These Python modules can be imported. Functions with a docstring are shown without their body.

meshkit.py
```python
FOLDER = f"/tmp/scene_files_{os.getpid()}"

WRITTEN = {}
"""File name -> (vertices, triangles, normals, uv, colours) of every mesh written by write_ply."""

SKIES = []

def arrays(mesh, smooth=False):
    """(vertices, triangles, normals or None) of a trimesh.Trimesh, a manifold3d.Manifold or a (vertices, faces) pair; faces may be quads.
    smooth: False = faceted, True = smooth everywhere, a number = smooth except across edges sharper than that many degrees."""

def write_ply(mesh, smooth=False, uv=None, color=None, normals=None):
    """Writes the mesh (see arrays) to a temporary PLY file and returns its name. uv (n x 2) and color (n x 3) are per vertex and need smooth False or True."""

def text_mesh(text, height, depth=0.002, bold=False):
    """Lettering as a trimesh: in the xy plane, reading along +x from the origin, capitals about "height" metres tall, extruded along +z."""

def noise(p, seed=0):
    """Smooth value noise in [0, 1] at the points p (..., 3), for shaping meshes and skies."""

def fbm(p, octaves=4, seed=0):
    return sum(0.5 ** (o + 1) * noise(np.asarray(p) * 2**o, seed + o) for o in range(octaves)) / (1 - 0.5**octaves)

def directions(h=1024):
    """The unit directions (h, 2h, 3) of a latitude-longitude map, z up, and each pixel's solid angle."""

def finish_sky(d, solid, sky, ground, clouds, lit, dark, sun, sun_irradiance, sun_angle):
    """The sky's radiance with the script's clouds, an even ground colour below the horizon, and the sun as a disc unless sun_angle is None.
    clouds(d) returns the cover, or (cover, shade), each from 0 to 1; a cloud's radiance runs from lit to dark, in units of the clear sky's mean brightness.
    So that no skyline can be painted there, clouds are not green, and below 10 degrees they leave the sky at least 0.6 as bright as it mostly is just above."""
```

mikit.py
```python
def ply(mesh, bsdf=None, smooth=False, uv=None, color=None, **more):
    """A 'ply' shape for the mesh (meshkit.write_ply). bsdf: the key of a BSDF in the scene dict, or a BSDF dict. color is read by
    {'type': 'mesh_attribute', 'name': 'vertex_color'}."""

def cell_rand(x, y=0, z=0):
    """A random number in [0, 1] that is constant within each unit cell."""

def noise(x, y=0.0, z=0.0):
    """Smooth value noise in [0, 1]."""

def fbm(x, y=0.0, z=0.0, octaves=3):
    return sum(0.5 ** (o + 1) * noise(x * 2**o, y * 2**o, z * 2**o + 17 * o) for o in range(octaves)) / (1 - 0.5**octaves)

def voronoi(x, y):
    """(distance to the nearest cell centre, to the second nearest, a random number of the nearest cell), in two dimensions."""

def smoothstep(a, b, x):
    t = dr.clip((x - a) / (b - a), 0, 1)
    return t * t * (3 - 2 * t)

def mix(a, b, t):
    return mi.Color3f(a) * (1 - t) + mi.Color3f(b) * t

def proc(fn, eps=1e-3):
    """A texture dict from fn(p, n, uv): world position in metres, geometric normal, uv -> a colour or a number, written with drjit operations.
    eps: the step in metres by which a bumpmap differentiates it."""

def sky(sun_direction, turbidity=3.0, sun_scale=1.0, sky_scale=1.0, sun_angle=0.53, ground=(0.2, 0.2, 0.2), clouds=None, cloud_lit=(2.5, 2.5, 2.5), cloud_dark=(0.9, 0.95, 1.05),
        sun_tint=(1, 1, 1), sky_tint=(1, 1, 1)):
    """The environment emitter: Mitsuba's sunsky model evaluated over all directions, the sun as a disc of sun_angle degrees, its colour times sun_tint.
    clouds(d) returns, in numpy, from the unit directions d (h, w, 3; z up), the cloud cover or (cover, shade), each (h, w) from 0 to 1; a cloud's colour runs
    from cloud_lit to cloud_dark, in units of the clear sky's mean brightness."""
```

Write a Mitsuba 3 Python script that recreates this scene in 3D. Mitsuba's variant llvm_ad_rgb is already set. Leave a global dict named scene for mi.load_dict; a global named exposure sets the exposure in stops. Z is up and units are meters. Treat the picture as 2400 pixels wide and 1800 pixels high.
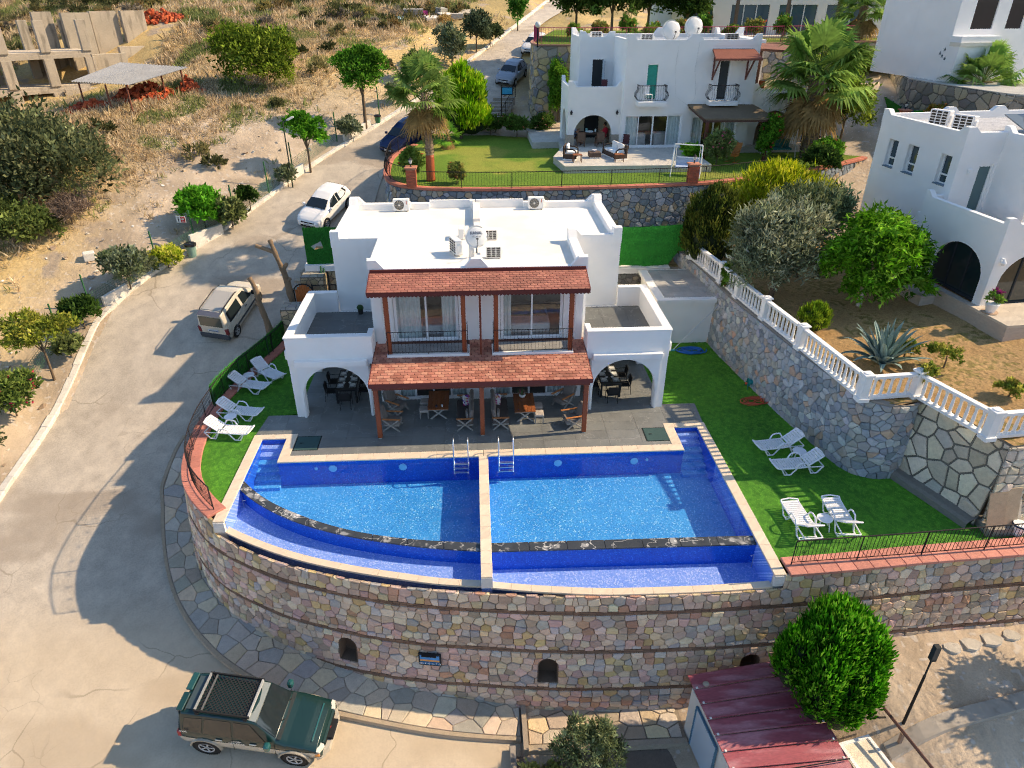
import math, numpy as np, trimesh, mitsuba as mi, mikit, meshkit
import drjit as dr
from mikit import noise, fbm, voronoi, cell_rand, smoothstep
from scipy.interpolate import PchipInterpolator, RBFInterpolator
from scipy.spatial import Voronoi
from shapely.geometry import Polygon, LineString, Point, box as sbox
from shapely import contains_xy

# ------------------------------------------------------------------ camera, sky, exposure
T = mi.ScalarTransform4f
scene, labels = {}, {}
exposure = 2.6
CAM_P, CAM_YAW, CAM_F = 0.51708, 0.05291, 1604.7           # pitch, heading, focal length in pixels of a 2400 wide frame
EYE = np.array([-0.039, -23.82, 16.015])
FWD = np.array([math.sin(CAM_YAW) * math.cos(CAM_P), math.cos(CAM_YAW) * math.cos(CAM_P), -math.sin(CAM_P)])
scene['camera'] = {'type': 'perspective', 'fov': math.degrees(2 * math.atan(1200 / CAM_F)), 'fov_axis': 'x', 'near_clip': 0.5, 'far_clip': 3000.0,
                   'to_world': T().look_at(origin=EYE.tolist(), target=(EYE + FWD).tolist(), up=[0, 0, 1])}
SUN = (0.9954, 0.0958, 0.795)
scene['sky'] = mikit.sky(SUN, turbidity=3.5, sun_scale=.74, sun_tint=(1.0, 0.965, 0.91), sky_tint=(1.02, 1.0, .97), sun_angle=0.6)

# ------------------------------------------------------------------ mesh helpers
def lin(h):
    v = np.array([int(h[i:i + 2], 16) for i in (0, 2, 4)]) / 255.0
    return np.where(v <= 0.04045, v / 12.92, ((v + 0.055) / 1.055) ** 2.4)
def c3(a): return mi.Color3f(*[float(v) for v in a]) if isinstance(a, np.ndarray) else mi.Color3f(a)
def mix(a, b, t): return c3(a) * (1 - t) + c3(b) * t
def col(c): return lin(c) if isinstance(c, str) else np.asarray(c, float)
def rot2(x, y, a): return x * math.cos(a) - y * math.sin(a), x * math.sin(a) + y * math.cos(a)
BOXF = np.array([[0, 2, 3, 1], [4, 5, 7, 6], [0, 1, 5, 4], [2, 6, 7, 3], [0, 4, 6, 2], [1, 3, 7, 5]])
def tri(f):
    f = np.asarray(f)
    return np.vstack([f[:, [0, 1, 2]], f[:, [0, 2, 3]]]) if f.shape[1] == 4 else f
def enc(c, n=None):
    s = np.sqrt(np.clip(np.atleast_2d(c), 0, 1))
    uv = np.stack([np.floor(s[:, 0] * 255 + .5) + .02 + .96 * s[:, 1], s[:, 2]], 1)
    return np.repeat(uv, n, 0) if n else uv
class M:
    """Collects pieces (vertices, triangles, one colour each)."""
    def __init__(s): s.p = []
    def add(s, v, f, c=(.5, .5, .5)):
        s.p.append((np.asarray(v, float), tri(f), col(c))); return s
    def box(s, x0, x1, y0, y1, z0, z1, c=(.5, .5, .5)):
        v = [(x, y, z) for z in (z0, z1) for y in (y0, y1) for x in (x0, x1)]
        return s.add(v, BOXF, c)
    def cbox(s, x0, x1, y0, y1, z0, z1, c=(.5, .5, .5), b=.01):
        """box with chamfered upper and upright edges"""
        r = lambda i, z: [(x0 + i, y0 + i, z), (x1 - i, y0 + i, z), (x1 - i, y1 - i, z), (x0 + i, y1 - i, z)]
        def ring(i, z): return [(x0 + i + b, y0 + i, z), (x1 - i - b, y0 + i, z), (x1 - i, y0 + i + b, z), (x1 - i, y1 - i - b, z), (x1 - i - b, y1 - i, z), (x0 + i + b, y1 - i, z), (x0 + i, y1 - i - b, z), (x0 + i, y0 + i + b, z)]
        return s.loft([ring(0, z0), ring(0, z1 - b), ring(b, z1)], c, True, True)
    def loft(s, rings, c=(.5, .5, .5), cap0=False, cap1=False, closed=True):
        rings = np.asarray(rings, float); k, n = rings.shape[:2]; f = []
        for i in range(k - 1):
            for j in range(n if closed else n - 1):
                a, b2 = i * n + j, i * n + (j + 1) % n
                f.append((a, b2, b2 + n, a + n))
        f = tri(np.array(f)); fs = [f]
        for on, base, flip in ((cap0, 0, True), (cap1, (k - 1) * n, False)):
            if on:
                q = np.array([(base, base + j, base + j + 1) for j in range(1, n - 1)])
                fs.append(q[:, ::-1] if flip else q)
        return s.add(rings.reshape(-1, 3), np.vstack(fs), c)
    def prism(s, poly, z0, z1, c=(.5, .5, .5)):
        """extrude a plan polygon (shapely or points, holes allowed) between z0 and z1"""
        P = poly if hasattr(poly, 'exterior') else Polygon(poly)
        m = trimesh.creation.extrude_polygon(P, z1 - z0, engine='earcut')
        return s.add(m.vertices + [0, 0, z0], m.faces, c)
    def slab(s, poly, axis, o, d0, d1, c=(.5, .5, .5)):
        """extrude polygon drawn in (u, z) along y ('y') or drawn in (y, z) along x ('x') from d0 to d1"""
        P = poly if hasattr(poly, 'exterior') else Polygon(poly)
        m = trimesh.creation.extrude_polygon(P, d1 - d0, engine='earcut'); v = np.array(m.vertices)
        w = np.stack([v[:, 0], v[:, 2] + d0, v[:, 1]], 1) if axis == 'y' else np.stack([v[:, 2] + d0, v[:, 0], v[:, 1]], 1)
        f = m.faces[:, ::-1] if axis == 'y' else m.faces
        return s.add(w, f, c)
    def tube(s, pts, r, c=(.5, .5, .5), n=6, caps=True, closed=False):
        p = np.asarray(pts, float); r = np.broadcast_to(np.asarray(r, float), (len(p),))
        if closed: p = np.vstack([p, p[:1]]); r = np.append(r, r[0])
        t = np.gradient(p, axis=0); t /= np.linalg.norm(t, axis=1, keepdims=True) + 1e-12
        a = np.cross(t[0], [0, 0, 1.0] if abs(t[0][2]) < .9 else [1.0, 0, 0]); rings = []
        ang = np.arange(n) * 2 * math.pi / n + math.pi / n
        for q, tt, rr in zip(p, t, r):
            a = a - tt * np.dot(a, tt); a /= np.linalg.norm(a) + 1e-12; b = np.cross(tt, a)
            rings.append(q + rr * (np.cos(ang)[:, None] * a + np.sin(ang)[:, None] * b))
        return s.loft(rings, c, caps and not closed, caps and not closed)
    def bar(s, a, b, w, h=None, c=(.5, .5, .5)):
        """square bar from a to b, w wide and h high"""
        a, b = np.asarray(a, float), np.asarray(b, float); h = h or w
        t = (b - a) / np.linalg.norm(b - a); u = np.cross(t, [0, 0, 1.0])
        u = np.array([1.0, 0, 0]) if np.linalg.norm(u) < 1e-6 else u / np.linalg.norm(u)
        k = np.cross(u, t); o = [(-1, -1), (1, -1), (1, 1), (-1, 1)]
        return s.loft([[q + u * i * w / 2 + k * j * h / 2 for i, j in o] for q in (a, b)], c, True, True)
    def lathe(s, prof, c=(.5, .5, .5), n=12, at=(0, 0, 0)):
        ang = np.arange(n) * 2 * math.pi / n
        rings = [[(at[0] + r * math.cos(t), at[1] + r * math.sin(t), at[2] + z) for t in ang] for r, z in prof]
        return s.loft(rings, c, True, True)
    def ball(s, p, r, c=(.5, .5, .5), sub=1):
        m = trimesh.creation.icosphere(sub); return s.add(m.vertices * np.asarray(r) + np.asarray(p), m.faces, c)
    def hull(s, pts, c=(.5, .5, .5)):
        h = trimesh.convex.convex_hull(np.asarray(pts, float)); return s.add(h.vertices, h.faces, c)
    def ext(s, o, tf=None):
        for v, f, c in o.p: s.p.append((v if tf is None else tf(v), f, c))
        return s
    def move(s, x=0, y=0, z=0, a=0, k=1.0):
        s.p = [(np.stack([*rot2(v[:, 0] * k, v[:, 1] * k, a), v[:, 2] * k], 1) + [x, y, z], f, c) for v, f, c in s.p]; return s
    def mapped(s, fn): s.p = [(fn(v), f, c) for v, f, c in s.p]; return s
    def shape(s, mat, smooth=False, **kw):
        V, F, U, k = [], [], [], 0
        for v, f, c in s.p:
            if smooth is not False and smooth is not True:
                m = trimesh.graph.smooth_shade(trimesh.Trimesh(v, f, process=True), angle=math.radians(smooth), facet_minarea=None)
                v, f = np.array(m.vertices), np.array(m.faces)
            V.append(v); F.append(f + k); U.append(enc(c, len(v))); k += len(v)
        return mikit.ply((np.vstack(V), np.vstack(F)), 'mat_' + mat, smooth=smooth is not False, uv=np.vstack(U), **kw)
def mm(): return M()
used = {}
def key(name):
    used[name] = used.get(name, 0) + 1
    return name if used[name] == 1 else '%s_%03d' % (name, used[name] - 1)
def thing(name, label, cat, group=None, kind=None):
    k = key(name); labels[k] = {'label': label, 'category': cat}
    if group: labels[k]['group'] = group
    if kind: labels[k]['kind'] = kind
    return k
def part(root, name, m, mat='matte', smooth=False, label=None, kind=None, tw=None):
    """one mesh of a thing: m is an M, or a finished shape dict that copies share"""
    k = key(root + '__' + name)
    d = m if isinstance(m, dict) else m.shape(mat, smooth)
    scene[k] = {**d, 'to_world': tw} if tw is not None else d
    if label or kind: labels[k] = {**({'label': label} if label else {}), **({'kind': kind} if kind else {})}
    return k
def single(name, label, cat, m, mat='matte', smooth=False, group=None, kind=None):
    k = thing(name, label, cat, group, kind); scene[k] = m if isinstance(m, dict) else m.shape(mat, smooth); return k
def setting(name, m, mat='matte', smooth=False):
    k = key(name); scene[k] = m if isinstance(m, dict) else m.shape(mat, smooth); labels[k] = {'kind': 'structure'}; return k
def tw(x, y, z, a=0, k=1.0): return T().translate([x, y, z]).rotate([0, 0, 1], math.degrees(a)).scale(k)

# ------------------------------------------------------------------ materials
def dec(uv):
    u = uv.x; r = dr.floor(u); g = (u - r - .02) / .96
    r = r / 255.; b = uv.y
    return mi.Color3f(r * r, g * g, b * b)
def grain(p, n, uv):
    f = fbm(p.x * 9, p.y * 9, p.z * 9, 3); g = noise(p.x * 60, p.y * 60, p.z * 60); h = fbm(p.x * 1.3, p.y * 1.3, p.z * 1.3, 2)
    return dec(uv) * (.62 + .3 * f + .22 * g + .24 * h)
def plaincol(p, n, uv): return dec(uv)
def stucco(p, n, uv):
    f = fbm(p.x * 1.1, p.y * 1.1, p.z * 1.1 + 3, 3); g = noise(p.x * 40, p.y * 40, p.z * 40)
    st = smoothstep(.62, .9, fbm(p.x * 2.2, p.y * 2.2, p.z * .35, 3))
    return dec(uv) * (.91 + .1 * f + .05 * g) * (1 - .07 * st)
def stone_h(p, n, uv): return .5 * fbm(p.x * 9, p.y * 9, p.z * 9, 4) + .22 * noise(p.x * 34, p.y * 34, p.z * 34)
def stucco_h(p, n, uv): return fbm(p.x * 22, p.y * 22, p.z * 22, 3)
def woodf(p, n, uv):
    w = fbm(p.x * 3 + p.z * 26 + p.y * 26, p.y * 3 + 5, p.z * 3 + p.x * 24, 3); g = noise(p.x * 70, p.y * 70, p.z * 14)
    return dec(uv) * (.55 + .6 * w + .22 * g)
def bsdf(name, colour, rough=.8, two=True, bump=None, bscale=.01, **kw):
    d = {'type': 'principled', 'base_color': mikit.proc(colour) if callable(colour) else {'type': 'rgb', 'value': list(map(float, col(colour)))}, 'roughness': rough, **kw}
    if two: d = {'type': 'twosided', 'inner': d}
    if bump: d = {'type': 'bumpmap', 'arbitrary': mikit.proc(bump), 'scale': bscale, 'inner': d}
    scene['mat_' + name] = d
bsdf('matte', grain, .85)
bsdf('stone', grain, .9, bump=stone_h, bscale=.05)
bsdf('white_wall', stucco, .75, bump=stucco_h, bscale=.006)
bsdf('plastic', plaincol, .35, specular=.5)
bsdf('gloss', plaincol, .22, specular=.5, clearcoat=.8, clearcoat_gloss=.9)
bsdf('dark_glass', plaincol, .05, specular=.8)
bsdf('metal', plaincol, .3, metallic=.9)
bsdf('wood', woodf, .55)
def leafcol(p, n, uv): return dec(uv) * mi.Color3f(1.0, .96, 1.1) * (1.1 + .75 * noise(p.x * 7, p.y * 7, p.z * 7))
scene['mat_leaf'] = {'type': 'principledthin', 'base_color': mikit.proc(leafcol), 'roughness': .5, 'diff_trans': .8, 'spec_trans': 0.0, 'eta': 1.25}
scene['mat_pane'] = {'type': 'thindielectric', 'int_ior': 1.5}
scene['mat_water'] = {'type': 'thindielectric', 'int_ior': 1.33}
# ------------------------------------------------------------------ ground heights
_zr = PchipInterpolator([-40, -20, -10, -4, 0, 5, 9.3, 18.5, 28, 41, 60, 90], [-8, -6, -4.8, -3.9, -2.9, -1.7, 0, 2.9, 5.4, 8.9, 12.6, 16.5])
def road_z(x, y):
    x, y = np.asarray(x, float), np.asarray(y, float)
    return _zr(y) - 0.1 * np.maximum(0, np.minimum(x, 2) + 8) * np.clip((-3 - y) / 3, 0, 1)
KERB = np.array([(-20.9, -14), (-20.85, -10), (-20.8, -6), (-20.72, -2), (-20.6, 1.5), (-20.43, 4.5), (-20.33, 7.5), (-20.39, 10.8), (-19.91, 12.6), (-18.94, 14.7), (-16.6, 17.9), (-14.32, 22.1), (-12.7, 25.4),
                 (-11.03, 28.5), (-7.15, 34.3), (-4.6, 38.6), (-.25, 48), (4.06, 59.2), (10.6, 79.7), (13, 88)])
ROAD_R = np.array([(1.2, -14), (1.1, -9.0), (-4, -8.0), (-8, -5.9), (-10.6, -3.6), (-11.55, -1.2), (-11.8, 3), (-11, 6.6), (-10.3, 10.2), (-9.3, 13), (-8, 15.5), (-7.2, 17), (-6.9, 20), (-6.7, 24), (-6.3, 28), (-4.6, 31),
                   (.8, 36.4), (3.3, 41), (5.3, 53), (7.4, 61.5), (15, 80), (18, 90)])
def resample(p, n, smooth=True):
    p = np.asarray(p, float); s = np.r_[0, np.cumsum(np.linalg.norm(np.diff(p, axis=0), axis=1))]
    q = np.linspace(0, s[-1], n)
    return np.stack([PchipInterpolator(s, p[:, k])(q) if smooth else np.interp(q, s, p[:, k]) for k in range(p.shape[1])], 1)
ROADPOLY = Polygon(np.vstack([resample(KERB, 160), resample(ROAD_R, 160)[::-1]]))
CTRL = np.array([(-21, 0, -2.5), (-21, 8, -.3), (-20.5, 12.5, 1.4), (-17, 18.5, 3.3), (-14.5, 23.5, 4.5), (-11.5, 29, 5.9), (-5, 39.5, 8.7), (0, 49.5, 11), (4, 61, 13), (10.5, 81, 15.8), (-28, 0, -1.8), (-28, 10, 1.2),
    (-28, 20, 4.4), (-28, 30, 7.6), (-24, 24, 5.5), (-40, 10, 1.8), (-40, 25, 5.6), (-45, 38, 7.6), (-43, 47, 8.2), (-33, 42, 8.3), (-38, 45.5, 7.4), (-42, 43, 7.2), (-34, 48, 8.0), (-25, 40, 9.4), (-15, 40, 9.5), (-20, 55, 12.5), (-33, 58, 12.6), (-50, 64, 12.5), (-15, 70, 15),
    (-40, 80, 17.2), (0, 80, 16.2), (-62, 50, 8.6), (-60, 20, 4), (-60, 0, -2), (-30, -12, -5), (-70, 90, 19), (-30, 110, 24), (20, 110, 21), (-30, 160, 42), (40, 160, 34), (-90, 160, 42), (90, 160, 36), (60, 60, 15), (60, 20, 6), (60, -10, 0),
    (-14, -13, -5.2), (-25, -13, -5.6), (0, -13, -5.9), (3, -10, -5.72), (5, -9.2, -5.7), (6, -12, -5.75), (4, -14, -6), (11.3, -10.6, -4.0), (12.7, -11.2, -3.6), (11.5, -8.6, -3.4), (14, -8.6, -3.12), (20, -8.4, -3.0), (26, -9, -2.8), (20, -14, -4.0), (15, -14, -4.2), (8.5, -8.8, -5.0),
    (0, 0, -2.6), (0, 8, -2.2), (7, 8, -1.9), (-7, 4, -2.5), (0, -5, -4.5), (12, 4, -1.8), (14, -3, -2.2), (18, -2, -1), (0, 17, 3), (5, 22, 5.2), (18, 22, 5.6), (0, 27, 5.6), (12, 34, 7.6), (22, 34, 9.2), (10, 46, 10.2), (22, 60, 13), (42, 40, 12), (32, 22, 7), (24, 10, 3), (15, 14, 2.6),
    (30, 0, 2.6), (-8, 14, .5), (-7, 20, 2.8), (-6.4, 28, 5)], float)
_rbf = RBFInterpolator(CTRL[:, :2], CTRL[:, 2], kernel='thin_plate_spline', smoothing=.02)
def ground_z(x, y):
    x, y = np.broadcast_arrays(np.asarray(x, float), np.asarray(y, float)); sh = x.shape; x, y = x.ravel(), y.ravel()
    z = _rbf(np.stack([x, y], 1))
    nz = meshkit.noise(np.stack([x * .5, y * .5, x * 0], 1)) - .5; nb = meshkit.noise(np.stack([x * .16, y * .16, x * 0 + 5], 1)) - .5
    out = np.clip((np.hypot(x, y - 10) - 18) / 10, 0, 1)
    z = z + (.22 * nz + .9 * nb * np.clip((y - 20) / 30, .15, 1)) * np.where(x < -20.9, 1, out)
    inside = contains_xy(ROADPOLY, x, y)
    near = contains_xy(ROADPOLY.buffer(1.3), x, y)
    rz = road_z(x, y)
    z = np.where(inside, rz - .16, np.where(near, np.maximum(np.minimum(z, rz + .14), rz - .05), z))
    return z.reshape(sh)
def hillcol(p, n, uv):
    a = fbm(p.x * .11, p.y * .11, 0, 3); b = fbm(p.x * .7, p.y * .7, 3, 3); c = noise(p.x * 9, p.y * 9, 1); d = noise(p.x * 30, p.y * 30, 2)
    dirt = mix(lin('9c8b76'), lin('bfae98'), b); straw = mix(lin('b09460'), lin('c8ae78'), c); scrub = mix(lin('8a7a52'), lin('a08c5c'), c)
    t = smoothstep(-20.5, -27, p.x + .28 * (12 - p.y) * 0 + 2.4 * (b - .5)) * smoothstep(-2, 6, p.y) + smoothstep(30, 48, p.y)
    base = mix(dirt, mix(straw, scrub, smoothstep(.45, .62, a)), dr.clip(t, 0, 1) * smoothstep(.28, .5, b + .2 * a))
    peb = smoothstep(.8, .92, noise(p.x * 6, p.y * 6, 7)) * .5
    return mix(base * (.75 + .3 * b + .2 * d), mi.Color3f(.55, .52, .48), peb * (1 - dr.clip(t, 0, 1) * .8))
def hill_h(p, n, uv): return fbm(p.x * 5, p.y * 5, 0, 4)
bsdf('hill_ground', hillcol, .95, bump=hill_h, bscale=.05)
gx = np.r_[np.arange(-190, -66, 6), np.arange(-66, 40, .6), np.arange(40, 170, 6)]; gy = np.r_[np.arange(-26, -16, 2), np.arange(-16, 70, .6), np.arange(70, 300, 5)]
X, Y = np.meshgrid(gx, gy); Z = ground_z(X, Y); nx_, ny_ = len(gx), len(gy)
i, j = np.meshgrid(np.arange(ny_ - 1), np.arange(nx_ - 1), indexing='ij'); q = (i * nx_ + j).ravel()
setting('ground', M().add(np.stack([X, Y, Z], -1).reshape(-1, 3), np.stack([q, q + 1, q + nx_ + 1, q + nx_], 1)), 'hill_ground', True)

# ------------------------------------------------------------------ road, kerb, verge
def roadcol(p, n, uv):
    a = fbm(p.x * .35, p.y * .35, 0, 3); b = fbm(p.x * 2.1, p.y * 2.1, 4, 3); d = noise(p.x * 26, p.y * 26, 1)
    wx, wy = p.x + 1.1 * fbm(p.x * .8, p.y * .8, 9, 3), p.y + 1.1 * fbm(p.x * .8 + 40, p.y * .8, 9, 3)
    f, s, r = voronoi(wx * .28, wy * .28); cr = smoothstep(.02, .004, s - f) * smoothstep(.38, .6, fbm(p.x * .3, p.y * .3, 21, 2))
    f2, s2, r2 = voronoi(wx * .9 + 7, wy * .9); cr2 = smoothstep(.03, .008, s2 - f2) * smoothstep(.6, .72, fbm(p.x * .25, p.y * .25, 31, 2)) * .6
    base = mix(lin('a59a8b'), lin('c4b9a8'), a * .6 + b * .4) * (.78 + .2 * d + .22 * b)
    base = mix(base, lin('8d7f6f'), smoothstep(.56, .72, fbm(p.x * .22, p.y * .5, 12, 3)) * .55)
    base = mix(base, lin('c4b193') , smoothstep(-3.5, -7, p.y) * .5)
    return mix(base, lin('7a6c5a'), dr.clip(cr + cr2, 0, 1) * .45)
bsdf('road_concrete', roadcol, .9, bump=lambda p, n, uv: fbm(p.x * 7, p.y * 7, 0, 4), bscale=.015)
N = 260; L_, R_ = resample(KERB, N), resample(ROAD_R, N); rings = []
for t in np.linspace(0, 1, 26):
    P = L_ * (1 - t) + R_ * t; rings.append(np.c_[P, road_z(P[:, 0], P[:, 1])])
setting('road', M().loft(rings, closed=False), 'road_concrete', True)
def offset_line(p, d):
    t = np.gradient(p, axis=0); t /= np.linalg.norm(t, axis=1, keepdims=True); return p + np.c_[-t[:, 1], t[:, 0]] * d
kl = resample(KERB, 150); kz = road_z(kl[:, 0], kl[:, 1]); rng = np.random.default_rng(5)
kt = thing('kerb', 'long white painted concrete kerb along the left side of the road', 'kerb')
for a in range(0, 149):
    h = .17 + .03 * rng.random(); w = .30 + .05 * rng.random(); seg = slice(a, a + 2); m = M(); g = .012
    o0, o1, o2 = kl[seg], offset_line(kl, .04)[seg], offset_line(kl, w)[seg]; t0 = (o0[1] - o0[0]) * g
    P = lambda o, z: np.c_[o + np.array([t0, -t0]), kz[seg] + z]
    m.loft(np.stack([P(o0, -.2), P(o0, h - .03), P(o1, h), P(o2, h + .01), P(o2, -.2)], 1), lin('d9d2c6') * (.8 + .25 * rng.random()), True, True, closed=True)
    part(kt, 'kerb_block', m)
def verge_z(x, y): return ground_z(x, y)

# ------------------------------------------------------------------ stone laying
def cells(x0, x1, z0, z1, w, h, seed, jit=.33, rows=None):
    """irregular stone shapes filling a rectangle: Voronoi cells about a jittered bond"""
    g = np.random.default_rng(seed); pts = []; z = z0
    while z < z1:
        hh = h * g.uniform(.75, 1.3); x = x0 - w * g.random()
        while x < x1 + w:
            ww = w * g.uniform(.6, 1.5); pts.append((x + ww / 2 + g.normal() * jit * .4 * w, z + hh / 2 + g.normal() * jit * .45 * hh)); x += ww
        z += hh
    p = np.array(pts); k = np.array([h / w, 1.0]); pk = p * k
    lo, hi = np.array([x0, z0]) * k, np.array([x1, z1]) * k; far = (hi - lo).max() * 3
    v = Voronoi(np.vstack([pk, [lo - far, hi + far, [lo[0] - far, hi[1] + far], [hi[0] + far, lo[1] - far]]])); bx = sbox(x0, z0, x1, z1); out = []
    for r in v.point_region[:len(pk)]:
        reg = v.regions[r]
        if -1 in reg or len(reg) < 3: continue
        P = Polygon(v.vertices[reg] / k)
        if P.is_valid:
            P = P.intersection(bx)
            if P.area > .2 * w * h * .3 and P.geom_type == 'Polygon': out.append(P)
    return out
def stone_mesh(m, P, mapf, dep, joint, c, g, flat=False):
    P = P.buffer(-joint, join_style=2).simplify(joint * .6)
    if P.geom_type == 'MultiPolygon': P = max(P.geoms, key=lambda q: q.area)
    if P.is_empty or P.area < 1e-3 or len(P.exterior.coords) < 4: return False
    r = np.array(P.exterior.coords[:-1]);
    if P.exterior.is_ccw: r = r[::-1]
    r = r[::-1]; n = len(r); ce = np.array(P.centroid.coords[0]); d = dep * g.uniform(.55, 1.2)
    if flat: rings = [(r, -.02), (r, d * .75), (ce + (r - ce) * .94, d)]
    else: rings = [(r, -.03), (ce + (r - ce) * .985 , d * .6), (ce + (r - ce) * g.uniform(.84, .93), d)]
    V = []
    for k, (q, dd) in enumerate(rings):
        jj = (g.random(n) - .5) * (.0 if flat or k == 0 else d * .5); V.append(mapf(q[:, 0], q[:, 1], dd + jj))
    V.append(mapf(ce[:1], ce[1:], np.array([d * (1 if flat else 1.12)])))
    f = []
    for k in range(2):
        for a in range(n): b = (a + 1) % n; f += [(k * n + a, k * n + b, k * n + n + b), (k * n + a, k * n + n + b, k * n + n + a)]
    for a in range(n): f.append((2 * n + a, 2 * n + (a + 1) % n, 3 * n))
    m.add(np.vstack(V), f, c); return True
def lay(root, name, polys, mapf, pal, dep, joint, seed, mat='stone', limit=300, flat=False, smooth=False, dark=.12):
    """stones as parts: the ones that show largest are entries of their own, the others one mesh"""
    g = np.random.default_rng(seed); items = []
    for P in polys:
        ce = P.centroid; w = mapf(np.array([ce.x]), np.array([ce.y]), np.array([0.]))[0]; items.append((P.area / np.sum((w - EYE) ** 2) * (1 if w[1] > -14 else .1), P))
    items.sort(key=lambda t: -t[0]); rest = M(); n = 0
    for _, P in items:
        c = col(pal[g.integers(len(pal))]) * g.uniform(.82, 1.18) * (1 + .025 * g.normal(size=3)); m = M() if n < limit else rest
        if stone_mesh(m, P, mapf, dep, joint, c, g, flat) and n < limit: part(root, name, m, mat, smooth); n += 1
    if rest.p: part(root, name, rest, mat, smooth, kind='stuff')
def path_map(line, top, batter=0.0, side=1):
    """(s along a plan line, z, outward distance) -> points, the wall leaning back by batter"""
    line = np.asarray(line, float); s = np.r_[0, np.cumsum(np.linalg.norm(np.diff(line, axis=0), axis=1))]
    t = np.gradient(line, s, axis=0); t /= np.linalg.norm(t, axis=1, keepdims=True); nr = np.c_[t[:, 1], -t[:, 0]] * side
    def f(u, z, d):
        u, z, d = np.broadcast_arrays(np.asarray(u, float), np.asarray(z, float), np.asarray(d, float))
        o = d + batter * (top - z)
        return np.stack([np.interp(u, s, line[:, 0]) + np.interp(u, s, nr[:, 0]) * o, np.interp(u, s, line[:, 1]) + np.interp(u, s, nr[:, 1]) * o, z], -1)
    return f, s[-1]
def sheet(m, P, mapf, c, step=.5, d=0.0):
    """a plan (s, z) polygon as a surface that follows the wall"""
    x0, z0, x1, z1 = P.bounds
    for a in np.arange(x0, x1, step):
        q = P.intersection(sbox(a, z0 - 1, min(a + step, x1), z1 + 1))
        for r in getattr(q, 'geoms', [q]):
            if r.geom_type == 'Polygon' and r.area > 1e-5:
                v, f = trimesh.creation.triangulate_polygon(r, engine='earcut'); m.add(mapf(v[:, 0], v[:, 1], d), np.asarray(f), c)
    return m
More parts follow.
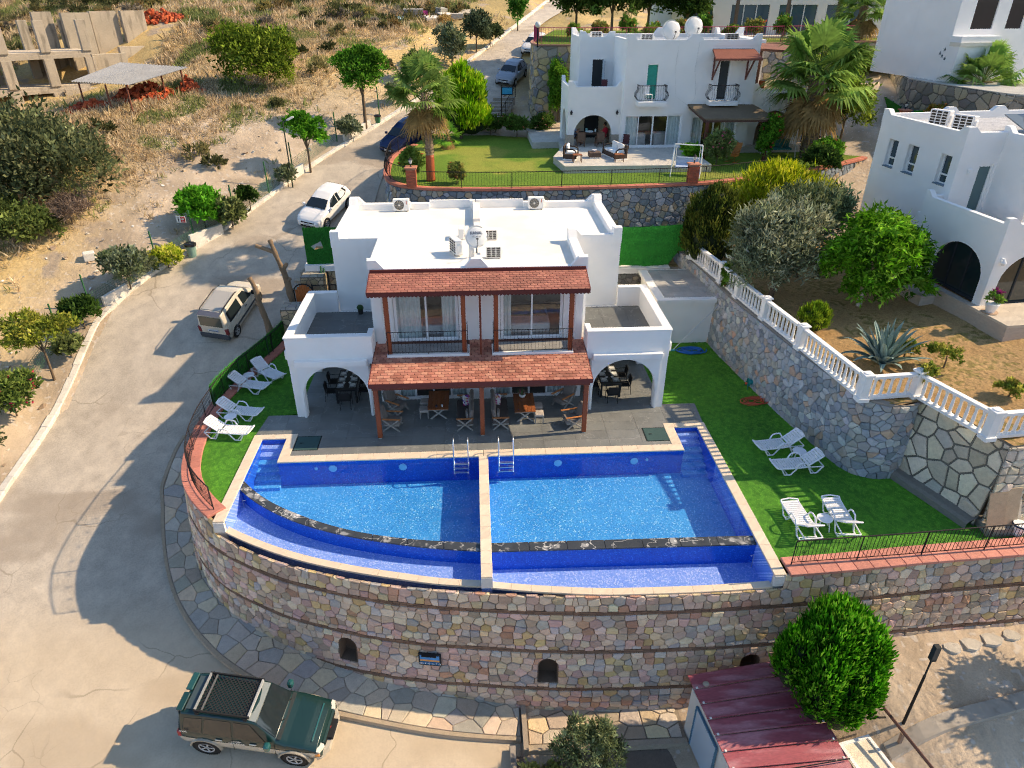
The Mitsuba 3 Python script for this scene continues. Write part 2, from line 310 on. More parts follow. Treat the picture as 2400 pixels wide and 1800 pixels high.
def arch(x0, x1, z0, zs, zt, n=14):
    """outline of an arched opening, from z0 up to spring height zs and crown zt"""
    c, r = (x0 + x1) / 2, (x1 - x0) / 2
    return [(x0, z0)] + [(c - r * math.cos(a), zs + (zt - zs) * math.sin(a)) for a in np.linspace(0, math.pi, n)] + [(x1, z0)]

# ------------------------------------------------------------------ the big curved retaining wall
WALL = np.array([(-10.05, 11.2), (-10.4, 10.26), (-10.75, 8.49), (-11.28, 6.59), (-11.8, 4.77), (-12.05, 3.19), (-12.08, 1.39), (-11.95, -.18), (-11.69, -1.46), (-11.32, -2.5), (-10.75, -3.45), (-10.0, -4.35), (-9.3, -5.0), (-8.2, -5.72), (-6.83, -6.44),
                 (-5.45, -6.96), (-3.81, -7.47), (-2.23, -7.81), (-.2, -8.1), (2.2, -8.36), (4.15, -8.47), (6.5, -8.5), (9.2, -8.44), (11, -8.36), (14, -8.14), (18, -7.92), (24, -7.6)])
WL = resample(WALL, 260); wmap, wlen = path_map(WL, 0.0, .09)
ws = np.r_[0, np.cumsum(np.linalg.norm(np.diff(WL, axis=0), axis=1))]
def s_at(x, y): return float(LineString(WL).project(Point(x, y)))
sA, sB = s_at(-9.45, -4.9), s_at(9.45, -8.44)
rw = thing('retaining_wall', 'tall curved retaining wall of reddish beige rubble stone below the pool, with thin brick bands', 'stone wall')
BANDS = [-1.2, -2.82, -4.5]
niches = []
for xx, yy, z0, zt in ((-4.85, -7.55, -4.12, -3.12), (1.98, -8.6, -4.2, -3.18), (8.8, -8.8, -4.1, -3.25), (-10.75, -3.6, -4.12, -3.25)):
    u = s_at(xx, yy); niches.append(Polygon(arch(u - .31, u + .31, z0, zt - .33, zt)))
sgn = s_at(-1.95, -8.1)
def wtop(u): return np.where((u > sA) & (u < sB), -.5, .05)
reg = Polygon([(0, -7), (wlen, -7), (wlen, .05), (sB, .05), (sB, -.5), (sA, -.5), (sA, .05), (0, .05)])
back = reg
for nq in niches: back = back.difference(nq)
part(rw, 'mortar', sheet(M(), back, wmap, '75675a'), 'matte')
for nq in niches:
    m = M(); r = np.array(nq.exterior.coords[:-1]); r = r if nq.exterior.is_ccw else r[::-1]
    m.loft([wmap(r[:, 0], r[:, 1], .03), wmap(r[:, 0], r[:, 1], -.42)], '6d5a4a'); sheet(m, nq, wmap, '5a493b', d=-.4)
    part(rw, 'niche', m)
wc = cells(0, wlen, -6.8, .05, .33, .285, 11, jit=.24)
polys = []
bz = [z for b in BANDS for z in (b,)]
for P in wc:
    ce = P.centroid; p3 = wmap(ce.x, ce.y, 0)
    gz = max(float(road_z(p3[0], p3[1])), -5.75) if p3[0] < 10 else -3.3
    if ce.y < gz - .35: continue
    q = P.intersection(reg)
    for b in bz: q = q.difference(sbox(-1, b - .075, wlen + 1, b + .075))
    for nq in niches: q = q.difference(nq.buffer(.03))
    for r in getattr(q, 'geoms', [q]):
        if r.geom_type == 'Polygon' and r.area > .012: polys.append(r)
lay(rw, 'stone', polys, wmap, ['c9b198', 'bca38c', 'd2bba2', 'b39a88', 'c7aa9a', 'b9aea6', 'cdb893', 'ab9884', 'cfb3a0', 'c09e92', 'a8a09a', 'd6c4aa', 'b58d74', 'c4a878'], .06, .009, 3, limit=300)
g = np.random.default_rng(8)
for b in BANDS:
    m = M(); u = 0.3
    while u < wlen - .3:
        w = g.uniform(.2, .26)
        p3 = wmap(u, b, 0)
        if float(ground_z(p3[0], p3[1] - .3)) < b + .3 or p3[0] > 10:
            for zz in (-.068, .004):
                V = np.concatenate([wmap(np.array([u, u + w, u + w, u]), b + zz + np.array([0, 0, .062, .062]), d) for d in (-.03, g.uniform(.03, .05))]); m.loft([V[:4], V[4:]], lin('7d6250') * g.uniform(.75, 1.15), False, True)
        u += w + .012
    part(rw, 'brick_band', m, kind='stuff')

# ------------------------------------------------------------------ red tiled copings on the wall
def coping(root, name, line, w0, w1, z, h, step, c, mat='matte', side=1):
    """tiles along a line, from w0 inside to w1 outside of it"""
    f, ln = path_map(resample(line, 120), 0, 0, side); n = max(1, int(round(ln / step))); rr = np.random.default_rng(int(ln * 100))
    for k in range(n):
        a, b = k * ln / n + .006, (k + 1) * ln / n - .006; u = np.linspace(a, b, 3); m = M(); e = .012
        R = lambda d0, d1, zz, i: np.vstack([f(np.clip(u, a + i, b - i), zz, d1), f(np.clip(u[::-1], a + i, b - i), zz, d0)])
        m.loft([R(w0, w1, z - h, 0), R(w0, w1, z - e, 0), R(w0 + e, w1 - e, z, e)], col(c) * rr.uniform(.85, 1.12), False, True)
        part(root, name, m, mat)
lt = thing('left_wall_coping', 'curving strip of salmon red coping tiles beside the left lawn', 'coping')
LC = WL[(ws > s_at(-10.3, 10.5)) & (ws < sA - .1)]
coping(lt, 'tile', LC, -.62, .08, .13, .1, .42, 'bd7a6a')
rt = thing('right_wall_coping', 'straight strip of salmon red coping tiles along the wall beside the right lawn', 'coping')
RC = WL[(ws > sB + .05)]
coping(rt, 'tile', RC, -.36, .1, .13, .1, .55, 'c48474'); coping(rt, 'tile', offset_line(RC, .55), -.14, .18, .125, .1, .55, 'c48474')

# ------------------------------------------------------------------ lawn sheets of the pool terrace
def turfcol(p, n, uv):
    a = fbm(p.x * .6, p.y * .6, 0, 3); b = noise(p.x * 9, p.y * 9, 3); d = noise(p.x * 45, p.y * 45, 5)
    return mix(mix(lin('38761a'), lin('5a9a26'), a * .5 + b * .5), lin('84b03c'), smoothstep(.7, 1., d) * .5) * (.62 + .3 * a + .5 * d * b)
bsdf('turf', turfcol, .9, bump=lambda p, n, uv: noise(p.x * 55, p.y * 55, 0) + .5 * noise(p.x * 20, p.y * 20, 2), bscale=.03)
GREY = np.array([(11.6, 14.6), (12.05, 11), (12.28, 7.4), (12.75, 4), (13.25, .8), (13.7, -1.3), (13.95, -2.5), (14.3, -3.2), (15.0, -3.5), (15.9, -3.25)])
lawnL = Polygon(np.vstack([offset_line(LC, .6), [(-9.3, -4.4), (-9.3, .4), (-9.3, 2), (-7.9, 2.2), (-7.9, 10.4)]])).buffer(0)
lawnR = Polygon(np.vstack([[(9.3, -8.0), (9.3, 2.1), (7.9, 2.1), (7.9, 14.5)], GREY, [(16.5, -3.0), (17.6, -6.4), (24, -6.2), (24, -7.2)], offset_line(RC, .7)[::-1][8:]])).buffer(0)
m = M()
for P in (lawnL, lawnR):
    for r in getattr(P, 'geoms', [P]): m.prism(r, -.4, 0.0)
setting('lawn', m, 'turf')

# ------------------------------------------------------------------ raised walkway of flagstones at the foot of the wall
WO = resample(np.array([(-14.0, 3.6), (-14.14, 2.55), (-14.09, .83), (-13.7, -.4), (-12.91, -2.6), (-11.95, -4.46), (-10.69, -6.05), (-8.96, -7.54), (-6.34, -8.86), (-4.01, -9.4), (-.93, -9.85), (1.0, -9.95)]), 140)
WI = resample(np.array([(-12.1, 3.4), (-12.1, 1.4), (-11.9, -.4), (-11.6, -1.6), (-11.2, -2.6), (-10.5, -3.7), (-9.3, -5.0), (-6.83, -6.44), (-4.5, -7.25), (-1.8, -7.85), (1.0, -8.2)]), 140)
ww = np.r_[0, np.cumsum(np.linalg.norm(np.diff(WO, axis=0), axis=1))]; wwl = ww[-1]
def walkmap(u, v, d):
    u, v, d = np.broadcast_arrays(np.asarray(u, float), np.asarray(v, float), np.asarray(d, float)); k = np.clip(v / 2.0, 0, 1.2)
    x = np.interp(u, ww, WO[:, 0]) * (1 - k) + np.interp(u, ww, WI[:, 0]) * k; y = np.interp(u, ww, WO[:, 1]) * (1 - k) + np.interp(u, ww, WI[:, 1]) * k
    return np.stack([x, y, road_z(x, y) + .16 + d], -1)
wk = thing('walkway', 'raised crazy paving walkway bending around the foot of the curved stone wall', 'walkway')
m = M(); V = [walkmap(np.linspace(0, wwl, 140), v, d) for v, d in ((0, -.3), (0, -.015), (2.3, -.015))]; m.loft(V, '9b9082', closed=False); part(wk, 'base', m)
part(wk, 'edge_kerb', M().loft([walkmap(np.linspace(0, wwl, 140), v, d) for v, d in ((-.0, -.3), (-.0, .03), (.14, .03), (.14, -.1))], 'a0907a', closed=False), 'matte')
lay(wk, 'flagstone', cells(0, wwl, .16, 2.2, .62, .55, 21, jit=.5), walkmap, ['b5ab9b', 'bcae98', 'aea698', 'a8a298', 'c2b196', 'b3a693', '9f9a92'], .025, .018, 22, 'stone', 300, flat=True)
sp = thing('stone_path', 'sunny flagstone path below the wall leading to the shed with the red roof', 'path')
def spmap(u, v, d):
    u, v, d = np.broadcast_arrays(*[np.asarray(t, float) for t in (u, v, d)]); return np.stack([u, v, -5.52 + d], -1)
part(sp, 'base', M().box(1.06, 6.5, -10.15, -8.3, -5.9, -5.53, '857a6c')); part(sp, 'edge_kerb', M().box(1.06, 1.22, -10.4, -8.5, -5.9, -5.3, '9a8d7c').box(1.06, 6.5, -10.35, -10.15, -5.9, -5.48, 'a09482'))
lay(sp, 'flagstone', cells(1.25, 6.4, -10.12, -8.6, .7, .55, 25, jit=.5), spmap, ['c4b59c', 'cbb795', 'b9ad9d', 'd0bf9f', 'b0a08a'], .03, .025, 26, 'stone', 60, flat=True)
# ------------------------------------------------------------------ swimming pools
def mosaic(c0, c1, c2, k):
    def fn(p, n, uv):
        x, y = p.x / .035, (p.y + p.z) / .035
        r = cell_rand(dr.floor(x), dr.floor(y), 4); r2 = cell_rand(dr.floor(x), dr.floor(y), 9)
        b = fbm(p.x * 2.2, (p.y + p.z) * 2.2, 5, 2)
        return mix(mix(lin(c0), lin(c1), dr.clip(r * .75 + .35 * b, 0, 1)), lin(c2), smoothstep(k, k + .03, r2) * (.5 + .5 * r))
    return fn
bsdf('mosaic_wall', mosaic('0f44b0', '1a5ecc', '3a80d8', .9), .3)
bsdf('mosaic_floor', mosaic('1c78c4', '4aa2e0', 'a4d8f2', .92), .4)
bsdf('mosaic_trough', mosaic('5f86d6', '86a2e2', 'b4c4ee', .8), .35)
def travert(p, n, uv):
    s = fbm(p.x * 2, p.y * 2, p.z * 30, 3); v = fbm((p.x + p.y) * 1.2 + 3, (p.x - p.y) * 9, p.z * 14, 3)
    return dec(uv) * (.8 + .22 * v + .12 * s)
bsdf('travertine', travert, .6)
def blackstone(p, n, uv):
    w = fbm(p.x * 3, p.y * 3, p.z * 3, 4); v = dr.abs(fbm(p.x * 2.3 + 2 * w, p.y * 3.1, 4, 4) - .5)
    return mix(mix(lin('2a2c2e'), lin('4d5154'), w), lin('c9c7c2'), smoothstep(.028, .0, v) * .8 + .5 * smoothstep(.6, .72, w))
bsdf('black_marble', blackstone, .35)
INL = np.array([(-9.12, -2.5), (-7.95, -3.68), (-6.89, -4.41), (-5.74, -5.04), (-4.46, -5.57), (-2.98, -5.97), (-1.33, -6.24), (-.17, -6.36)])
OUTL = np.array([(-9.12, -2.95), (-8.4, -3.67), (-7.55, -4.33), (-6.4, -5.02), (-4.99, -5.62), (-3.62, -6.04), (-1.97, -6.43), (-.17, -6.69)])
CIL = np.array([(-9.12, -4.62), (-7.7, -5.47), (-6.24, -6.16), (-4.53, -6.75), (-2.9, -7.18), (-1.38, -7.52), (-.17, -7.67)])
CIR = np.array([(.17, -7.74), (2.2, -8.06), (4.2, -8.24), (6.5, -8.27), (9.12, -8.18)])
INL, OUTL, CIL, CIR = [resample(a, 40) for a in (INL, OUTL, CIL, CIR)]
INR, OUTR = np.array([(.17, -6.4), (9.12, -6.5)]), np.array([(.17, -6.74), (9.12, -6.86)])
def wallstrip(m, line, z0, z1, c=(.5, .5, .5)):
    l = np.asarray(line, float); m.loft([np.c_[l, np.full(len(l), z0)], np.c_[l, np.full(len(l), z1)]], c, closed=False)
FLOOR = -1.12
for side, nm in ((-1, 'left pool, curved along its front, with black stone overflow edge'), (1, 'right pool, straight along its front, with black stone overflow edge')):
    inn, out, ci = (INL, OUTL, CIL) if side < 0 else (INR, OUTR, CIR)
    pt = thing('swimming_pool', nm, 'pool')
    e = 9.12 * side; a = 8.09 * side; d = .17 * side
    shore = [(e, inn[0 if side < 0 else -1][1]), (e, .16), (a, .16), (a, -1.5), (d, -1.5), (d, inn[-1 if side < 0 else 0][1])]
    body = Polygon(shore + [tuple(q) for q in (inn[::-1] if side < 0 else inn)])
    part(pt, 'floor', M().prism(body, FLOOR - .1, FLOOR), 'mosaic_floor')
    m = M(); wallstrip(m, shore, FLOOR, -.0); wallstrip(m, inn, FLOOR, -.1); part(pt, 'basin_wall', m, 'mosaic_wall')
    for k in range(6):
        y0 = .16 - .33 * k; part(pt, 'step', M().box(min(e, a) + .004, max(e, a) - .004, y0 - .33, .1 if k == 0 else y0 + .002, FLOOR, -.22 - .15 * k, '2a5fc0'), 'mosaic_floor' if k > 1 else 'mosaic_trough')
    m = M(); wallstrip(m, out, -1.0, -.11); part(pt, 'overflow_wall', m, 'mosaic_wall')
    part(pt, 'trough_floor', M().prism(Polygon(np.vstack([out, ci[::-1]])), -1.2, -.7 if side < 0 else -.95), 'mosaic_trough')
    m = M(); wallstrip(m, ci, -1.0, -.46); wallstrip(m, [(e * 1.0, -2.4), (e, -4.8 if side < 0 else -8.3)], -1.0, 0.0); wallstrip(m, [(d, -6.2), (d, -7.9)], -1.0, 0); part(pt, 'trough_wall', m, 'mosaic_trough')
    # overflow stones
    f, ln = path_map(np.array(out), 0, 0); n = 8 if side < 0 else 7; fi, lni = path_map(np.array(inn), 0, 0)
    for k in range(n):
        u = np.linspace(k / n + .001, (k + 1) / n - .001, 6); A = f(u * ln, 0, .03); B = fi(u * lni, 0, 0)
        R = lambda za, zb, i=0: np.vstack([A[:, :2].tolist() if 0 else np.c_[A[:, :2], np.full(6, za)], np.c_[B[::-1, :2], np.full(6, zb)]])
        part(pt, 'overflow_stone', M().loft([R(-.13, -.13), R(-.075, -.05)], '44484a', True, True), 'black_marble')
    # low front coping of the trough
    f, ln = path_map(ci, 0, 0); n = 14
    for k in range(n):
        u = np.linspace(k / n * ln + .004, (k + 1) / n * ln - .004, 5); A = f(u, 0, .27); B = f(u, 0, 0.0)
        R = lambda z: np.vstack([np.c_[A[:, :2], np.full(5, z)], np.c_[B[::-1, :2], np.full(5, z)]])
        part(pt, 'trough_coping', M().loft([R(-.52), R(-.45)], 'd9c5ab', True, True), 'travertine')
    # upper copings
    def strip(x0, x1, y0, y1, along, n, dark=False):
        for k in range(n):
            t0, t1 = k / n, (k + 1) / n; gap = .003
            b = (x0 + (x1 - x0) * t0 + gap, x0 + (x1 - x0) * t1 - gap, y0, y1) if along == 'x' else (x0, x1, y0 + (y1 - y0) * t0 + gap, y0 + (y1 - y0) * t1 - gap)
            part(pt, 'coping_tile', M().cbox(*b, 0.0, .06, lin('dccab2') * (.94 + .1 * ((k * 7) % 5) / 5), b=.008), 'travertine')
    lo, hi = sorted((e, 9.49 * side)); strip(lo - .02 * (side > 0), hi + .02 * (side < 0), -4.95 if side < 0 else -8.44, .47, 'y', 9 if side < 0 else 13)
    part(pt, 'side_wall', M().box(lo + .015, hi - .015, -4.9 if side < 0 else -8.38, .4, -1.2, -.003, 'cfc8be'), 'matte')
    part(pt, 'end_slab', M().box(lo, hi, (-4.95 if side < 0 else -8.44) - .02, (-4.95 if side < 0 else -8.44) + .02, -.42, -.002, 'dcd8d2'), 'travertine')
    lo, hi = sorted((e, 7.7 * side)); strip(lo + .0, hi, .15, .47, 'x', 3)
    lo, hi = sorted((a + .02 * side, 7.7 * side)); strip(lo, hi, -1.1, .147, 'y', 3)
    lo, hi = sorted((a + .02 * side, .004 * side)); strip(lo, hi, -1.52, -1.103, 'x', 13)
    # lamps
    for x, z, r in (((-6.63, -.32, .07), (-5.98, -.34, .16), (-3.22, -.37, .16)) if side < 0 else ((3.0, -.42, .16), (6.11, -.44, .16), (6.62, -.38, .06))):
        part(pt, 'lamp' if r > .1 else 'inlet', M().lathe([(0, 0), (r, 0), (r * 1.02, .01), (r * .85, .03), (0, .035)], '8fd0f0', 20).mapped(lambda v: np.stack([v[:, 0] + x, -1.505 - v[:, 2], v[:, 1] + z], 1)), 'plastic', True)
dv = thing('pool_divider', 'cream stone topped wall dividing the two pools', 'wall')
for k in range(11): part(dv, 'coping_tile', M().cbox(-.185, .185, -8.05 + k * .5932 + .003, -8.05 + (k + 1) * .5932 - .003, 0, .06, lin('dccab2') * (.95 + .08 * (k % 3)), b=.008), 'travertine')
part(dv, 'wall', M().box(-.166, .166, -7.98, -1.5, -1.2, -.003, '5f77c8'), 'mosaic_trough'); part(dv, 'end_slab', M().box(-.185, .185, -8.06, -7.99, -.42, -.003, 'c9c8c6'), 'travertine')
m = M()
for side, inn in ((-1, INL), (1, INR)):
    e = 9.12 * side; a = 8.09 * side; d = .17 * side; P = Polygon([(e, inn[0 if side < 0 else -1][1]), (e, .16), (a, .16), (a, -1.5), (d, -1.5)] + [tuple(q) for q in (inn[::-1] if side < 0 else inn)])
    v, f = trimesh.creation.triangulate_polygon(P, engine='earcut'); t = trimesh.Trimesh(np.c_[v, np.zeros(len(v))], f)
    for _ in range(3): t = t.subdivide_to_size(.16, max_iter=12) if _ == 0 else t
    v = np.array(t.vertices); w = v * 3.1; v[:, 2] = -.085 + .018 * (meshkit.noise(np.c_[w[:, 0], w[:, 1], w[:, 0] * 0]) - .5) + .008 * (meshkit.noise(np.c_[w[:, 0] * 2.6, w[:, 1] * 2.6, w[:, 0] * 0 + 3]) - .5)
    m.add(v, t.faces, (.5, .5, .5))
setting('water', m, 'water', True)
chrome = 'metal'
for k, (x0, x1) in enumerate(((-1.17, -.6), (.61, 1.19))):
    ld = thing('pool_ladder', ('chrome ladder hanging into the left pool near the divider', 'chrome ladder hanging into the right pool near the divider')[k], 'ladder')
    for x in (x0, x1):
        a = [(x, -1.28, .06), (x, -1.28, .6)] + [(x, -1.28 - .2 + .2 * math.cos(t), .68 + .2 * math.sin(t)) for t in np.linspace(.2, math.pi - .2, 7)] + [(x, -1.68, .6), (x, -1.68, -.65)]
        part(ld, 'rail', M().tube(a, .024, 'e8ecf0', 8), 'metal', True)
    for z in (-.2, -.4, -.6): part(ld, 'tread', M().cbox(x0, x1, -1.75, -1.62, z, z + .035, 'd0d8e0'), 'metal')

# ------------------------------------------------------------------ tiled deck
def slate(p, n, uv):
    a = fbm(p.x * 1.6, p.y * 1.6, 3, 4); v = dr.abs(fbm(p.x * .9 + 4, p.y * 1.3 + 8, 1, 4) - .5); d = noise(p.x * 30, p.y * 30, 2)
    return dec(uv) * (.72 + .4 * a + .12 * d) + mi.Color3f(.16, .155, .145) * smoothstep(.012, .0, v) * .5
bsdf('slate_tile', slate, .5)
deckP = Polygon([(-9.46, .47), (-9.3, 1.98), (-8.05, 1.98), (-8.05, 6.9), (8.05, 6.9), (8.05, 2.05), (9.55, 2.05), (9.46, .47), (7.7, .47), (7.7, -1.1), (-7.7, -1.1), (-7.7, .47)])
setting('terrace_bed', M().prism(deckP, -.4, .018, '77726a'))
dk = thing('terrace_deck', 'dark grey large format stone tiles of the terrace between house and pools', 'terrace'); g = np.random.default_rng(12)
hatchL, hatchR = sbox(-7.68, -.74, -6.68, .28), sbox(6.73, -.83, 7.73, .16)
for a in range(-8, 8):
    for b in range(-2, 12):
        q = sbox(-.22 + a * 1.355 + .004, .1 + b * .63 + .004, -.22 + (a + 1) * 1.355 - .004, .1 + (b + 1) * .63 - .004).intersection(deckP.buffer(-.003)).difference(hatchL.buffer(.012)).difference(hatchR.buffer(.012))
        if (abs(-.22 + (a + .5) * 1.355) < 4.4 and b > 4): continue
        for r in getattr(q, 'geoms', [q]):
            if r.geom_type == 'Polygon' and r.area > .004: part(dk, 'tile', M().prism(r, .0, .045, lin('757775') * g.uniform(.9, 1.1)), 'slate_tile')
for k, (hb, nm) in enumerate(((hatchL, 'dark green pump hatch lid in the deck by the left pool steps'), (hatchR, 'grey green pump hatch lid in the deck by the right pool steps'))):
    x0, y0, x1, y1 = hb.bounds; h = thing('pump_hatch', nm, 'hatch')
    part(h, 'lid', M().cbox(x0 + .035, x1 - .035, y0 + .035, y1 - .035, .0, .058, '35504f', b=.01)); m = M()
    for q in ((x0, x1, y0, y0 + .03), (x0, x1, y1 - .03, y1), (x0, x0 + .03, y0 + .03, y1 - .03), (x1 - .03, x1, y0 + .03, y1 - .03)): m.box(*q, 0, .05, '1d2625')
    part(h, 'frame', m); part(h, 'handle', M().box(x0 + .2, x0 + .32, y0 + .48, y0 + .52, .056, .075, '15191a')) 
# ------------------------------------------------------------------ the white duplex
WHITE = (.80, .79, .77)
hs = thing('duplex_house', 'white two storey duplex with terracotta shingle canopies, facing the two pools', 'house')
TZ, RZ, PZ, HZ = 2.9, 6.08, 6.4, 6.72       # terrace floor, roof floor, parapet, raised corners
def rect(x0, x1, z0, z1): return Polygon([(x0, z0), (x1, z0), (x1, z1), (x0, z1)])
def coped(m, x0, x1, y0, y1, z, w=.0):      # thin overhanging cap
    m.cbox(x0 - .03, x1 + .03, y0 - .03, y1 + .03, z - .05, z, WHITE, b=.012)
# ground floor core and upper floor
m = M(); dw = [(-3.75, -.55), (.55, 3.75)]
P = rect(-4.49, 4.49, 0, 3.0)
for a, b in dw: P = P.difference(rect(a, b, .04, 2.3))
m.slab(P, 'y', 0, 2.95, 3.2, WHITE); m.box(-4.49, -4.25, 3.2, 6.9, 0, 3.0, WHITE); m.box(4.25, 4.49, 3.2, 6.9, 0, 3.0, WHITE); m.box(-8.0, 8.0, 6.6, 6.85, 0, 2.84, WHITE)
m.box(-6.62, 6.62, 6.85, 12.9, -.2, 3.0, WHITE)
part(hs, 'ground_floor_wall', m, 'white_wall')
m = M(); P = rect(-4.49, 4.49, 2.9, 6.0)
for a, b in ((-3.62, -.88), (.88, 3.56)): P = P.difference(rect(a, b, 3.06, 5.3))
m.slab(P, 'y', 0, 2.79, 3.02, WHITE)
for s in (-1, 1):
    Q = Polygon([(2.79, 2.9), (6.8, 2.9), (6.8, 6.0), (2.79, 6.0)]).difference(Polygon([(5.7, 2.92), (6.5, 2.92), (6.5, 5.0), (5.7, 5.0)])); m.slab(Q, 'x', 0, min(4.27 * s, 4.49 * s), max(4.27 * s, 4.49 * s), WHITE)
    m.box(min(4.49 * s, 6.65 * s), max(4.49 * s, 6.65 * s), 6.79, 7.0, 2.9, 6.0, WHITE); m.box(min(6.45 * s, 6.65 * s), max(6.45 * s, 6.65 * s), 7.0, 12.9, 2.9, 6.0, WHITE)
    m.box(min(4.04 * s, 4.36 * s), max(4.04 * s, 4.36 * s), 2.62, 2.788, 2.95, 5.9, WHITE)
m.box(-6.45, 6.45, 12.68, 12.9, 2.9, 6.0, WHITE)
part(hs, 'upper_floor_wall', m, 'white_wall')
roofcol = lambda p, n, uv: dec(uv) * (.88 + .14 * fbm(p.x * .8, p.y * .8, 2, 3) + .05 * noise(p.x * 22, p.y * 22, 1)) * (1 - .10 * smoothstep(.58, .75, fbm(p.x * .5 + 7, p.y * .5, 5, 3)))
bsdf('roof_screed', roofcol, .85)
rf = part(hs, 'roof', M().prism(Polygon([(-4.3, 3.0), (4.3, 3.0), (4.3, 6.95), (6.5, 6.95), (6.5, 12.75), (-6.5, 12.75), (-6.5, 6.95), (-4.3, 6.95)]), 5.9, RZ, (.80, .77, .70)), 'roof_screed')
m = M(); m.cbox(-.17, .12, 4.3, 12.65, RZ, RZ + .2, (.78, .74, .68))
m.cbox(-.2, .16, 9.6, 12.66, RZ, RZ + .34, (.78, .74, .68)); part(rf, 'party_upstand', m, 'roof_screed') if 0 else part(hs, 'roof_upstand', m, 'roof_screed')
# parapets: (x0, x1, y0, y1) runs and raised, sloped corners
m = M()
def run_x(x0, x1, y0, y1, h0, h1, z=PZ, mid=None):
    """parapet along x whose raised ends (h0/h1 wide) slope down to z"""
    pts = [(x0, RZ - .1), (x0, HZ if h0 else z)]
    if h0: pts += [(x0 + h0, HZ), (x0 + h0 + .3, z)]
    if mid: pts += [(mid - .5, z), (mid - .2, HZ), (mid + .2, HZ), (mid + .5, z)]
    if h1: pts += [(x1 - h1 - .3, z), (x1 - h1, HZ)]
    pts += [(x1, HZ if h1 else z), (x1, RZ - .1)]; m.slab(Polygon(pts), 'y', 0, y0, y1, WHITE)
def run_y(x0, x1, y0, y1, h0, h1, z=PZ):
    pts = [(y0, RZ - .1), (y0, HZ if h0 else z)]
    if h0: pts += [(y0 + h0, HZ), (y0 + h0 + .3, z)]
    if h1: pts += [(y1 - h1 - .3, z), (y1 - h1, HZ)]
    pts += [(y1, HZ if h1 else z), (y1, RZ - .1)]; m.slab(Polygon(pts), 'x', 0, x0, x1, WHITE)
run_x(-4.49, 4.49, 2.79, 3.02, .38, .38, z=6.36, mid=-.08)
for s in (-1, 1):
    a, b = sorted((4.14 * s, 4.52 * s)); run_y(a, b, 3.02, 6.77, .12, .0 if s < 0 else .14)
    a, b = sorted((4.14 * s, 6.27 * s)); run_x(a, b, 6.77, 7.0, .0 if s < 0 else .35, .0); a, b = sorted((6.27 * s, 6.67 * s)); 
    run_y(a, b, 6.75, 12.95, .35, .35)
for a, b, z in ((-6.27, -2.5, PZ), (2.5, 6.27, PZ)): run_x(a, b, 12.6, 12.93, .0, .0, z=z)
run_x(-6.27, -5.95, 12.66, 12.94, .08, 0); run_x(5.95, 6.27, 12.66, 12.94, 0, .08); run_x(-2.5, -.06, 12.86, 13.0, 0, 0, z=6.5); run_x(-.02, 2.5, 12.86, 13.0, 0, 0, z=6.5); run_x(-.36, -.2, 12.5, 12.86, 0, 0, z=6.55)
part(hs, 'roof_parapet', m, 'white_wall')
# annexes with arches and roof terraces
for s in (-1, 1):
    X = lambda a, b: sorted((a * s, b * s))
    m = M(); x0, x1 = X(4.68, 8.0); P = rect(x0, x1, .0, 2.9); ao = sorted((4.83 * s, 7.56 * s))
    P = P.difference(Polygon(arch(ao[0], ao[1], -.1, 1.05, 2.46)))
    m.slab(P, 'y', 0, 1.82, 2.1, WHITE)
    Q = Polygon([(2.1, 0), (6.6, 0), (6.6, 2.9), (2.1, 2.9)]).difference(Polygon(arch(2.75, 5.9, -.1, 1.05, 2.46))); a, b = X(7.72, 8.0); m.slab(Q, 'x', 0, a, b, WHITE)
    a, b = X(4.78, 7.62); fr = rect(a - .06, b + .06, .0, 2.62).difference(Polygon(arch(ao[0] - .03, ao[1] + .03, -.1, 1.05, 2.5)))
    m.slab(fr, 'y', 0, 1.74, 1.818, (.77, .78, .78)); a, b = X(4.72, 7.7); m.cbox(a, b, 1.5, 1.82, 2.63, 2.88, WHITE, b=.02)
    a, b = X(4.46, 8.0); m.box(a, b, 1.79, 6.85, 2.72, 2.86, WHITE)
    part(hs, 'annex_wall', m, 'white_wall'); m = M()
    a, b = X(4.46, 7.99); m.cbox(a, b, 1.72, 1.98, 2.62, 3.85, WHITE, b=.01); a, b = X(7.73, 7.99); m.cbox(a, b, 1.98, 6.58, 2.62, 3.85, WHITE, b=.01); a, b = X(6.66, 7.99); m.cbox(a, b, 6.56, 6.8, 2.62, 3.85, WHITE, b=.01)
    a, b = X(4.44, 4.68); m.cbox(a, b, 1.98, 2.62, 2.62, 3.85, WHITE, b=.01)
    a, b = X(4.43, 8.03); coped(m, a + .03, b - .03, 1.72, 2.0, 3.9); a, b = X(7.7, 8.0); coped(m, a, b, 2.03, 6.55, 3.9); a, b = X(6.69, 7.97); coped(m, a, b, 6.55, 6.8, 3.898)
    a, b = X(8.0, 8.34); m.cbox(a, b, 2.6, 3.2, 2.45, 2.85, WHITE, b=.02)
    part(hs, 'terrace_parapet', m, 'white_wall')
    for i in range(3):
        for j in range(8):
            q = sbox(*sorted((4.5 * s + s * i * 1.2 + s * .004, 4.5 * s + s * (i + 1) * 1.2 - s * .004))[:1], 2.0, 0, 0) if 0 else None
            xa, xb = sorted((s * (4.5 + i * 1.2 + .004), s * (min(4.5 + (i + 1) * 1.2, 7.72) - .004))); ya, yb = 2.0 + j * .6 + .004, min(2.0 + (j + 1) * .6, 6.56) - .004
            part(hs, 'terrace_tile', M().box(xa, xb, ya, yb, 2.84, TZ, lin('5f6160') * (.92 + .14 * ((i * 5 + j * 3) % 4) / 4)), 'slate_tile')
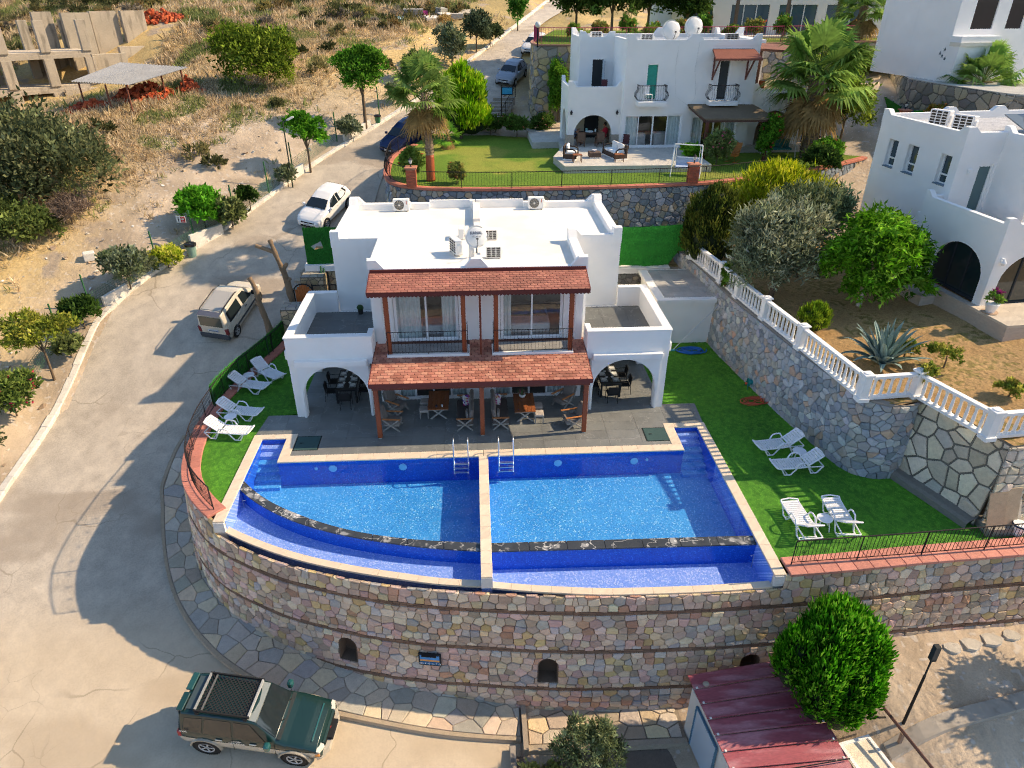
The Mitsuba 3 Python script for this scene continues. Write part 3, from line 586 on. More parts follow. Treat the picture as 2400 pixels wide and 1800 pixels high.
# shingle canopies -----------------------------------------------------------------
def shingle_col(p, n, uv): return dec(uv) * (.72 + .3 * fbm(p.x * 3, p.y * 3, p.z * 3, 2) + .3 * noise(p.x * 90, p.y * 90, p.z * 90)) * (1 - .22 * smoothstep(.5, .7, fbm(p.x * .9, p.y * 1.5, 7, 2)))
bsdf('shingle', shingle_col, .9)
def canopy(name, xL, xR, y0, z0, y1, z1, w, h, pal, cut=None):
    L = math.hypot(y1 - y0, z1 - z0); dy, dz = (y1 - y0) / L, (z1 - z0) / L; g = np.random.default_rng(int(z0 * 100))
    P = lambda u, v, d: np.stack([u, y0 + dy * v - dz * d, z0 + dz * v + dy * d], -1)
    k = part(hs, name + '_deck', M().add(np.concatenate([P(np.array([xL, xR, xR, xL]), np.array([0, 0, L, L]), d) for d in (-.1, 0)]), np.array([[0, 3, 2, 1], [4, 5, 6, 7], [0, 1, 5, 4], [1, 2, 6, 5], [2, 3, 7, 6], [3, 0, 4, 7]]), '5a3a30'), 'matte')
    rows = int(L / h); rest = M(); cnt = 0
    for r in range(rows + 1):
        v0 = r * h; n = int((xR - xL) / w) + 2
        for c in range(n):
            x = xL + (c - (r % 2) * .5) * w; hx = [x + .1 * w, x + .9 * w, x + w, x + w, x, x]; hv = [v0 - .02, v0 - .02, v0 + h * .4, v0 + h * 1.08, v0 + h * 1.08, v0 + h * .4]
            Q = Polygon(zip(hx, hv)).intersection(sbox(xL + .01, -.03, xR - .01, L))
            if cut is not None: Q = Q.difference(cut)
            for q in getattr(Q, 'geoms', [Q]):
                if q.geom_type != 'Polygon' or q.area < .004: continue
                q = q.buffer(-.006, join_style=2)
                if q.is_empty or q.geom_type != 'Polygon': continue
                e = np.array(q.exterior.coords[:-1]); e = e if q.exterior.is_ccw else e[::-1]
                lift = lambda v: .004 + .022 * (1 - (v - v0) / (h * 1.1))
                A = P(e[:, 0], e[:, 1], lift(e[:, 1])); B = P(e[:, 0], e[:, 1], lift(e[:, 1]) * 0 + .0005); m = M()
                m.loft([B, A], col(pal[g.integers(len(pal))]) * g.uniform(.9, 1.1), False, True)
                if cnt < 290: part(hs, name + '_shingle', m, 'shingle'); cnt += 1
                else: rest.ext(m)
    if rest.p: part(hs, name + '_shingle', rest, 'shingle', kind='stuff')
    return P, L
TER = ['a06a5a', 'a87060', 'ac7462', '9c6456', 'a46c5c']
# upper canopy
canopy('upper_canopy', -4.42, 4.42, 1.5, 5.86, 2.79, 6.22, .27, .145, TER)
m = M(); m.box(-4.42, 4.42, 1.47, 1.5, 5.70, 5.875, '5e2a24'); m.box(-4.4, 4.4, 2.72, 2.79, 6.2, 6.34, '5c2a26')
for x in np.arange(-4.36, 4.4, .145): m.lathe([(0, 0), (.07, 0), (.07, .015), (0, .015)], '5e2a24', 8).mapped(lambda v: v) if 0 else m.slab(Polygon([(x - .06, 5.705), (x + .06, 5.705), (x + .045, 5.67), (x, 5.655), (x - .045, 5.67)]), 'y', 0, 1.474, 1.496, '5e2a24')
for s in (-1, 1): a, b = sorted((4.39 * s, 4.44 * s)); m.slab(Polygon([(1.5, 5.72), (2.79, 6.06), (2.79, 6.23), (1.5, 5.88)]), 'x', 0, a, b, '6b2f28')
part(hs, 'upper_fascia', m)
BAL = [(-3.86, -.46), (.48, 3.87)]
# lower canopy with holes for the balconies
canopy('lower_canopy', -4.43, 4.43, -.25, 2.73, 2.79, 3.1, .27, .19, ['a66c5a', 'b07664', 'b67e6a', '9e6654', 'ba8670'], cut=Polygon([(-3.86, 1.82), (-.46, 1.82), (-.46, 9), (-3.86, 9)]).union(Polygon([(.48, 1.82), (3.87, 1.82), (3.87, 9), (.48, 9)])))
m = M(); m.box(-4.43, 4.43, -.29, -.25, 2.56, 2.75, '6b332b')
for s in (-1, 1): a, b = sorted((4.4 * s, 4.45 * s)); m.slab(Polygon([(-.25, 2.57), (2.79, 2.92), (2.79, 3.1), (-.25, 2.75)]), 'x', 0, a, b, '6b332b')
part(hs, 'lower_fascia', m)
m = M()
for k in range(9): x = -4.1 + k * 1.02; m.bar((x, -.2, 2.56), (x, 2.93, 2.92), .08, .14, '5c3022')
part(hs, 'rafters', m, 'wood'); part(hs, 'canopy_beam', M().box(-4.36, 4.36, -.09, .09, 2.36, 2.56, '70331f'), 'wood')
for k, x in enumerate((-4.23, 0.0, 4.23)):
    part(hs, 'canopy_post', M().cbox(x - .09, x + .09, -.09, .09, .1, 2.36, '8a4526', b=.01), 'wood'); part(hs, 'post_foot', M().box(x - .06, x + .06, -.06, .06, .04, .1, 'b9b4ac'))
# balconies
for k, (a, b) in enumerate(BAL):
    part(hs, 'balcony_slab', M().cbox(a, b, 1.55, 2.79, 2.9, 3.06, WHITE, b=.01), 'white_wall')
    for i in range(3):
        for j in range(2): w = (b - a - .2) / 3; part(hs, 'balcony_tile', M().box(a + .1 + i * w + .004, a + .1 + (i + 1) * w - .004, 1.72 + j * .53, 1.72 + (j + 1) * .53 - .006, 3.05, 3.075, lin('8e8d8a') * (.95 + .1 * ((i + j) % 2))), 'slate_tile')
    rl = part(hs, 'balcony_railing', M().tube([(a + .06, 1.62, 4.08), (b - .06, 1.62, 4.08)], .016, '1c1b20', 6).tube([(a + .06, 1.62, 3.16), (b - .06, 1.62, 3.16)], .012, '1c1b20', 4).tube([(a + .06, 1.62, 3.06), (a + .06, 1.62, 4.08)], .016, '1c1b20').tube([(b - .06, 1.62, 3.06), (b - .06, 1.62, 4.08)], .016, '1c1b20').tube([((b - .06 if k == 0 else a + .06), 1.62, 4.08), ((b - .06 if k == 0 else a + .06), 1.62, 4.5)], .016, '1c1b20').tube([((a + b) / 2, 1.62, 3.06), ((a + b) / 2, 1.62, 3.16)], .012, '1c1b20'))
    m = M()
    for x in np.arange(a + .2, b - .1, .145): m.tube([(x, 1.62, 3.16), (x, 1.62, 4.07)], .008, '1c1b20', 4)
    for x in np.arange(a + .55, b - .3, .58):
        for sx in (-1, 1):
            t = np.linspace(0, 5.5, 9)
            for sz in (-1, 1): m.tube(np.c_[x + sx * (.03 + .035 * np.sin(t) * (1 - t / 9)), 1.62 + 0 * t, 3.62 + sz * (.045 + .035 * (1 - np.cos(t)) * (1 - t / 9) - .03)], .006, '1c1b20', 4)
    part(hs, 'balcony_baluster', m, kind='stuff')
for x in (-3.75, -.66, .66, 3.75): part(hs, 'balcony_post', M().cbox(x - .09, x + .09, 1.68, 1.86, 3.06, 5.78, '8a4422', b=.01), 'wood')
part(hs, 'downpipe', M().tube([(.02, 1.62, 5.72), (.02, 1.62, 3.0)], .045, '6e3726', 8), 'matte', True)
part(hs, 'upper_beam', M().box(-4.1, 4.1, 1.7, 1.84, 5.62, 5.74, '6e3722'), 'wood')
# glazing: sliding doors with white frames, curtains behind
def glazing(root, name, x0, x1, z0, z1, y, n, curtains=True, fc=(.78, .79, .8), dark=None, openp=()):
    w = (x1 - x0) / n; f = .055
    k = part(root, name, M().box(x0, x1, y - .06, y + .06, z1 - .07, z1, fc).box(x0, x1, y - .06, y + .06, z0, z0 + .08, fc).box(x0, x0 + f, y - .06, y + .06, z0 + .08, z1 - .07, fc).box(x1 - f, x1, y - .06, y + .06, z0 + .08, z1 - .07, fc), 'plastic')
    for i in range(n):
        a, b = x0 + i * w + (f if i == 0 else -.02), x0 + (i + 1) * w - (f if i == n - 1 else -.02); yy = y + (.025 if i % 2 else -.025); m = M(); q = .06
        if i in openp: continue
        for r in ((a, b, z0 + .08, z0 + .08 + q), (a, b, z1 - .07 - q, z1 - .07), (a, a + q, z0 + .08 + q, z1 - .07 - q), (b - q, b, z0 + .08 + q, z1 - .07 - q)): m.box(r[0], r[1], yy - .02, yy + .02, r[2], r[3], fc)
        part(root, name + '_sash', m, 'plastic')
        part(root, name + '_pane', M().add([(a + q, yy, z0 + .14), (b - q, yy, z0 + .14), (b - q, yy, z1 - .12), (a + q, yy, z1 - .12)], [[0, 1, 2, 3]]), 'pane')
    if curtains:
        for a, b in curtains:
            t = np.linspace(a, b, int((b - a) / .05) + 3); yy = y + .2 + .035 * np.sin(t * 34); m = M(); m.loft([np.c_[t, yy, 0 * t + z0 + .03], np.c_[t, yy, 0 * t + z1 - .05]], (.50, .58, .58), closed=False); part(root, 'curtain', m)
for a, b in ((-3.6, -.9), (.9, 3.54)): glazing(hs, 'balcony_door', a, b, 3.06, 5.28, 2.93, 2, [(a + .05, a + 1.1), (b - .7, b - .05)] if a < 0 else [(a + .05, a + .45)])
for a, b in dw: glazing(hs, 'terrace_door', a, b, .05, 2.28, 3.1, 4, [(a + .05, a + .8), (b - .8, b - .05)])
m = M(); m.box(-4.2, 4.2, 3.3, 6.7, .02, .03, '6d6862'); m.box(-4.2, 4.2, 3.1, 6.7, 2.95, 3.04, 'a5a09a'); m.box(-.1, .1, 3.3, 6.7, .03, 2.9, 'b5b0a8'); m.box(-.1, .1, 3.05, 12, 3.05, 5.85, 'b5b0a8'); m.box(-4.26, 4.26, 6.95, 7.05, 3.05, 5.9, 'b0aba4')
for x in (-3.3, 1.1): m.cbox(x, x + 2.0, 3.6, 5.4, 3.05, 3.45, 'd6d4d0', b=.05); m.cbox(x + .1, x + 1.9, 4.4, 5.35, 3.42, 3.5, 'b7a288', b=.03)
for x in (-2.9, 1.2): m.cbox(x, x + 1.9, 5.2, 6.1, .03, .75, '5a5450', b=.06)
part(hs, 'interior', m)
for s in (-1, 1):   # doors onto the roof terraces
    a, b = sorted((4.3 * s, 4.36 * s)); part(hs, 'terrace_side_door', M().box(a, b, 5.72, 6.48, 2.93, 4.98, '9fb0ba'), 'plastic')
    m = M(); m.cbox(*sorted((5.2 * s, 5.9 * s)), 6.58, 6.6, .05, 2.1, '6d6a66'); part(hs, 'annex_door', m)
# ------------------------------------------------------------------ grey rubble wall, beige wall and balustrade of the neighbour's yard
gmap, glen = path_map(resample(GREY, 120), 3.1, .06)
gw = thing('stone_wall', 'high grey rubble wall with scattered reddish stones between right lawn and the white balustrade', 'stone wall')
gl = resample(GREY, 120); part(gw, 'mortar', sheet(M(), sbox(0, -.3, glen, 3.1), gmap, '6d6c6a'))
lay(gw, 'stone', cells(0, glen, -.1, 3.06, .30, .27, 41, jit=.6), gmap, ['9a9fa4', 'a5abb0', '8b929a', 'b0b4b6', '9c9c9a', '858c94', 'b2b1ac', '989b9f', 'a9a098', 'b89e8c', '90979e', 'a6a6a4', '949aa2', 'a0a6ac'], .055, .009, 42, limit=300)
part(gw, 'cap', M().loft([np.c_[gl, np.full(120, 3.06)], np.c_[gl, np.full(120, 3.12)], np.c_[gl - [-.5, 0], np.full(120, 3.12)]], '8a847b', closed=False))
BEI = np.array([(16.0, -3.05), (16.25, -3.8), (16.7, -5.0), (17.18, -6.4)]); bmap, blen = path_map(resample(BEI, 30), 3.3, .09)
bw = thing('stone_wall', 'beige wall of large pale stones in thick mortar at the far right lawn corner', 'stone wall')
part(bw, 'mortar', sheet(M(), sbox(0, -.2, blen + .2, 3.3), bmap, '6c685f')); BPAL = ['cabda6', 'd2c5ac', 'beb29c', 'd6cbb6', 'c4b8a4', 'b6afa2']
lay(bw, 'stone', cells(0, blen, .05, 3.25, .58, .55, 43, jit=.6), bmap, BPAL, .05, .035, 44)
BE2 = np.array([(17.02, -6.42), (20, -6.1), (26, -5.5)]); b2map, b2len = path_map(resample(BE2, 30), 3.3, .05)
part(bw, 'end_mortar', sheet(M(), sbox(0, -.2, b2len, 3.3), b2map, '6c685f')); lay(bw, 'end_stone', cells(0, b2len, .05, 3.25, .42, .36, 45, jit=.5), b2map, BPAL + ['d2c7b0'], .06, .02, 46, limit=90)
f2, _ = path_map(resample(BEI, 30), 0, 0); u = np.linspace(-.0, blen, 20)
part(bw, 'footing', M().loft([f2(u, -.2, .75), f2(u, .22, .72), f2(u, .3, .6), f2(u, .34, .1)], '7d786f', closed=False).box(17.0, 26, -7.05, -6.2, -.2, .3, '8b857a'))
def yard_z(x, y): return 3.08 + .075 * np.clip(np.asarray(x, float) - 14.5, -2, 9)
YP = Polygon(np.vstack([GREY + [.1, 0], BEI[1:] + [.05, .05], [(26, -5.4), (46, -3), (46, 18), (20, 19), (11.8, 15)]])).buffer(0)
yx, yy = np.arange(11, 46.5, .5), np.arange(-7, 20, .5); v = []; f = []; n = 0
for a in yx:
    for b in yy:
        q = sbox(a, b, a + .5, b + .5).intersection(YP)
        for r in getattr(q, 'geoms', [q]):
            if r.geom_type == 'Polygon' and r.area > 1e-5:
                tv, tf = trimesh.creation.triangulate_polygon(r, engine='earcut'); v.append(np.c_[tv, yard_z(tv[:, 0], tv[:, 1]) + .1 * (meshkit.noise(np.c_[tv * .8, tv[:, 0] * 0]) - .5)]); f.append(np.asarray(tf) + n); n += len(tv)
def yardcol(p, n, uv):
    a = fbm(p.x * .8, p.y * .8, 0, 3); b = noise(p.x * 7, p.y * 7, 3); d = noise(p.x * 26, p.y * 26, 5)
    return mix(mix(lin('8f6f44'), lin('b8996a'), a), mix(lin('6b5a2a'), lin('7a7436'), d), smoothstep(.52, .72, .6 * a + .4 * b) * .8) * (.7 + .45 * d)
bsdf('yard_soil', yardcol, .95, bump=lambda p, n, uv: fbm(p.x * 9, p.y * 9, 0, 3), bscale=.05)
setting('yard_ground', M().add(np.vstack(v), np.vstack(f)), 'yard_soil', True)
# balustrade
bal_prof = [(.075, 0), (.075, .06), (.05, .08), (.062, .26), (.05, .5), (.045, .62), (.07, .66), (.07, .72)]
bal = M().lathe(bal_prof, WHITE, 8).shape('white_wall', 40)
def balustrade(label, pts, z, skip=()):
    k = thing('balustrade', label, 'balustrade')
    for i, (a, b) in enumerate(zip(pts[:-1], pts[1:])):
        a, b = np.array(a, float), np.array(b, float); L = np.linalg.norm(b - a); t = (b - a) / L; za, zb = z[i], z[i + 1]; an = math.atan2(t[1], t[0])
        for q, zz in ((a, za),) + (((b, zb),) if i == len(pts) - 2 else ()):
            part(k, 'post', M().cbox(-.15, .15, -.15, .15, -.05, 1.0, WHITE).cbox(-.2, .2, -.2, .2, 1.0, 1.07, WHITE).cbox(-.2, .2, -.2, .2, -.05, .1, WHITE).lathe([(.0, 1.07), (.13, 1.07), (.14, 1.1), (.09, 1.11), (0, 1.09)], WHITE, 10), 'white_wall', tw=tw(q[0], q[1], zz, an))
        A, B = np.r_[a + t * .15, za], np.r_[b - t * .15, zb]
        part(k, 'top_rail', M().bar(A + [0, 0, .9], B + [0, 0, .9], .2, .1, WHITE), 'white_wall'); part(k, 'bottom_rail', M().bar(A + [0, 0, .05], B + [0, 0, .05], .2, .1, WHITE), 'white_wall')
        n = int((L - .4) / .27)
        for c in range(n): q = a + t * (.2 + (c + .5) * (L - .4) / n); part(k, 'baluster', bal, tw=tw(q[0], q[1], za + (zb - za) * (.2 + (c + .5) * (L - .4) / n) / L + .1, an))
balustrade('long white balustrade on the grey rubble wall, turning the corner past the agave', [(11.95, 12.6), (12.45, 8.8), (12.62, 6.8), (12.95, 4.2), (13.35, 1.2), (13.86, -3.0), (15.85, -2.95), (16.55, -5.95), (19.5, -5.7), (25, -5.2)], [3.15, 3.15, 3.14, 3.14, 3.14, 3.14, 3.2, 3.34, 3.34, 3.34])
# ------------------------------------------------------------------ white store room beside the house
st = thing('store_room', 'small white store room with grey tiled flat roof between duplex and grey stone wall', 'outbuilding')
part(st, 'wall', M().box(9.2, 12.3, 8.25, 12.4, -.1, 2.3, WHITE), 'white_wall'); m = M(); m.cbox(9.05, 12.46, 8.1, 12.6, 2.3, 2.5, WHITE); part(st, 'roof_slab', m, 'white_wall')
for i in range(5):
    for j in range(6): part(st, 'roof_tile', M().box(9.5 + i * .55 + .004, 9.5 + (i + 1) * .55 - .004, 8.45 + j * .66 + .004, 8.45 + (j + 1) * .66 - .004, 2.46, 2.53, lin('a7a5a2') * (.93 + .1 * ((i * 3 + j * 2) % 4) / 3)), 'slate_tile')
part(st, 'vent_window', M().box(9.17, 9.21, 9.4, 10.8, 1.35, 1.85, '8b8f90'), 'dark_glass')
# ------------------------------------------------------------------ slope behind the house: low walls with green screens
lw = thing('low_wall', 'low rubble wall with white cap below the green screen, behind the duplex on the right', 'stone wall')
fm, fl = path_map(np.array([(7.0, 13.15), (12.2, 13.15)]), 2.2, .02); part(lw, 'mortar', sheet(M(), sbox(0, -.4, fl, 2.1), fm, '55524d')); lay(lw, 'stone', cells(0, fl, -.2, 2.05, .34, .3, 61, jit=.5), fm, ['86837d', '7b7a78', '948d80', '6f6f6f'], .05, .015, 62, limit=60)
part(lw, 'cap', M().cbox(7.0, 11.0, 13.05, 13.6, 2.1, 2.42, WHITE).cbox(11.0, 12.2, 13.1, 13.5, 2.05, 2.3, '9a8f7d'), 'white_wall')
lw2 = thing('low_wall', 'low rubble wall with white cap below the green screen, behind the duplex on the left', 'stone wall')
fm, fl = path_map(np.array([(-9.6, 13.15), (-6.6, 13.15)]), 2.6, .02); part(lw2, 'mortar', sheet(M(), sbox(0, .4, fl, 2.6), fm, '55524d')); lay(lw2, 'stone', cells(1.2, fl, .6, 2.55, .34, .3, 63, jit=.5), fm, ['9a8c74', '8b8172', 'a8997f', '7d766b'], .05, .015, 64, limit=40)
part(lw2, 'cap', M().cbox(-9.62, -6.5, 13.0, 13.5, 2.6, 2.95, WHITE), 'white_wall')
def grasscol(p, n, uv): return dec(uv) * 1.5 * (.45 + .8 * noise(p.x * 40, p.y * 40, p.z * 40) + .35 * fbm(p.x * 1.5, p.y * 1.5, p.z * 3, 2))
bsdf('hedge_mat', grasscol, .9, bump=lambda p, n, uv: noise(p.x * 50, p.y * 50, p.z * 50), bscale=.04)
def green_screen(label, pts, zs, h, c='1f5e1c', holes=(), tufts=2600, lean=0.0, dense=True):
    """artificial hedge mat: a backing sheet covered with short plastic needles, on posts"""
    k = thing('green_screen', label, 'screen fence'); pts = np.asarray(pts, float); g = np.random.default_rng(int(abs(pts[0][0]) * 100))
    fmap, L = path_map(pts, 0, 0); s0 = np.r_[0, np.cumsum(np.linalg.norm(np.diff(pts, axis=0), axis=1))]; zb = lambda u: np.interp(u, s0, zs)
    P = sbox(0, 0, L, h)
    for q in holes: P = P.difference(Polygon(q))
    mp = lambda u, v, d: fmap(u, np.asarray(zb(u)) + np.asarray(v), d)
    m = sheet(M(), P, lambda u, v, d: mp(u, v, d), c, .4, .02); sheet(m, P, lambda u, v, d: mp(u, v, d), c, .4, -.02); part(k, 'mat', m, 'hedge_mat')
    u, v = g.uniform(0, L, tufts), g.uniform(0, h, tufts); ok = contains_xy(P, u, v); u, v = u[ok], v[ok]; n = len(u); V = []
    for side in (1, -1):
        base = mp(u, v, .02 * side); tip = mp(u + g.normal(0, .05, n), v + g.normal(0.03, .06, n), side * g.uniform(.05, .1, n)); w = mp(u + .03, v, .02 * side); V.append(np.stack([base, w, tip], 1))
    V = np.concatenate(V).reshape(-1, 3); m = M().add(V, np.arange(len(V)).reshape(-1, 3), lin(c) * 1.3); part(k, 'needles', m, 'hedge_mat', kind='stuff')
    for uu in np.linspace(.05, L - .05, max(2, int(L / 2.2) + 1)): part(k, 'post', M().tube([mp(uu, -.3, -.05), mp(uu, h + .03, -.05)], .03, '1d4a2c', 8))
    return k
green_screen('flat green artificial hedge screen behind the duplex on the right, torn at its lower corner', [(7.0, 13.35), (9.3, 13.35), (11.9, 13.5)], [2.42, 2.42, 2.5], 2.3, '2b7a2a', holes=[[(3.9, -.1), (4.2, .4), (4.5, .75), (6, .8), (6, -.1)], [(1, .0), (1.2, .12), (2.4, .05), (2.4, -.1), (1, -.1)]])
green_screen('flat green artificial hedge screen standing behind the duplex on the left', [(-9.5, 13.25), (-6.5, 13.25)], [2.95, 2.95], 2.05, '1f5e1c', holes=[[(.3, 1.0), (.9, 1.3), (1.0, .9), (.5, .8)], [(1.4, .9), (2.4, .95), (2.3, .8)], [(2, .1), (3, .35), (3, 0)]])
# passage and slope between house and the upper garden wall
v = [(-9.6, 13.2, 2.6), (12.2, 13.2, 2.1), (12.2, 16.2, 2.9), (-9.6, 16.2, 3.0)]; setting('slope', M().add(v, [[0, 1, 2, 3]]), 'yard_soil')
# ------------------------------------------------------------------ iron railings
IR = '201a1c'
def railing(label, pts, zs, h, step, belly=0.0, c=IR, name='railing', post_every=2.0, orn=True, group=None, cat='railing', bw=.009):
    """iron railing: rails, posts, and thin bars joined in one part"""
    k = thing(name, label, cat, group); pts = np.asarray(pts, float); fmap, L = path_map(pts, 0, 0); s0 = np.r_[0, np.cumsum(np.linalg.norm(np.diff(pts, axis=0), axis=1))]; zb = lambda u: np.interp(u, s0, zs)
    at = lambda u, v, d=0.0: fmap(np.asarray(u, float), np.asarray(zb(u)) + v, d); uu = np.unique(np.r_[np.arange(0, L, .5), s0, L])
    part(k, 'top_rail', M().tube(at(uu, h), .022, c, 6)); part(k, 'bottom_rail', M().tube(at(uu, .1), .014, c, 4)); m = M()
    for u in np.linspace(0, L, max(2, int(L / post_every) + 1)): part(k, 'post', M().tube(at(np.array([u, u]), np.array([0, h + .02])), .02, c, 6))
    for j, u in enumerate(np.arange(step / 2, L, step)):
        if belly:
            t = np.linspace(0, 1, 7); m.tube(at(np.full(7, u), .1 + (h - .1) * t, belly * np.sin(math.pi * np.minimum(1, t * 1.35)) * (t < .8) + .0), bw, c, 4)
        else: m.tube(at(np.array([u, u]), np.array([.1, h])), bw, c, 4)
        if orn and j % 5 == 2:
            for sx in (-1, 1):
                for sz in (-1, 1): t = np.linspace(0, 4.5, 6); m.tube(at(u + sx * (.03 + .04 * np.sin(t)), h * .5 + sz * (.05 + .04 * np.cos(t))), .007, c, 4)
    part(k, 'bars', m, kind='stuff'); return k
lr = WL[(ws > s_at(-10.35, 10.4)) & (ws < sA - .35)]; lro = offset_line(lr, .27); half = int(len(lro) * .50)
railing('black iron railing curving along the left coping, its upper half screened with green matting', lro, np.full(len(lro), .13), 1.0, .13)
q = offset_line(lr, .2)[:half]; green_screen('dark green hedge matting tied to the railing above the left loungers', q, np.full(len(q), .2), .95, '2a6a1c', tufts=5000)
rr = np.array([(9.75, -8.1), (13.5, -7.93), (18.0, -7.66), (23, -7.4)]); railing('straight black iron railing along the coping of the right lawn', rr, [.13] * 4, 1.0, .135)
# ------------------------------------------------------------------ entrance steps, pillars and gate at the left of the house
sg_ = thing('entrance_steps', 'broad stone entrance steps climbing beside the bare tree trunks', 'steps')
for k in range(9):
    z = .35 + .27 * k; y = 10.9 + k * .62 ; x0, x1 = -11.9 + .26 * k, -9.2 - .06 * k
    part(sg_, 'step', M().add([(x0, y, z - .9), (x1, y - .25, z - .9), (x1, y + 1.6, z - .9), (x0 + .25, y + 1.7, z - .9), (x0, y, z), (x1, y - .25, z), (x1, y + 1.6, z), (x0 + .25, y + 1.7, z)], [[0, 3, 2, 1], [4, 5, 6, 7], [0, 1, 5, 4], [1, 2, 6, 5], [2, 3, 7, 6], [3, 0, 4, 7]], lin('a89a85') * (.9 + .1 * (k % 3))), 'stone')
def stone_pillar(label, x0, x1, y0, y1, z0, z1, seed):
    k = thing('stone_pillar', label, 'pillar'); part(k, 'core', M().box(x0, x1, y0, y1, z0, z1, '6a6258')); 
    for (a, b) in (((x0, y0), (x1, y0)), ((x0, y1), (x0, y0)), ((x1, y0), (x1, y1))):
        pm, L = path_map(np.array([a, b]), 0, 0); lay(k, 'stone', cells(0, L, z0 + .05, z1 - .03, .34, .34, seed, jit=.5), pm, ['b09a78', 'a08c70', 'bca888'], .03, .022, seed, limit=40, flat=True); seed += 1
    lay(k, 'top_stone', cells(x0, x1, y0, y1, .4, .35, seed, jit=.5), lambda u, v, d: np.stack(np.broadcast_arrays(u, v, z1 + np.asarray(d)), -1), ['aaa091', '9a948a'], .02, .018, seed, limit=10, flat=True)
stone_pillar('crazy paved stone pillar at the end of the green railing, beside the roof terrace', -10.35, -9.35, 9.6, 10.7, -.2, 1.75, 71)
stone_pillar('crazy paved stone pillar behind the wooden gate', -9.75, -8.5, 12.2, 13.1, .5, 2.55, 75)
gt = thing('garden_gate', 'arched orange brown wooden gate in a black frame beside the house', 'gate'); m = M()
for k in range(7): x = -9.95 + k * .13; h = 1.5 + .35 * math.sin(math.pi * (k + .5) / 7); part(gt, 'board', M().cbox(x + .004, x + .126, 11.5, 11.54, .55, .55 + h, 'b5642c', b=.006), 'wood')
part(gt, 'frame', M().tube([(-10.0, 11.48, .4)] + [(-9.5 - .5 * math.cos(t), 11.48, 2.05 + .4 * math.sin(t)) for t in np.linspace(0, math.pi, 9)] + [(-9.0, 11.48, .4)], .035, '1c1a1a')); part(gt, 'rail', M().tube([(-9.0, 11.5, 2.35), (-6.7, 11.6, 2.35)], .03, '1c1a1a').tube([(-9.0, 11.5, 0.3), (-9.0, 11.5, 2.4)], .045, '1c1a1a'))
single('green_pole', 'pair of leaning dark green poles behind the gate', 'pole', M().tube([(-8.5, 11.9, .2), (-8.75, 13, 2.9)], .045, '2a5a3a').tube([(-8.35, 11.9, .2), (-8.6, 13, 2.8)], .04, '2a5a3a'))
# ------------------------------------------------------------------ upper garden
UZ = 6.58
UP = np.array([(-3.4, 33), (-4.36, 28.08), (-5.17, 25.92), (-5.62, 22.87), (-5.53, 19.72), (-5.04, 17.0), (-3.9, 15.6), (-2.2, 15.0), (1.85, 14.72), (7.09, 14.9), (12.29, 15.4), (17.0, 16.9), (20.76, 18.6), (26, 22)]); UL = resample(UP, 200)
umap, ulen = path_map(UL, UZ - .1, .03); ul = thing('garden_wall', 'curving grey blue stone wall below the upper garden, behind the duplex', 'stone wall')
part(ul, 'mortar', sheet(M(), sbox(0, 1.5, ulen, UZ - .08), umap, '55585a')); uc = [P for P in cells(0, ulen, 1.8, UZ - .1, .36, .33, 81, jit=.6) if (lambda p: p[2] > float(ground_z(p[0], p[1] - .2)) - .3)(umap(P.centroid.x, P.centroid.y, 0))]
lay(ul, 'stone', uc, umap, ['7c858d', '8b949b', '6d7780', '9aa0a3', '858a8c', 'a09a8c', '737d86', 'ab9a80', '8e9296'], .07, .016, 82, limit=260)
us = np.r_[0, np.cumsum(np.linalg.norm(np.diff(UL, axis=0), axis=1))]; seg = UL[(us > 5)]
coping(ul, 'coping_tile', seg, -.3, .12, UZ + .06, .14, .55, 'b5705a')
def lawn2(p, n, uv):
    a = fbm(p.x * .35, p.y * .35, 0, 3); b = noise(p.x * 6, p.y * 6, 3); d = noise(p.x * 30, p.y * 30, 5)
    return mix(mix(lin('4d7019'), lin('7c9430'), a * .7 + b * .3), lin('a89a4a'), smoothstep(.5, .7, a) * .45) * (.72 + .5 * d)
bsdf('garden_lawn', lawn2, .95, bump=lambda p, n, uv: noise(p.x * 40, p.y * 40, 0), bscale=.03)
setting('garden_lawn', M().prism(Polygon(np.vstack([UL + [0, .12], [(26, 37), (-2.6, 37)]])).buffer(0), 1.5, UZ), 'garden_lawn')
sA2 = LineString(UL).project(Point(-4.6, 27)); ui = np.array([p for p, s in zip(offset_line(UL, .1), us) if s > 6 and p[0] < -3.6]); uj = np.array([p for p, s in zip(offset_line(UL, .1), us) if p[0] > -3.6 and s > 15 and p[0] < 18.5])
railing('bellied black iron railing around the rounded corner of the upper garden', ui, np.full(len(ui), UZ + .06), 1.0, .14, belly=.16, orn=False)
railing('long straight black iron railing along the front of the upper garden', uj, np.full(len(uj), UZ + .06), .85, .16, orn=False, post_every=2.6)
lamp_n = 0
def brick_pillar(label, lamplabel, x, y, z, h=1.0):
    k = thing('brick_pillar', label, 'pillar'); g = np.random.default_rng(int(abs(x) * 10)); part(k, 'core', M().box(x - .26, x + .26, y - .26, y + .26, z, z + h, '8f7a68'))
    for c in range(int(h / .085)):
        for dx in (-.28, -.03 if c % 2 else -.15, .1):
            w = .24; a0 = max(x - .285, x + dx); part(k, 'brick', M().box(a0, min(a0 + w, x + .285), y - .285, y + .2, z + c * .085, z + c * .085 + .07, lin('a8583e') * g.uniform(.75, 1.15)))
    part(k, 'cap', M().cbox(x - .34, x + .34, y - .34, y + .34, z + h, z + h + .07, 'b0765e')); lantern(lamplabel, x, y, z + h + .07)
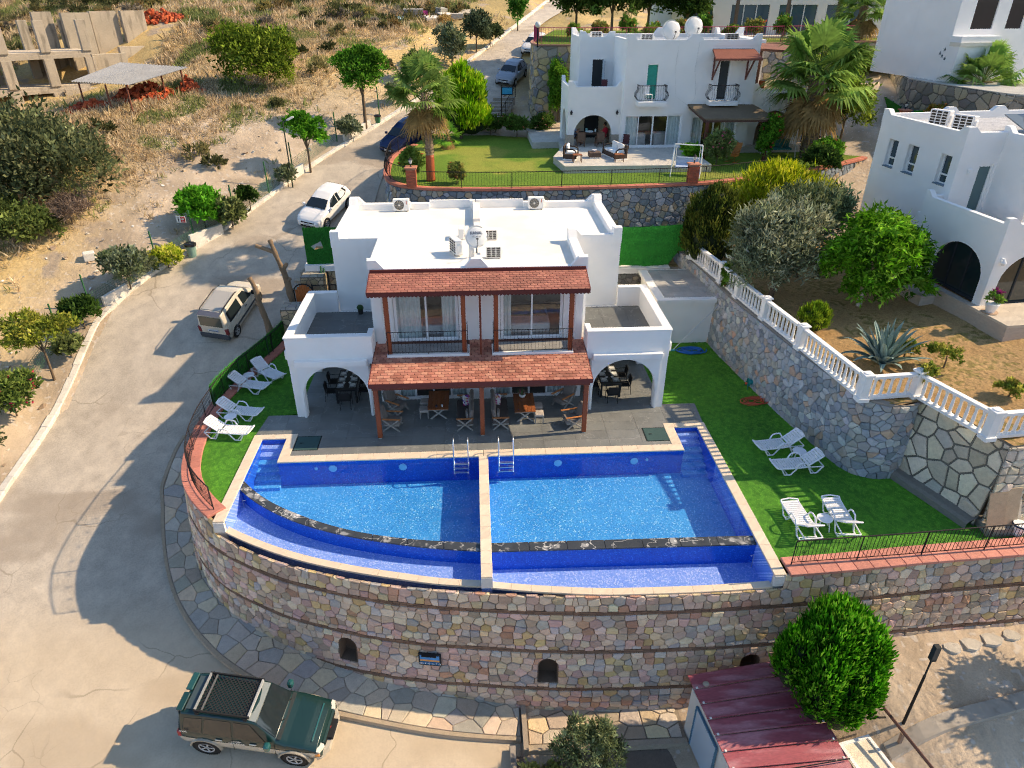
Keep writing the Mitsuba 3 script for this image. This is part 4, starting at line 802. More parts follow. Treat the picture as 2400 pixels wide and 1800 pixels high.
def lantern(label, x, y, z, c='2a2a2c'):
    k = thing('lantern', label, 'lamp'); part(k, 'stem', M().lathe([(.07, 0), (.03, .04), (.03, .14), (.06, .17)], c, 8, (x, y, z))); part(k, 'glass', M().lathe([(.06, .17), (.11, .34), (.11, .36)], 'b9c0c0', 6, (x, y, z)), 'dark_glass'); part(k, 'roof', M().lathe([(.14, .36), (.05, .44), (.02, .5), (0, .51)], c, 6, (x, y, z)))
brick_pillar('red brick pillar at the left corner of the upper garden railing', 'white lantern on the left brick pillar of the upper garden', -3.6, 15.5, UZ + .05)
brick_pillar('red brick pillar in the upper garden railing near the white swing seat', 'black lantern on the brick pillar near the white swing seat', 12.4, 15.55, UZ + .05)
# ------------------------------------------------------------------ helpers for the other white houses
def para_x(m, x0, x1, y0, y1, zb, z, hz, h0=.3, h1=.3, mid=()):
    pts = [(x0, zb), (x0, hz if h0 else z)]
    if h0: pts += [(x0 + h0, hz), (x0 + h0 + .28, z)]
    for c in mid: pts += [(c - .5, z), (c - .2, hz), (c + .2, hz), (c + .5, z)]
    if h1: pts += [(x1 - h1 - .28, z), (x1 - h1, hz)]
    pts += [(x1, hz if h1 else z), (x1, zb)]; return m.slab(Polygon(pts), 'y', 0, y0, y1, WHITE)
def para_y(m, x0, x1, y0, y1, zb, z, hz, h0=.3, h1=.3):
    pts = [(y0, zb), (y0, hz if h0 else z)]
    if h0: pts += [(y0 + h0, hz), (y0 + h0 + .28, z)]
    if h1: pts += [(y1 - h1 - .28, z), (y1 - h1, hz)]
    pts += [(y1, hz if h1 else z), (y1, zb)]; return m.slab(Polygon(pts), 'x', 0, x0, x1, WHITE)
def gravel(p, n, uv): d = noise(p.x * 14, p.y * 14, 1); return mix(lin('8d8d8f'), lin('c4c4c4'), d * .6 + .4 * fbm(p.x * 2, p.y * 2, 0, 2))
bsdf('gravel', gravel, .95)
def shift(m, fn): return m.mapped(fn)
def ac_unit(label, x, y, z, a=0.0, k=1.0, group=None, c=(.80, .78, .73), front='fan'):
    """outdoor unit of an air conditioner: case, round fan with blades (or side grille), feet"""
    t = thing('air_conditioner', label, 'air conditioner', group); t_ = tw(x, y, z, a, k)
    part(t, 'case', M().cbox(-.43, .43, -.16, .16, .05, .66, c, b=.02), 'plastic', tw=t_)
    if front == 'fan':
        m = M().lathe([(0, 0), (.25, 0), (.26, .012), (.23, .015), (0, .012)], '6a665e', 20); m.mapped(lambda v: np.stack([v[:, 0] - .1, -.161 - v[:, 2], v[:, 1] + .36], 1)); part(t, 'fan_opening', m, tw=t_); m = M()
        for q in range(11): an = q * 2 * math.pi / 11; m.bar((-.1 + .05 * math.cos(an), -.185, .36 + .05 * math.sin(an)), (-.1 + .235 * math.cos(an + .25), -.182, .36 + .235 * math.sin(an + .25)), .016, .01, 'b5b0a6')
        part(t, 'fan_guard', m, tw=t_, kind='stuff'); part(t, 'hub', M().lathe([(0, 0), (.05, 0), (.045, .02), (0, .025)], 'd8d4cb', 12).mapped(lambda v: np.stack([v[:, 0] - .1, -.18 - v[:, 2], v[:, 1] + .36], 1)), tw=t_)
        part(t, 'badge', M().box(.27, .31, -.165, -.16, .4, .58, 'b04a3c'), tw=t_)
    else:
        for i in range(3):
            for j in range(5): part(t, 'grille_slot', M().box(-.36 + i * .25, -.16 + i * .25, -.166, -.16, .1 + j * .11, .18 + j * .11, '3a3630'), tw=t_)
    part(t, 'service_cover', M().cbox(.43, .5, -.1, .1, .2, .5, c, b=.02), 'plastic', tw=t_); part(t, 'foot', M().box(-.32, -.26, -.2, .2, 0, .05, '8a8780').box(.26, .32, -.2, .2, 0, .05, '8a8780'), tw=t_); return t
def dish(label, x, y, z, r, a, tilt=.5, mast=.6, text=None, c=(.74, .74, .72)):
    t = thing('satellite_dish', label, 'satellite dish'); m = M(); n = 24; rings = [[(rr * math.cos(q), .22 * rr * rr / r - .0, rr * math.sin(q)) for q in np.linspace(0, 2 * math.pi, n, endpoint=False)] for rr in (r * .02, r * .4, r * .75, r)]
    ct, s_ = math.cos(tilt), math.sin(tilt)
    def pose(v, ox=0): p = np.stack([v[:, 0], v[:, 1] * ct - v[:, 2] * s_ * -1 * -1, v[:, 1] * s_ + v[:, 2] * ct], 1); xx, yy_ = rot2(p[:, 0], p[:, 1], a); return np.stack([xx + x, yy_ + y, p[:, 2] + z + mast], 1)
    back = [[(px_, py_ - .012, pz) for px_, py_, pz in rg] for rg in rings]
    m.loft(rings[::-1] + back, c, True, True); part(t, 'reflector', m.mapped(pose), 'plastic', True)
    part(t, 'feed_arm', M().tube([(0, .05, -r * .95), (0, -.5 * r, -r * .9), (0, -.95 * r, -r * .25)], .018, '55585a').box(-.05, .05, -r * 1.02, -.9 * r, -r * .3, -r * .16, '4a4c4e').mapped(pose)); part(t, 'mast', M().tube([(x, y + .1, z - .1), (x, y + .1, z + mast)], .035, '6b6e70').box(x - .12, x + .12, y, y + .2, z - .02, z + .03, '8a8a88'))
    if text:
        mt = M()
        for s, h, dz in text:
            q = meshkit.text_mesh(s, h, .004, True); w = q.vertices[:, 0].max(); v = np.array(q.vertices); rad2 = (v[:, 0] - w / 2) ** 2 + (v[:, 1] + dz) ** 2
            mt.add(np.stack([v[:, 0] - w / 2, .22 * rad2 / r - .016 - v[:, 2], v[:, 1] + dz], 1), q.faces[:, ::-1], '3a3f52')
        part(t, 'lettering', mt.mapped(pose))
    return t
ac_unit('white air conditioner against the rear parapet of the duplex roof, left half', -3.95, 12.4, RZ, 0, .98)
ac_unit('white air conditioner against the rear parapet of the duplex roof, right half', 3.15, 12.42, RZ, 0, .98)
ac_unit('air conditioner turned sideways left of the dish on the duplex roof, front one', -.95, 5.3, RZ + .05, -1.2, 1.0, front='slot'); ac_unit('small air conditioner left of the dish on the duplex roof, rear one', -.75, 7.6, RZ, 1.57, .8, front='slot')
ac_unit('air conditioner right of the dish with its slotted grille to the pools, front one', .68, 4.75, RZ, 0, .8, front='slot'); ac_unit('air conditioner right of the dish with slotted grille, rear one', .62, 7.3, RZ, 0, .72, front='slot')
dish('round grey satellite dish lettered KANAL on the middle of the duplex roof', -.05, 4.75, RZ, .48, .08, -.35, .95, text=[('KANAL', .12, .1), ('512 20 44', .055, -.02)])

# ------------------------------------------------------------------ upper house
uh = thing('garden_house', 'white two storey house with arched terrace and gravel roof in the upper garden', 'house')
setting('patio', M().prism(Polygon([(4.0, 31.5), (4.05, 26.2), (5.9, 26.3), (5.95, 24.5), (5.0, 21.3), (5.4, 18.4), (14.4, 18.4), (14.4, 24), (22.2, 24), (22.2, 29), (6, 31.5)]), UZ - .6, 7.0, 'b5b0a6'), 'matte'); labels['patio'] = {'kind': 'structure'}
m = M(); F = rect(9.8, 18.4, 7.0, 13.3)
for q in (rect(9.95, 13.85, 7.02, 9.12), rect(11.15, 12.0, 10.02, 12.2), rect(15.85, 16.65, 10.02, 12.4), rect(14.5, 17.6, 7.02, 9.0)): F = F.difference(q)
m.slab(F, 'y', 0, 23.9, 24.15, WHITE); m.box(9.8, 10.05, 24.15, 31, 7, 13.3, WHITE); m.box(18.15, 18.4, 24.15, 31, 7, 13.3, WHITE); m.box(9.8, 18.4, 30.8, 31, 7, 13.3, WHITE); part(uh, 'main_wall', m, 'white_wall')
m = M(); A = Polygon([(24.6, 7), (28.6, 7), (28.6, 10), (24.6, 10)]); F = rect(6.25, 9.8, 7, 10.0).difference(Polygon(arch(6.72, 9.3, 6.9, 7.75, 9.0))); m.slab(F, 'y', 0, 24.6, 24.85, WHITE)
m.slab(A.difference(Polygon(arch(25.3, 27.6, 6.9, 7.75, 9.2))), 'x', 0, 6.25, 6.5, WHITE); m.box(6.5, 9.8, 27.9, 28.2, 7, 10, 'b5a890'); m.box(6.25, 9.8, 24.85, 28.6, 9.75, 9.95, WHITE)
para_x(m, 6.25, 9.8, 24.6, 24.82, 10, 10.75, 11.1, .25, .1); para_y(m, 6.25, 6.47, 24.82, 28.6, 10, 10.75, 11.1, 0, .3); part(uh, 'left_annex', m, 'white_wall')
m = M(); F = rect(18.4, 22.2, 7, 10.0).difference(Polygon(arch(19.2, 21.6, 6.9, 7.75, 9.2))); m.slab(F, 'y', 0, 24.6, 24.85, WHITE); m.box(22, 22.2, 24.85, 28.5, 7, 10, WHITE); m.box(18.4, 22.2, 24.85, 28.5, 9.75, 9.95, WHITE); para_x(m, 18.4, 22.2, 24.6, 24.82, 10, 10.55, 10.9, .5, .3); m.box(18.4, 22, 28.3, 28.5, 7, 10.3, 'c9a992'); part(uh, 'right_annex', m, 'white_wall')
m = M(); m.slab(rect(7.4, 9.8, 10, 13.3).difference(rect(8.35, 9.15, 9.98, 12.1)), 'y', 0, 28.3, 28.5, WHITE); m.box(7.4, 7.6, 28.5, 33, 10, 13.3, WHITE); m.box(7.4, 9.8, 33, 33.2, 10, 13.3, WHITE); part(uh, 'rear_block', m, 'white_wall'); part(uh, 'rear_block', M().box(18.4, 20.5, 28.5, 33, 10, 13.3, WHITE), 'white_wall')
part(uh, 'roof', M().box(9.9, 18.3, 24.1, 30.9, 13.0, 13.22, '999').box(7.5, 20.4, 28.4, 33.1, 13.0, 13.21, '999') if 0 else M().box(9.9, 18.3, 24.1, 30.9, 13.0, 13.22, (.4, .4, .4)), 'gravel'); m = M()
m.box(7.5, 9.75, 28.4, 33, 13, 13.2, (.4, .4, .4)); part(uh, 'rear_roof', m, 'gravel'); m = M()
para_x(m, 9.8, 18.4, 23.88, 24.12, 13.2, 13.55, 13.88, .3, .3, mid=(14.15,)); para_y(m, 9.8, 10.02, 24.12, 28.3, 13.2, 13.55, 13.88, .1, 0); para_x(m, 7.4, 9.8, 28.28, 28.5, 13.2, 13.5, 13.85, .35, .35); para_y(m, 7.4, 7.6, 28.5, 33, 13.2, 13.5, 13.9, .2, .3); para_x(m, 7.4, 20.4, 32.9, 33.2, 13.2, 13.5, 13.9, .3, .3, mid=(14.1,)); para_y(m, 18.18, 18.42, 24.12, 33, 13.2, 13.5, 13.9, 0, .4)
part(uh, 'parapet', m, 'white_wall'); part(uh, 'stone_facing', M().box(6.2, 6.74, 24.56, 24.9, 7, 7.75, 'a59a8c').box(9.28, 9.8, 24.56, 24.9, 7, 7.75, 'a59a8c').box(6.2, 6.53, 24.9, 25.3, 7, 7.75, 'a59a8c'), 'stone')
for j in range(9):
    for i in range(2): part(uh, 'facing_stone', M().box(6.52 + i * .42, 6.92 + i * .42, 27.86, 27.9, 7.05 + j * .26, 7.05 + j * .26 + .24, lin('b5a890') * (.8 + .08 * ((i * 3 + j * 2) % 5))))
glazing(uh, 'sliding_door', 9.95, 13.85, 7.02, 9.12, 24.0, 4, [(10.0, 10.9), (12.9, 13.8)]); glazing(uh, 'garden_door', 14.5, 17.6, 7.02, 9.0, 24.05, 4, [(14.6, 15.4), (16.6, 17.5)])
for nm, a, b, z1, c in (('green_balcony_door', 11.15, 12.0, 12.2, '2f8d7c'), ('dark_balcony_door', 15.85, 16.65, 12.4, '3a3f40')):
    part(uh, nm, M().box(a + .12, b - .12, 24.0, 24.06, 10.1, z1 - .1, c)); m = M(); m.box(a, a + .1, 23.92, 24.08, 10.02, z1, WHITE); m.box(b - .1, b, 23.92, 24.08, 10.02, z1, WHITE); m.box(a + .1, b - .1, 23.92, 24.08, z1 - .1, z1, WHITE); part(uh, nm + '_frame', m, 'plastic')
part(uh, 'annex_door', M().box(8.37, 9.13, 28.36, 28.42, 10, 12.1, '262a2c').box(9.05, 9.12, 27.7, 28.35, 10.0, 12.05, 'a9b3b8')); part(uh, 'arch_door', M().box(7.9, 8.9, 27.84, 27.89, 7.0, 9.2, '22262a'))
m = M(); m.box(9.9, 18.2, 26.5, 26.6, 7, 13, '55504a'); m.box(10, 18.2, 24.2, 26.5, 7.0, 7.01, '6a645c'); m.cbox(12.3, 13.4, 24.8, 25.6, 7.0, 7.8, 'b9b9b6', b=.08); m.cbox(11.0, 11.7, 24.8, 25.5, 7.0, 7.75, 'b9b9b6', b=.08); part(uh, 'interior', m)
for lab, x0 in (('left', 10.6), ('right', 15.3)):
    part(uh, 'balcony_slab', M().cbox(x0, x0 + 1.85, 23.05, 23.88, 9.72, 9.98, WHITE, b=.02), 'white_wall'); bx0, bx1 = x0 + .05, x0 + 1.8; m = M(); m.tube([(bx0, 23.86, 10.95), (bx0, 23.1, 10.95), (bx1, 23.1, 10.95), (bx1, 23.86, 10.95)], .025, '1f2024', 6); m.tube([(bx0, 23.86, 10.06), (bx0, 23.1, 10.06), (bx1, 23.1, 10.06), (bx1, 23.86, 10.06)], .018, '1f2024', 4)
    part(uh, 'balcony_rail', m); m = M(); t = np.linspace(0, 1, 8); be = .2 * np.sin(math.pi * np.minimum(1, t * 1.5)) ** 1.0 * np.where(t < .67, 1, 0) + np.where(t >= .67, .05 * np.sin(3 * math.pi * t), 0)
    for q in np.arange(0, 1.76, .15): m.tube(np.c_[np.full(8, bx0 + q), 23.1 - be, 10.06 + .89 * t], .011, '1f2024', 4)
    for q in np.arange(.1, .76, .12):
        for sx, bx in ((-1, bx0), (1, bx1)): m.tube(np.c_[bx + sx * be, np.full(8, 23.1 + q), 10.06 + .89 * t], .011, '1f2024', 4)
    part(uh, 'balcony_bars', m, kind='stuff')
m = M(); c = '7d4a3c'
V = [(15.3, 23.88, 13.02), (18.0, 23.88, 13.02), (18.15, 22.55, 12.55), (15.15, 22.55, 12.55)]; m.add(V + [(x, y, z - .12) for x, y, z in V], [[0, 3, 2, 1], [4, 5, 6, 7], [3, 7, 6, 2], [0, 4, 7, 3], [2, 6, 5, 1]], c); part(uh, 'door_canopy', m)
for x in (15.5, 17.7): part(uh, 'canopy_bracket', M().bar((x, 23.84, 12.9), (x, 23.84, 11.2), .09, .09, '6a3f36').bar((x, 23.84, 11.3), (x, 22.7, 12.5), .08, .08, '6a3f36').bar((x, 23.84, 12.4), (x, 22.6, 12.46), .07, .07, '6a3f36'), 'wood')
V = [(14.1, 23.86, 9.75), (18.5, 23.86, 9.7), (19.1, 21.2, 9.22), (14.5, 21.2, 9.22)]; part(uh, 'pergola_roof', M().add(V + [(x, y, z - .1) for x, y, z in V], [[0, 3, 2, 1], [4, 5, 6, 7], [3, 7, 6, 2], [0, 4, 7, 3], [2, 6, 5, 1]], '6f6250'), 'stone'); part(uh, 'pergola_beam', M().box(14.45, 19.05, 21.22, 21.36, 9.0, 9.13, '4a2f26').bar((14.2, 23.8, 9.6), (14.55, 21.2, 9.1), .12, .16, '4a2f26').bar((18.5, 23.8, 9.55), (19.0, 21.2, 9.1), .12, .16, '4a2f26'), 'wood')
for x in (14.75, 18.75): part(uh, 'pergola_post', M().box(x - .09, x + .09, 21.2, 21.38, 6.6, 9.0, '5a2f22'), 'wood')
V = [(18.3, 24.5, 13.0), (22.6, 24.5, 12.75), (22.6, 28.2, 12.95), (18.3, 28.2, 13.2)]; part(uh, 'roof_pergola', M().add(V + [(x, y, z - .14) for x, y, z in V], [[0, 3, 2, 1][::-1], [4, 5, 6, 7][::-1], [0, 4, 5, 1], [1, 5, 6, 2], [0, 3, 7, 4]], '7a5244')); m = M()
for x in (18.75, 22.2): m.box(x - .11, x + .11, 24.62, 24.84, 10.9, 12.85, '6f4a3c')
part(uh, 'roof_pergola_post', m, 'wood')
for x in (6.48, 9.55): part(uh, 'wall_lantern', M().lathe([(.05, 0), (.09, .12), (.09, .15), (.04, .25), (0, .3)], '2c2c2e', 6, (x, 24.45, 9.05)))
for z, x in ((13.3, 14.0), (13.4, 14.4)): part(uh, 'cable', M().tube([(x - .9 * (x < 14.2), 23.87, z), (x - .9 * (x < 14.2) - .1, 23.87, 11.8), (x - .9 * (x < 14.2) + .15, 23.87, 10.2), (14.2, 23.87, 9.6)], .012, 'd5d5d2', 4))
dish('white satellite dish on the upper house roof, left of two', 12.7, 24.5, 13.3, .62, .15, -.12, .75); dish('white satellite dish on the upper house roof, right of two', 14.1, 24.4, 13.5, .62, .15, -.12, .75)
ac_unit('air conditioner at the left corner of the upper house roof', 8.6, 29.0, 13.2, .1, .9, front='slot'); ac_unit('air conditioner left of the two dishes on the upper house roof', 11.2, 24.8, 13.22, -.1, .95, front='slot'); ac_unit('dark backed air conditioner on the right of the upper house roof', 16.7, 24.7, 13.22, 0, .95, c=(.3, .29, .28), front='slot')

# ------------------------------------------------------------------ terrace above: stone wall, pink railing, house behind
TW = np.array([(9.2, 62), (7.2, 51), (5.4, 42), (4.75, 36.5), (5.1, 34.3), (8, 34), (16, 34.4), (24, 35.6), (37, 38.5)]); TL = resample(TW, 200); tmap, tlen = path_map(TL, 12.6, .03)
tz = lambda u: 12.6 + .02 * np.asarray(u)
tww = thing('terrace_wall', 'grey and ochre stone retaining wall above the garden house, beside the silver car', 'stone wall')
ztop = 12.62; part(tww, 'mortar', sheet(M(), sbox(0, 6.5, tlen, ztop), tmap, '7d776c')); ts = np.r_[0, np.cumsum(np.linalg.norm(np.diff(TL, axis=0), axis=1))]
lay(tww, 'stone', [P for P in cells(0, tlen, 6.6, ztop, .62, .5, 91, jit=.6) if (lambda p: p[2] > float(ground_z(p[0], p[1] - .3)) - .4)(tmap(P.centroid.x, P.centroid.y, 0))], tmap, ['8d8a84', '9a9488', '7c7f83', 'b3a178', 'a89a80', '8a8578', 'bba97c'], .06, .03, 92, limit=160)
coping(tww, 'coping_brick', TL[ts > 16], -.25, .1, ztop + .1, .12, .8, '9c7462')
setting('upper_terrace', M().prism(Polygon(np.vstack([TL + [.15, .15], [(48, 42), (48, 70), (14, 75), (11, 70)]])).buffer(0), 6, 12.6), 'garden_lawn')
tr = TL[(ts > 18)]; railing('pinkish red iron railing on top of the stone terrace wall above the garden house', offset_line(tr, .2)[:120], np.full(120, 12.7) if len(tr) >= 120 else np.full(len(offset_line(tr, .2)[:120]), 12.7), 1.15, .2, c='a03a58', orn=False, post_every=3, bw=.014)
th = thing('top_house', 'pale house with arched window and long glass front at the top of the picture', 'house'); m = M(); F = rect(18.5, 40, 12.6, 19).difference(Polygon(arch(19.6, 22.4, 12.5, 14.0, 15.7)))
for a in (24, 28.5, 33): F = F.difference(rect(a, a + 3.6, 12.7, 15.2))
m.slab(F, 'y', 0, 47, 47.4, (.72, .68, .6)); m.box(18.5, 18.9, 47.4, 56, 12.6, 19, (.72, .68, .6)); part(th, 'wall', m, 'white_wall'); part(th, 'arch_glass', M().slab(Polygon(arch(19.6, 22.4, 12.6, 14.0, 15.7)), 'y', 0, 47.15, 47.2, '2c4650'), 'dark_glass')
part(th, 'window_bar', M().box(20.95, 21.05, 47.05, 47.14, 12.6, 15.6, 'd5d5d0').box(19.6, 22.4, 47.06, 47.13, 14.0, 14.08, 'd5d5d0'))
for a in (24, 28.5, 33): part(th, 'sliding_window', M().box(a, a + 3.6, 47.15, 47.2, 12.7, 15.2, '3c525c'), 'dark_glass'); part(th, 'window_frame', M().box(a + 1.15, a + 1.22, 47.05, 47.14, 12.7, 15.2, 'd5d5d0').box(a + 2.35, a + 2.42, 47.05, 47.14, 12.7, 15.2, 'd5d5d0'))
for a in (23.4, 28, 32.6, 37): part(th, 'porch_post', M().box(a, a + .25, 44, 44.25, 12.6, 16.5, '6a5240'), 'wood')
part(th, 'porch_floor', M().box(19, 38, 43.8, 47, 12.5, 12.75, 'b5aa9c'))

# ------------------------------------------------------------------ neighbour's house on the right (turned a little)
RA, RX, RY = math.radians(6), 21.6, 2.5
def rh(v): x, y = rot2(v[:, 0], v[:, 1], RA); return np.stack([x + RX, y + RY, v[:, 2]], 1)
nh = thing('neighbour_house', 'white house with two dark glazed arches and notched parapets at the right edge', 'house')
def rp(name, m, mat='matte', smooth=False, **k): return part(nh, name, m.mapped(rh), mat, smooth, **k)
m = M(); m.slab(rect(0, 9, 4.2, 7.0).difference(Polygon(arch(.5, 3.3, 4.2, 5.3, 6.57))).difference(Polygon(arch(4.2, 7.2, 4.2, 5.3, 6.57))), 'y', 0, 0, .28, WHITE); m.slab(Polygon([(.28, 4.2), (5, 4.2), (5, 7), (.28, 7)]).difference(Polygon(arch(.45, 3.35, 4.2, 5.3, 6.5))), 'x', 0, 0, .28, WHITE); m.box(.0, 1.0, 4.99, 5.2, 4.2, 7.0, WHITE); m.box(.28, 9, .28, 5, 6.85, 7.02, 'a89f92')
rp('annex_wall', m, 'white_wall'); m = M(); para_x(m, 0, 9, 0, .25, 6.9, 7.85, 8.1, .35, .3); para_y(m, 0, .25, .25, 5.0, 6.9, 7.85, 8.1, 0.0, .2); m.box(.25, .8, 4.75, 5.0, 6.9, 7.85, WHITE); rp('annex_parapet', m, 'white_wall')
m = M(); Q = Polygon([(4.5, 4.2), (10.5, 4.2), (10.5, 10.3), (4.5, 10.3)])
for a, b in ((8.8, 9.55), (7.25, 8.03), (4.98, 5.7)): Q = Q.difference(Polygon([(a, 8.24), (b, 8.24), (b, 9.57), (a, 9.57)]))
m.slab(Q, 'x', 0, .8, 1.1, WHITE); m.slab(rect(1.1, 2.8, 4.2, 10.3).difference(rect(1.9, 2.65, 7.1, 9.25)), 'y', 0, 4.5, 4.75, WHITE); m.box(2.8, 3.05, 2.2, 4.75, 7, 10.3, WHITE); m.box(3.05, 10, 2.2, 2.45, 7, 10.3, WHITE); m.box(1.1, 10, 10.3, 10.5, 4.2, 10.3, WHITE); m.box(9.8, 10, 2.4, 10.3, 4, 10.3, WHITE); rp('main_wall', m, 'white_wall')
m = M(); para_y(m, .78, 1.05, 4.48, 10.52, 10.2, 10.66, 10.9, .3, .35); para_x(m, 1.05, 2.8, 4.48, 4.73, 10.2, 10.66, 10.9, .1, 0); para_y(m, 2.78, 3.05, 2.18, 4.73, 10.2, 10.66, 10.9, .3, .25); para_x(m, 3.05, 10, 2.18, 2.43, 10.2, 10.66, 10.9, .1, .3); para_x(m, 1.05, 10, 10.27, 10.52, 10.2, 10.66, 10.9, 0, .3, mid=(4.5, 7.4)); rp('parapet', m, 'white_wall')
rp('roof', M().prism(Polygon([(1.0, 4.6), (2.9, 4.6), (2.9, 2.3), (9.9, 2.3), (9.9, 10.4), (1, 10.4)]), 10.1, 10.32, (.4, .4, .4)), 'gravel')
for a, b in ((8.8, 9.55), (7.25, 8.03), (4.98, 5.7)):
    rp('window_frame', M().box(.98, 1.04, a, a + .07, 8.24, 9.57, WHITE).box(.98, 1.04, b - .07, b, 8.24, 9.57, WHITE).box(.98, 1.04, a, b, 8.62, 8.69, WHITE).box(.98, 1.04, a, b, 8.24, 8.3, WHITE).box(.98, 1.04, a, b, 9.5, 9.57, WHITE), 'plastic'); rp('window_pane', M().box(1.045, 1.06, a, b, 8.24, 9.57, '2b3f4a'), 'dark_glass'); rp('tilted_sash', M().add([(.99, a + .08, 8.72), (.99, b - .08, 8.72), (1.04, b - .08, 9.48), (1.04, a + .08, 9.48), (.97, a + .08, 8.7), (.97, b - .08, 8.7), (1.0, b - .08, 9.5), (1.0, a + .08, 9.5)], BOXF * 0 + np.array([[0, 1, 2, 3], [7, 6, 5, 4], [0, 4, 5, 1], [3, 2, 6, 7], [0, 3, 7, 4], [1, 5, 6, 2]]), '4a6570'), 'dark_glass') if 0 else None; rp('sill', M().box(.74, .99, a - .02, b + .02, 8.2, 8.25, '6d7b86'))
rp('balcony_door', M().box(1.98, 2.57, 4.6, 4.64, 7.1, 9.15, '4d6668'), 'dark_glass'); rp('door_frame', M().box(1.9, 1.98, 4.55, 4.68, 7.1, 9.25, WHITE).box(2.57, 2.65, 4.55, 4.68, 7.1, 9.25, WHITE).box(1.98, 2.57, 4.55, 4.68, 9.15, 9.25, WHITE), 'plastic'); rp('wall_lamp', M().cbox(1.35, 1.55, 4.35, 4.5, 8.9, 9.1, WHITE, b=.03), 'plastic')
rp('arch_glass', M().box(.14, .16, .45, 3.35, 4.3, 6.5, '1f2a2e').slab(Polygon(arch(.5, 3.3, 4.3, 5.3, 6.57)), 'y', 0, .14, .16, '2c3432'), 'dark_glass'); m = M()
for q in (.45, 1.45, 2.4, 3.32): m.box(.1, .18, q - .035, q + .035, 4.3, 6.4, '23262a')
for q in (.53, 1.45, 2.4, 3.27): m.box(q - .035, q + .035, .1, .18, 4.3, 6.4, '23262a')
m.box(.06, .2, .45, 3.35, 4.3, 4.42, '23262a'); m.box(.5, 3.3, .06, .2, 4.3, 4.38, '23262a'); rp('arch_mullion', m); rp('arch_lamp', M().lathe([(.05, -.12), (.1, 0), (.12, .02), (.03, .16), (0, .18)], WHITE, 8, (.3, -.12, 6.25)).box(.26, .34, -.1, 0, 6.38, 6.44, WHITE), 'plastic')
for i in range(10):
    for j in range(5): rp('terrace_plank', M().box(-.4 + i * 1.2 + .003, -.4 + (i + 1) * 1.2 - .003, -2.05 + j * .42 + .003, -2.05 + (j + 1) * .42 - .003, 4.2, 4.31, lin('c4b7a4') * (.92 + .12 * ((i * 2 + j * 3) % 5) / 4)), 'travertine')
rp('terrace_base', M().box(-.38, 11.5, -2.03, .0, 3.3, 4.2, 'b3a595').box(-.38, .0, .0, 5.2, 3.3, 4.28, 'b3a595').box(-1.1, -.38, 2.1, 3.6, 3.3, 3.95, 'bdb1a2'), 'travertine')
for lab, x, y in (('left', 2.35, 8.3), ('right', 2.3, 6.6)): px_, py_ = rot2(x, y, RA); ac_unit('boxy air conditioner with dark grille on the neighbour roof, %s one' % lab, px_ + RX, py_ + RY, 10.33, RA - 1.2, 1.15, front='slot', c=(.74, .72, .7))
def solar():
    t = thing('solar_heater', 'solar water heater panel on a blue frame on the neighbour roof', 'solar heater'); P = lambda m: m.mapped(rh)
    part(t, 'panel', P(M().add([(4.2, 4.6, 10.45), (7.6, 4.2, 10.45), (7.6, 6.1, 11.1), (4.2, 6.5, 11.1), (4.2, 4.6, 10.4), (7.6, 4.2, 10.4), (7.6, 6.1, 11.05), (4.2, 6.5, 11.05)], [[0, 1, 2, 3], [7, 6, 5, 4], [0, 4, 5, 1], [1, 5, 6, 2], [2, 6, 7, 3], [3, 7, 4, 0]], '59646c')), 'dark_glass'); part(t, 'frame', P(M().bar((5.8, 4.9, 10.3), (5.8, 6.4, 11.0), .06, .06, '2a5f9a').bar((7.3, 4.5, 10.3), (7.3, 6.2, 11.3), .06, .06, '2a5f9a').bar((5.8, 6.4, 10.3), (5.8, 6.4, 11.4), .06, .06, '2a5f9a').bar((7.3, 6.2, 10.3), (7.3, 6.2, 11.4), .06, .06, '2a5f9a'))); part(t, 'tank', P(M().lathe([(0, 0), (.3, .02), (.3, 1.8), (0, 1.82)], 'c9ced2', 14).mapped(lambda v: np.stack([v[:, 2] + 5.6, v[:, 0] + 6.4, v[:, 1] + 11.45], 1))), 'plastic', True)
solar()
x, y = rot2(-.1, -.7, RA); t = thing('flower_pot', 'white round pot with a flowering plant beside the neighbour arch', 'pot plant'); part(t, 'pot', M().lathe([(.0, 0), (.17, 0), (.27, .38), (.29, .4), (.24, .41), (0, .36)], WHITE, 16, (x + RX, y + RY, 4.34)), 'plastic', True); part(t, 'saucer', M().lathe([(0, 0), (.3, 0), (.33, .04), (0, .03)], 'a38a74', 16, (x + RX, y + RY, 4.31))); POT = (x + RX, y + RY, 4.72)
# ------------------------------------------------------------------ house at the top right corner
tq = thing('corner_house', 'tall white house with star ornaments rising out of the top right corner', 'house')
A2 = math.radians(8)
def ch(v): x, y = rot2(v[:, 0], v[:, 1], A2); return np.stack([x + 32.3, y + 26.2, v[:, 2]], 1)
m = M(); m.box(0, .3, 0, 7.6, 10.8, 18, WHITE); m.slab(rect(.3, 9, 10.8, 18).difference(rect(1.2, 2.9, 14.0, 17.2)).difference(rect(3.9, 5.2, 14.0, 17.2)), 'y', 0, 0, .3, WHITE); m.box(0, 9, 7.3, 7.6, 10.8, 18, WHITE); m.box(.0, 3.2, -.9, 0, 10.8, 13.6, WHITE); m.cbox(-.05, 3.3, -1.0, .0, 13.0, 13.25, 'd9d3c4'); part(tq, 'wall', m.mapped(ch), 'white_wall')
part(tq, 'balcony_window', M().box(1.2, 2.9, .1, .14, 14.0, 17.2, '2a2626').box(3.9, 5.2, .1, .14, 14.0, 17.2, '2a2626').mapped(ch), 'dark_glass'); m = M()
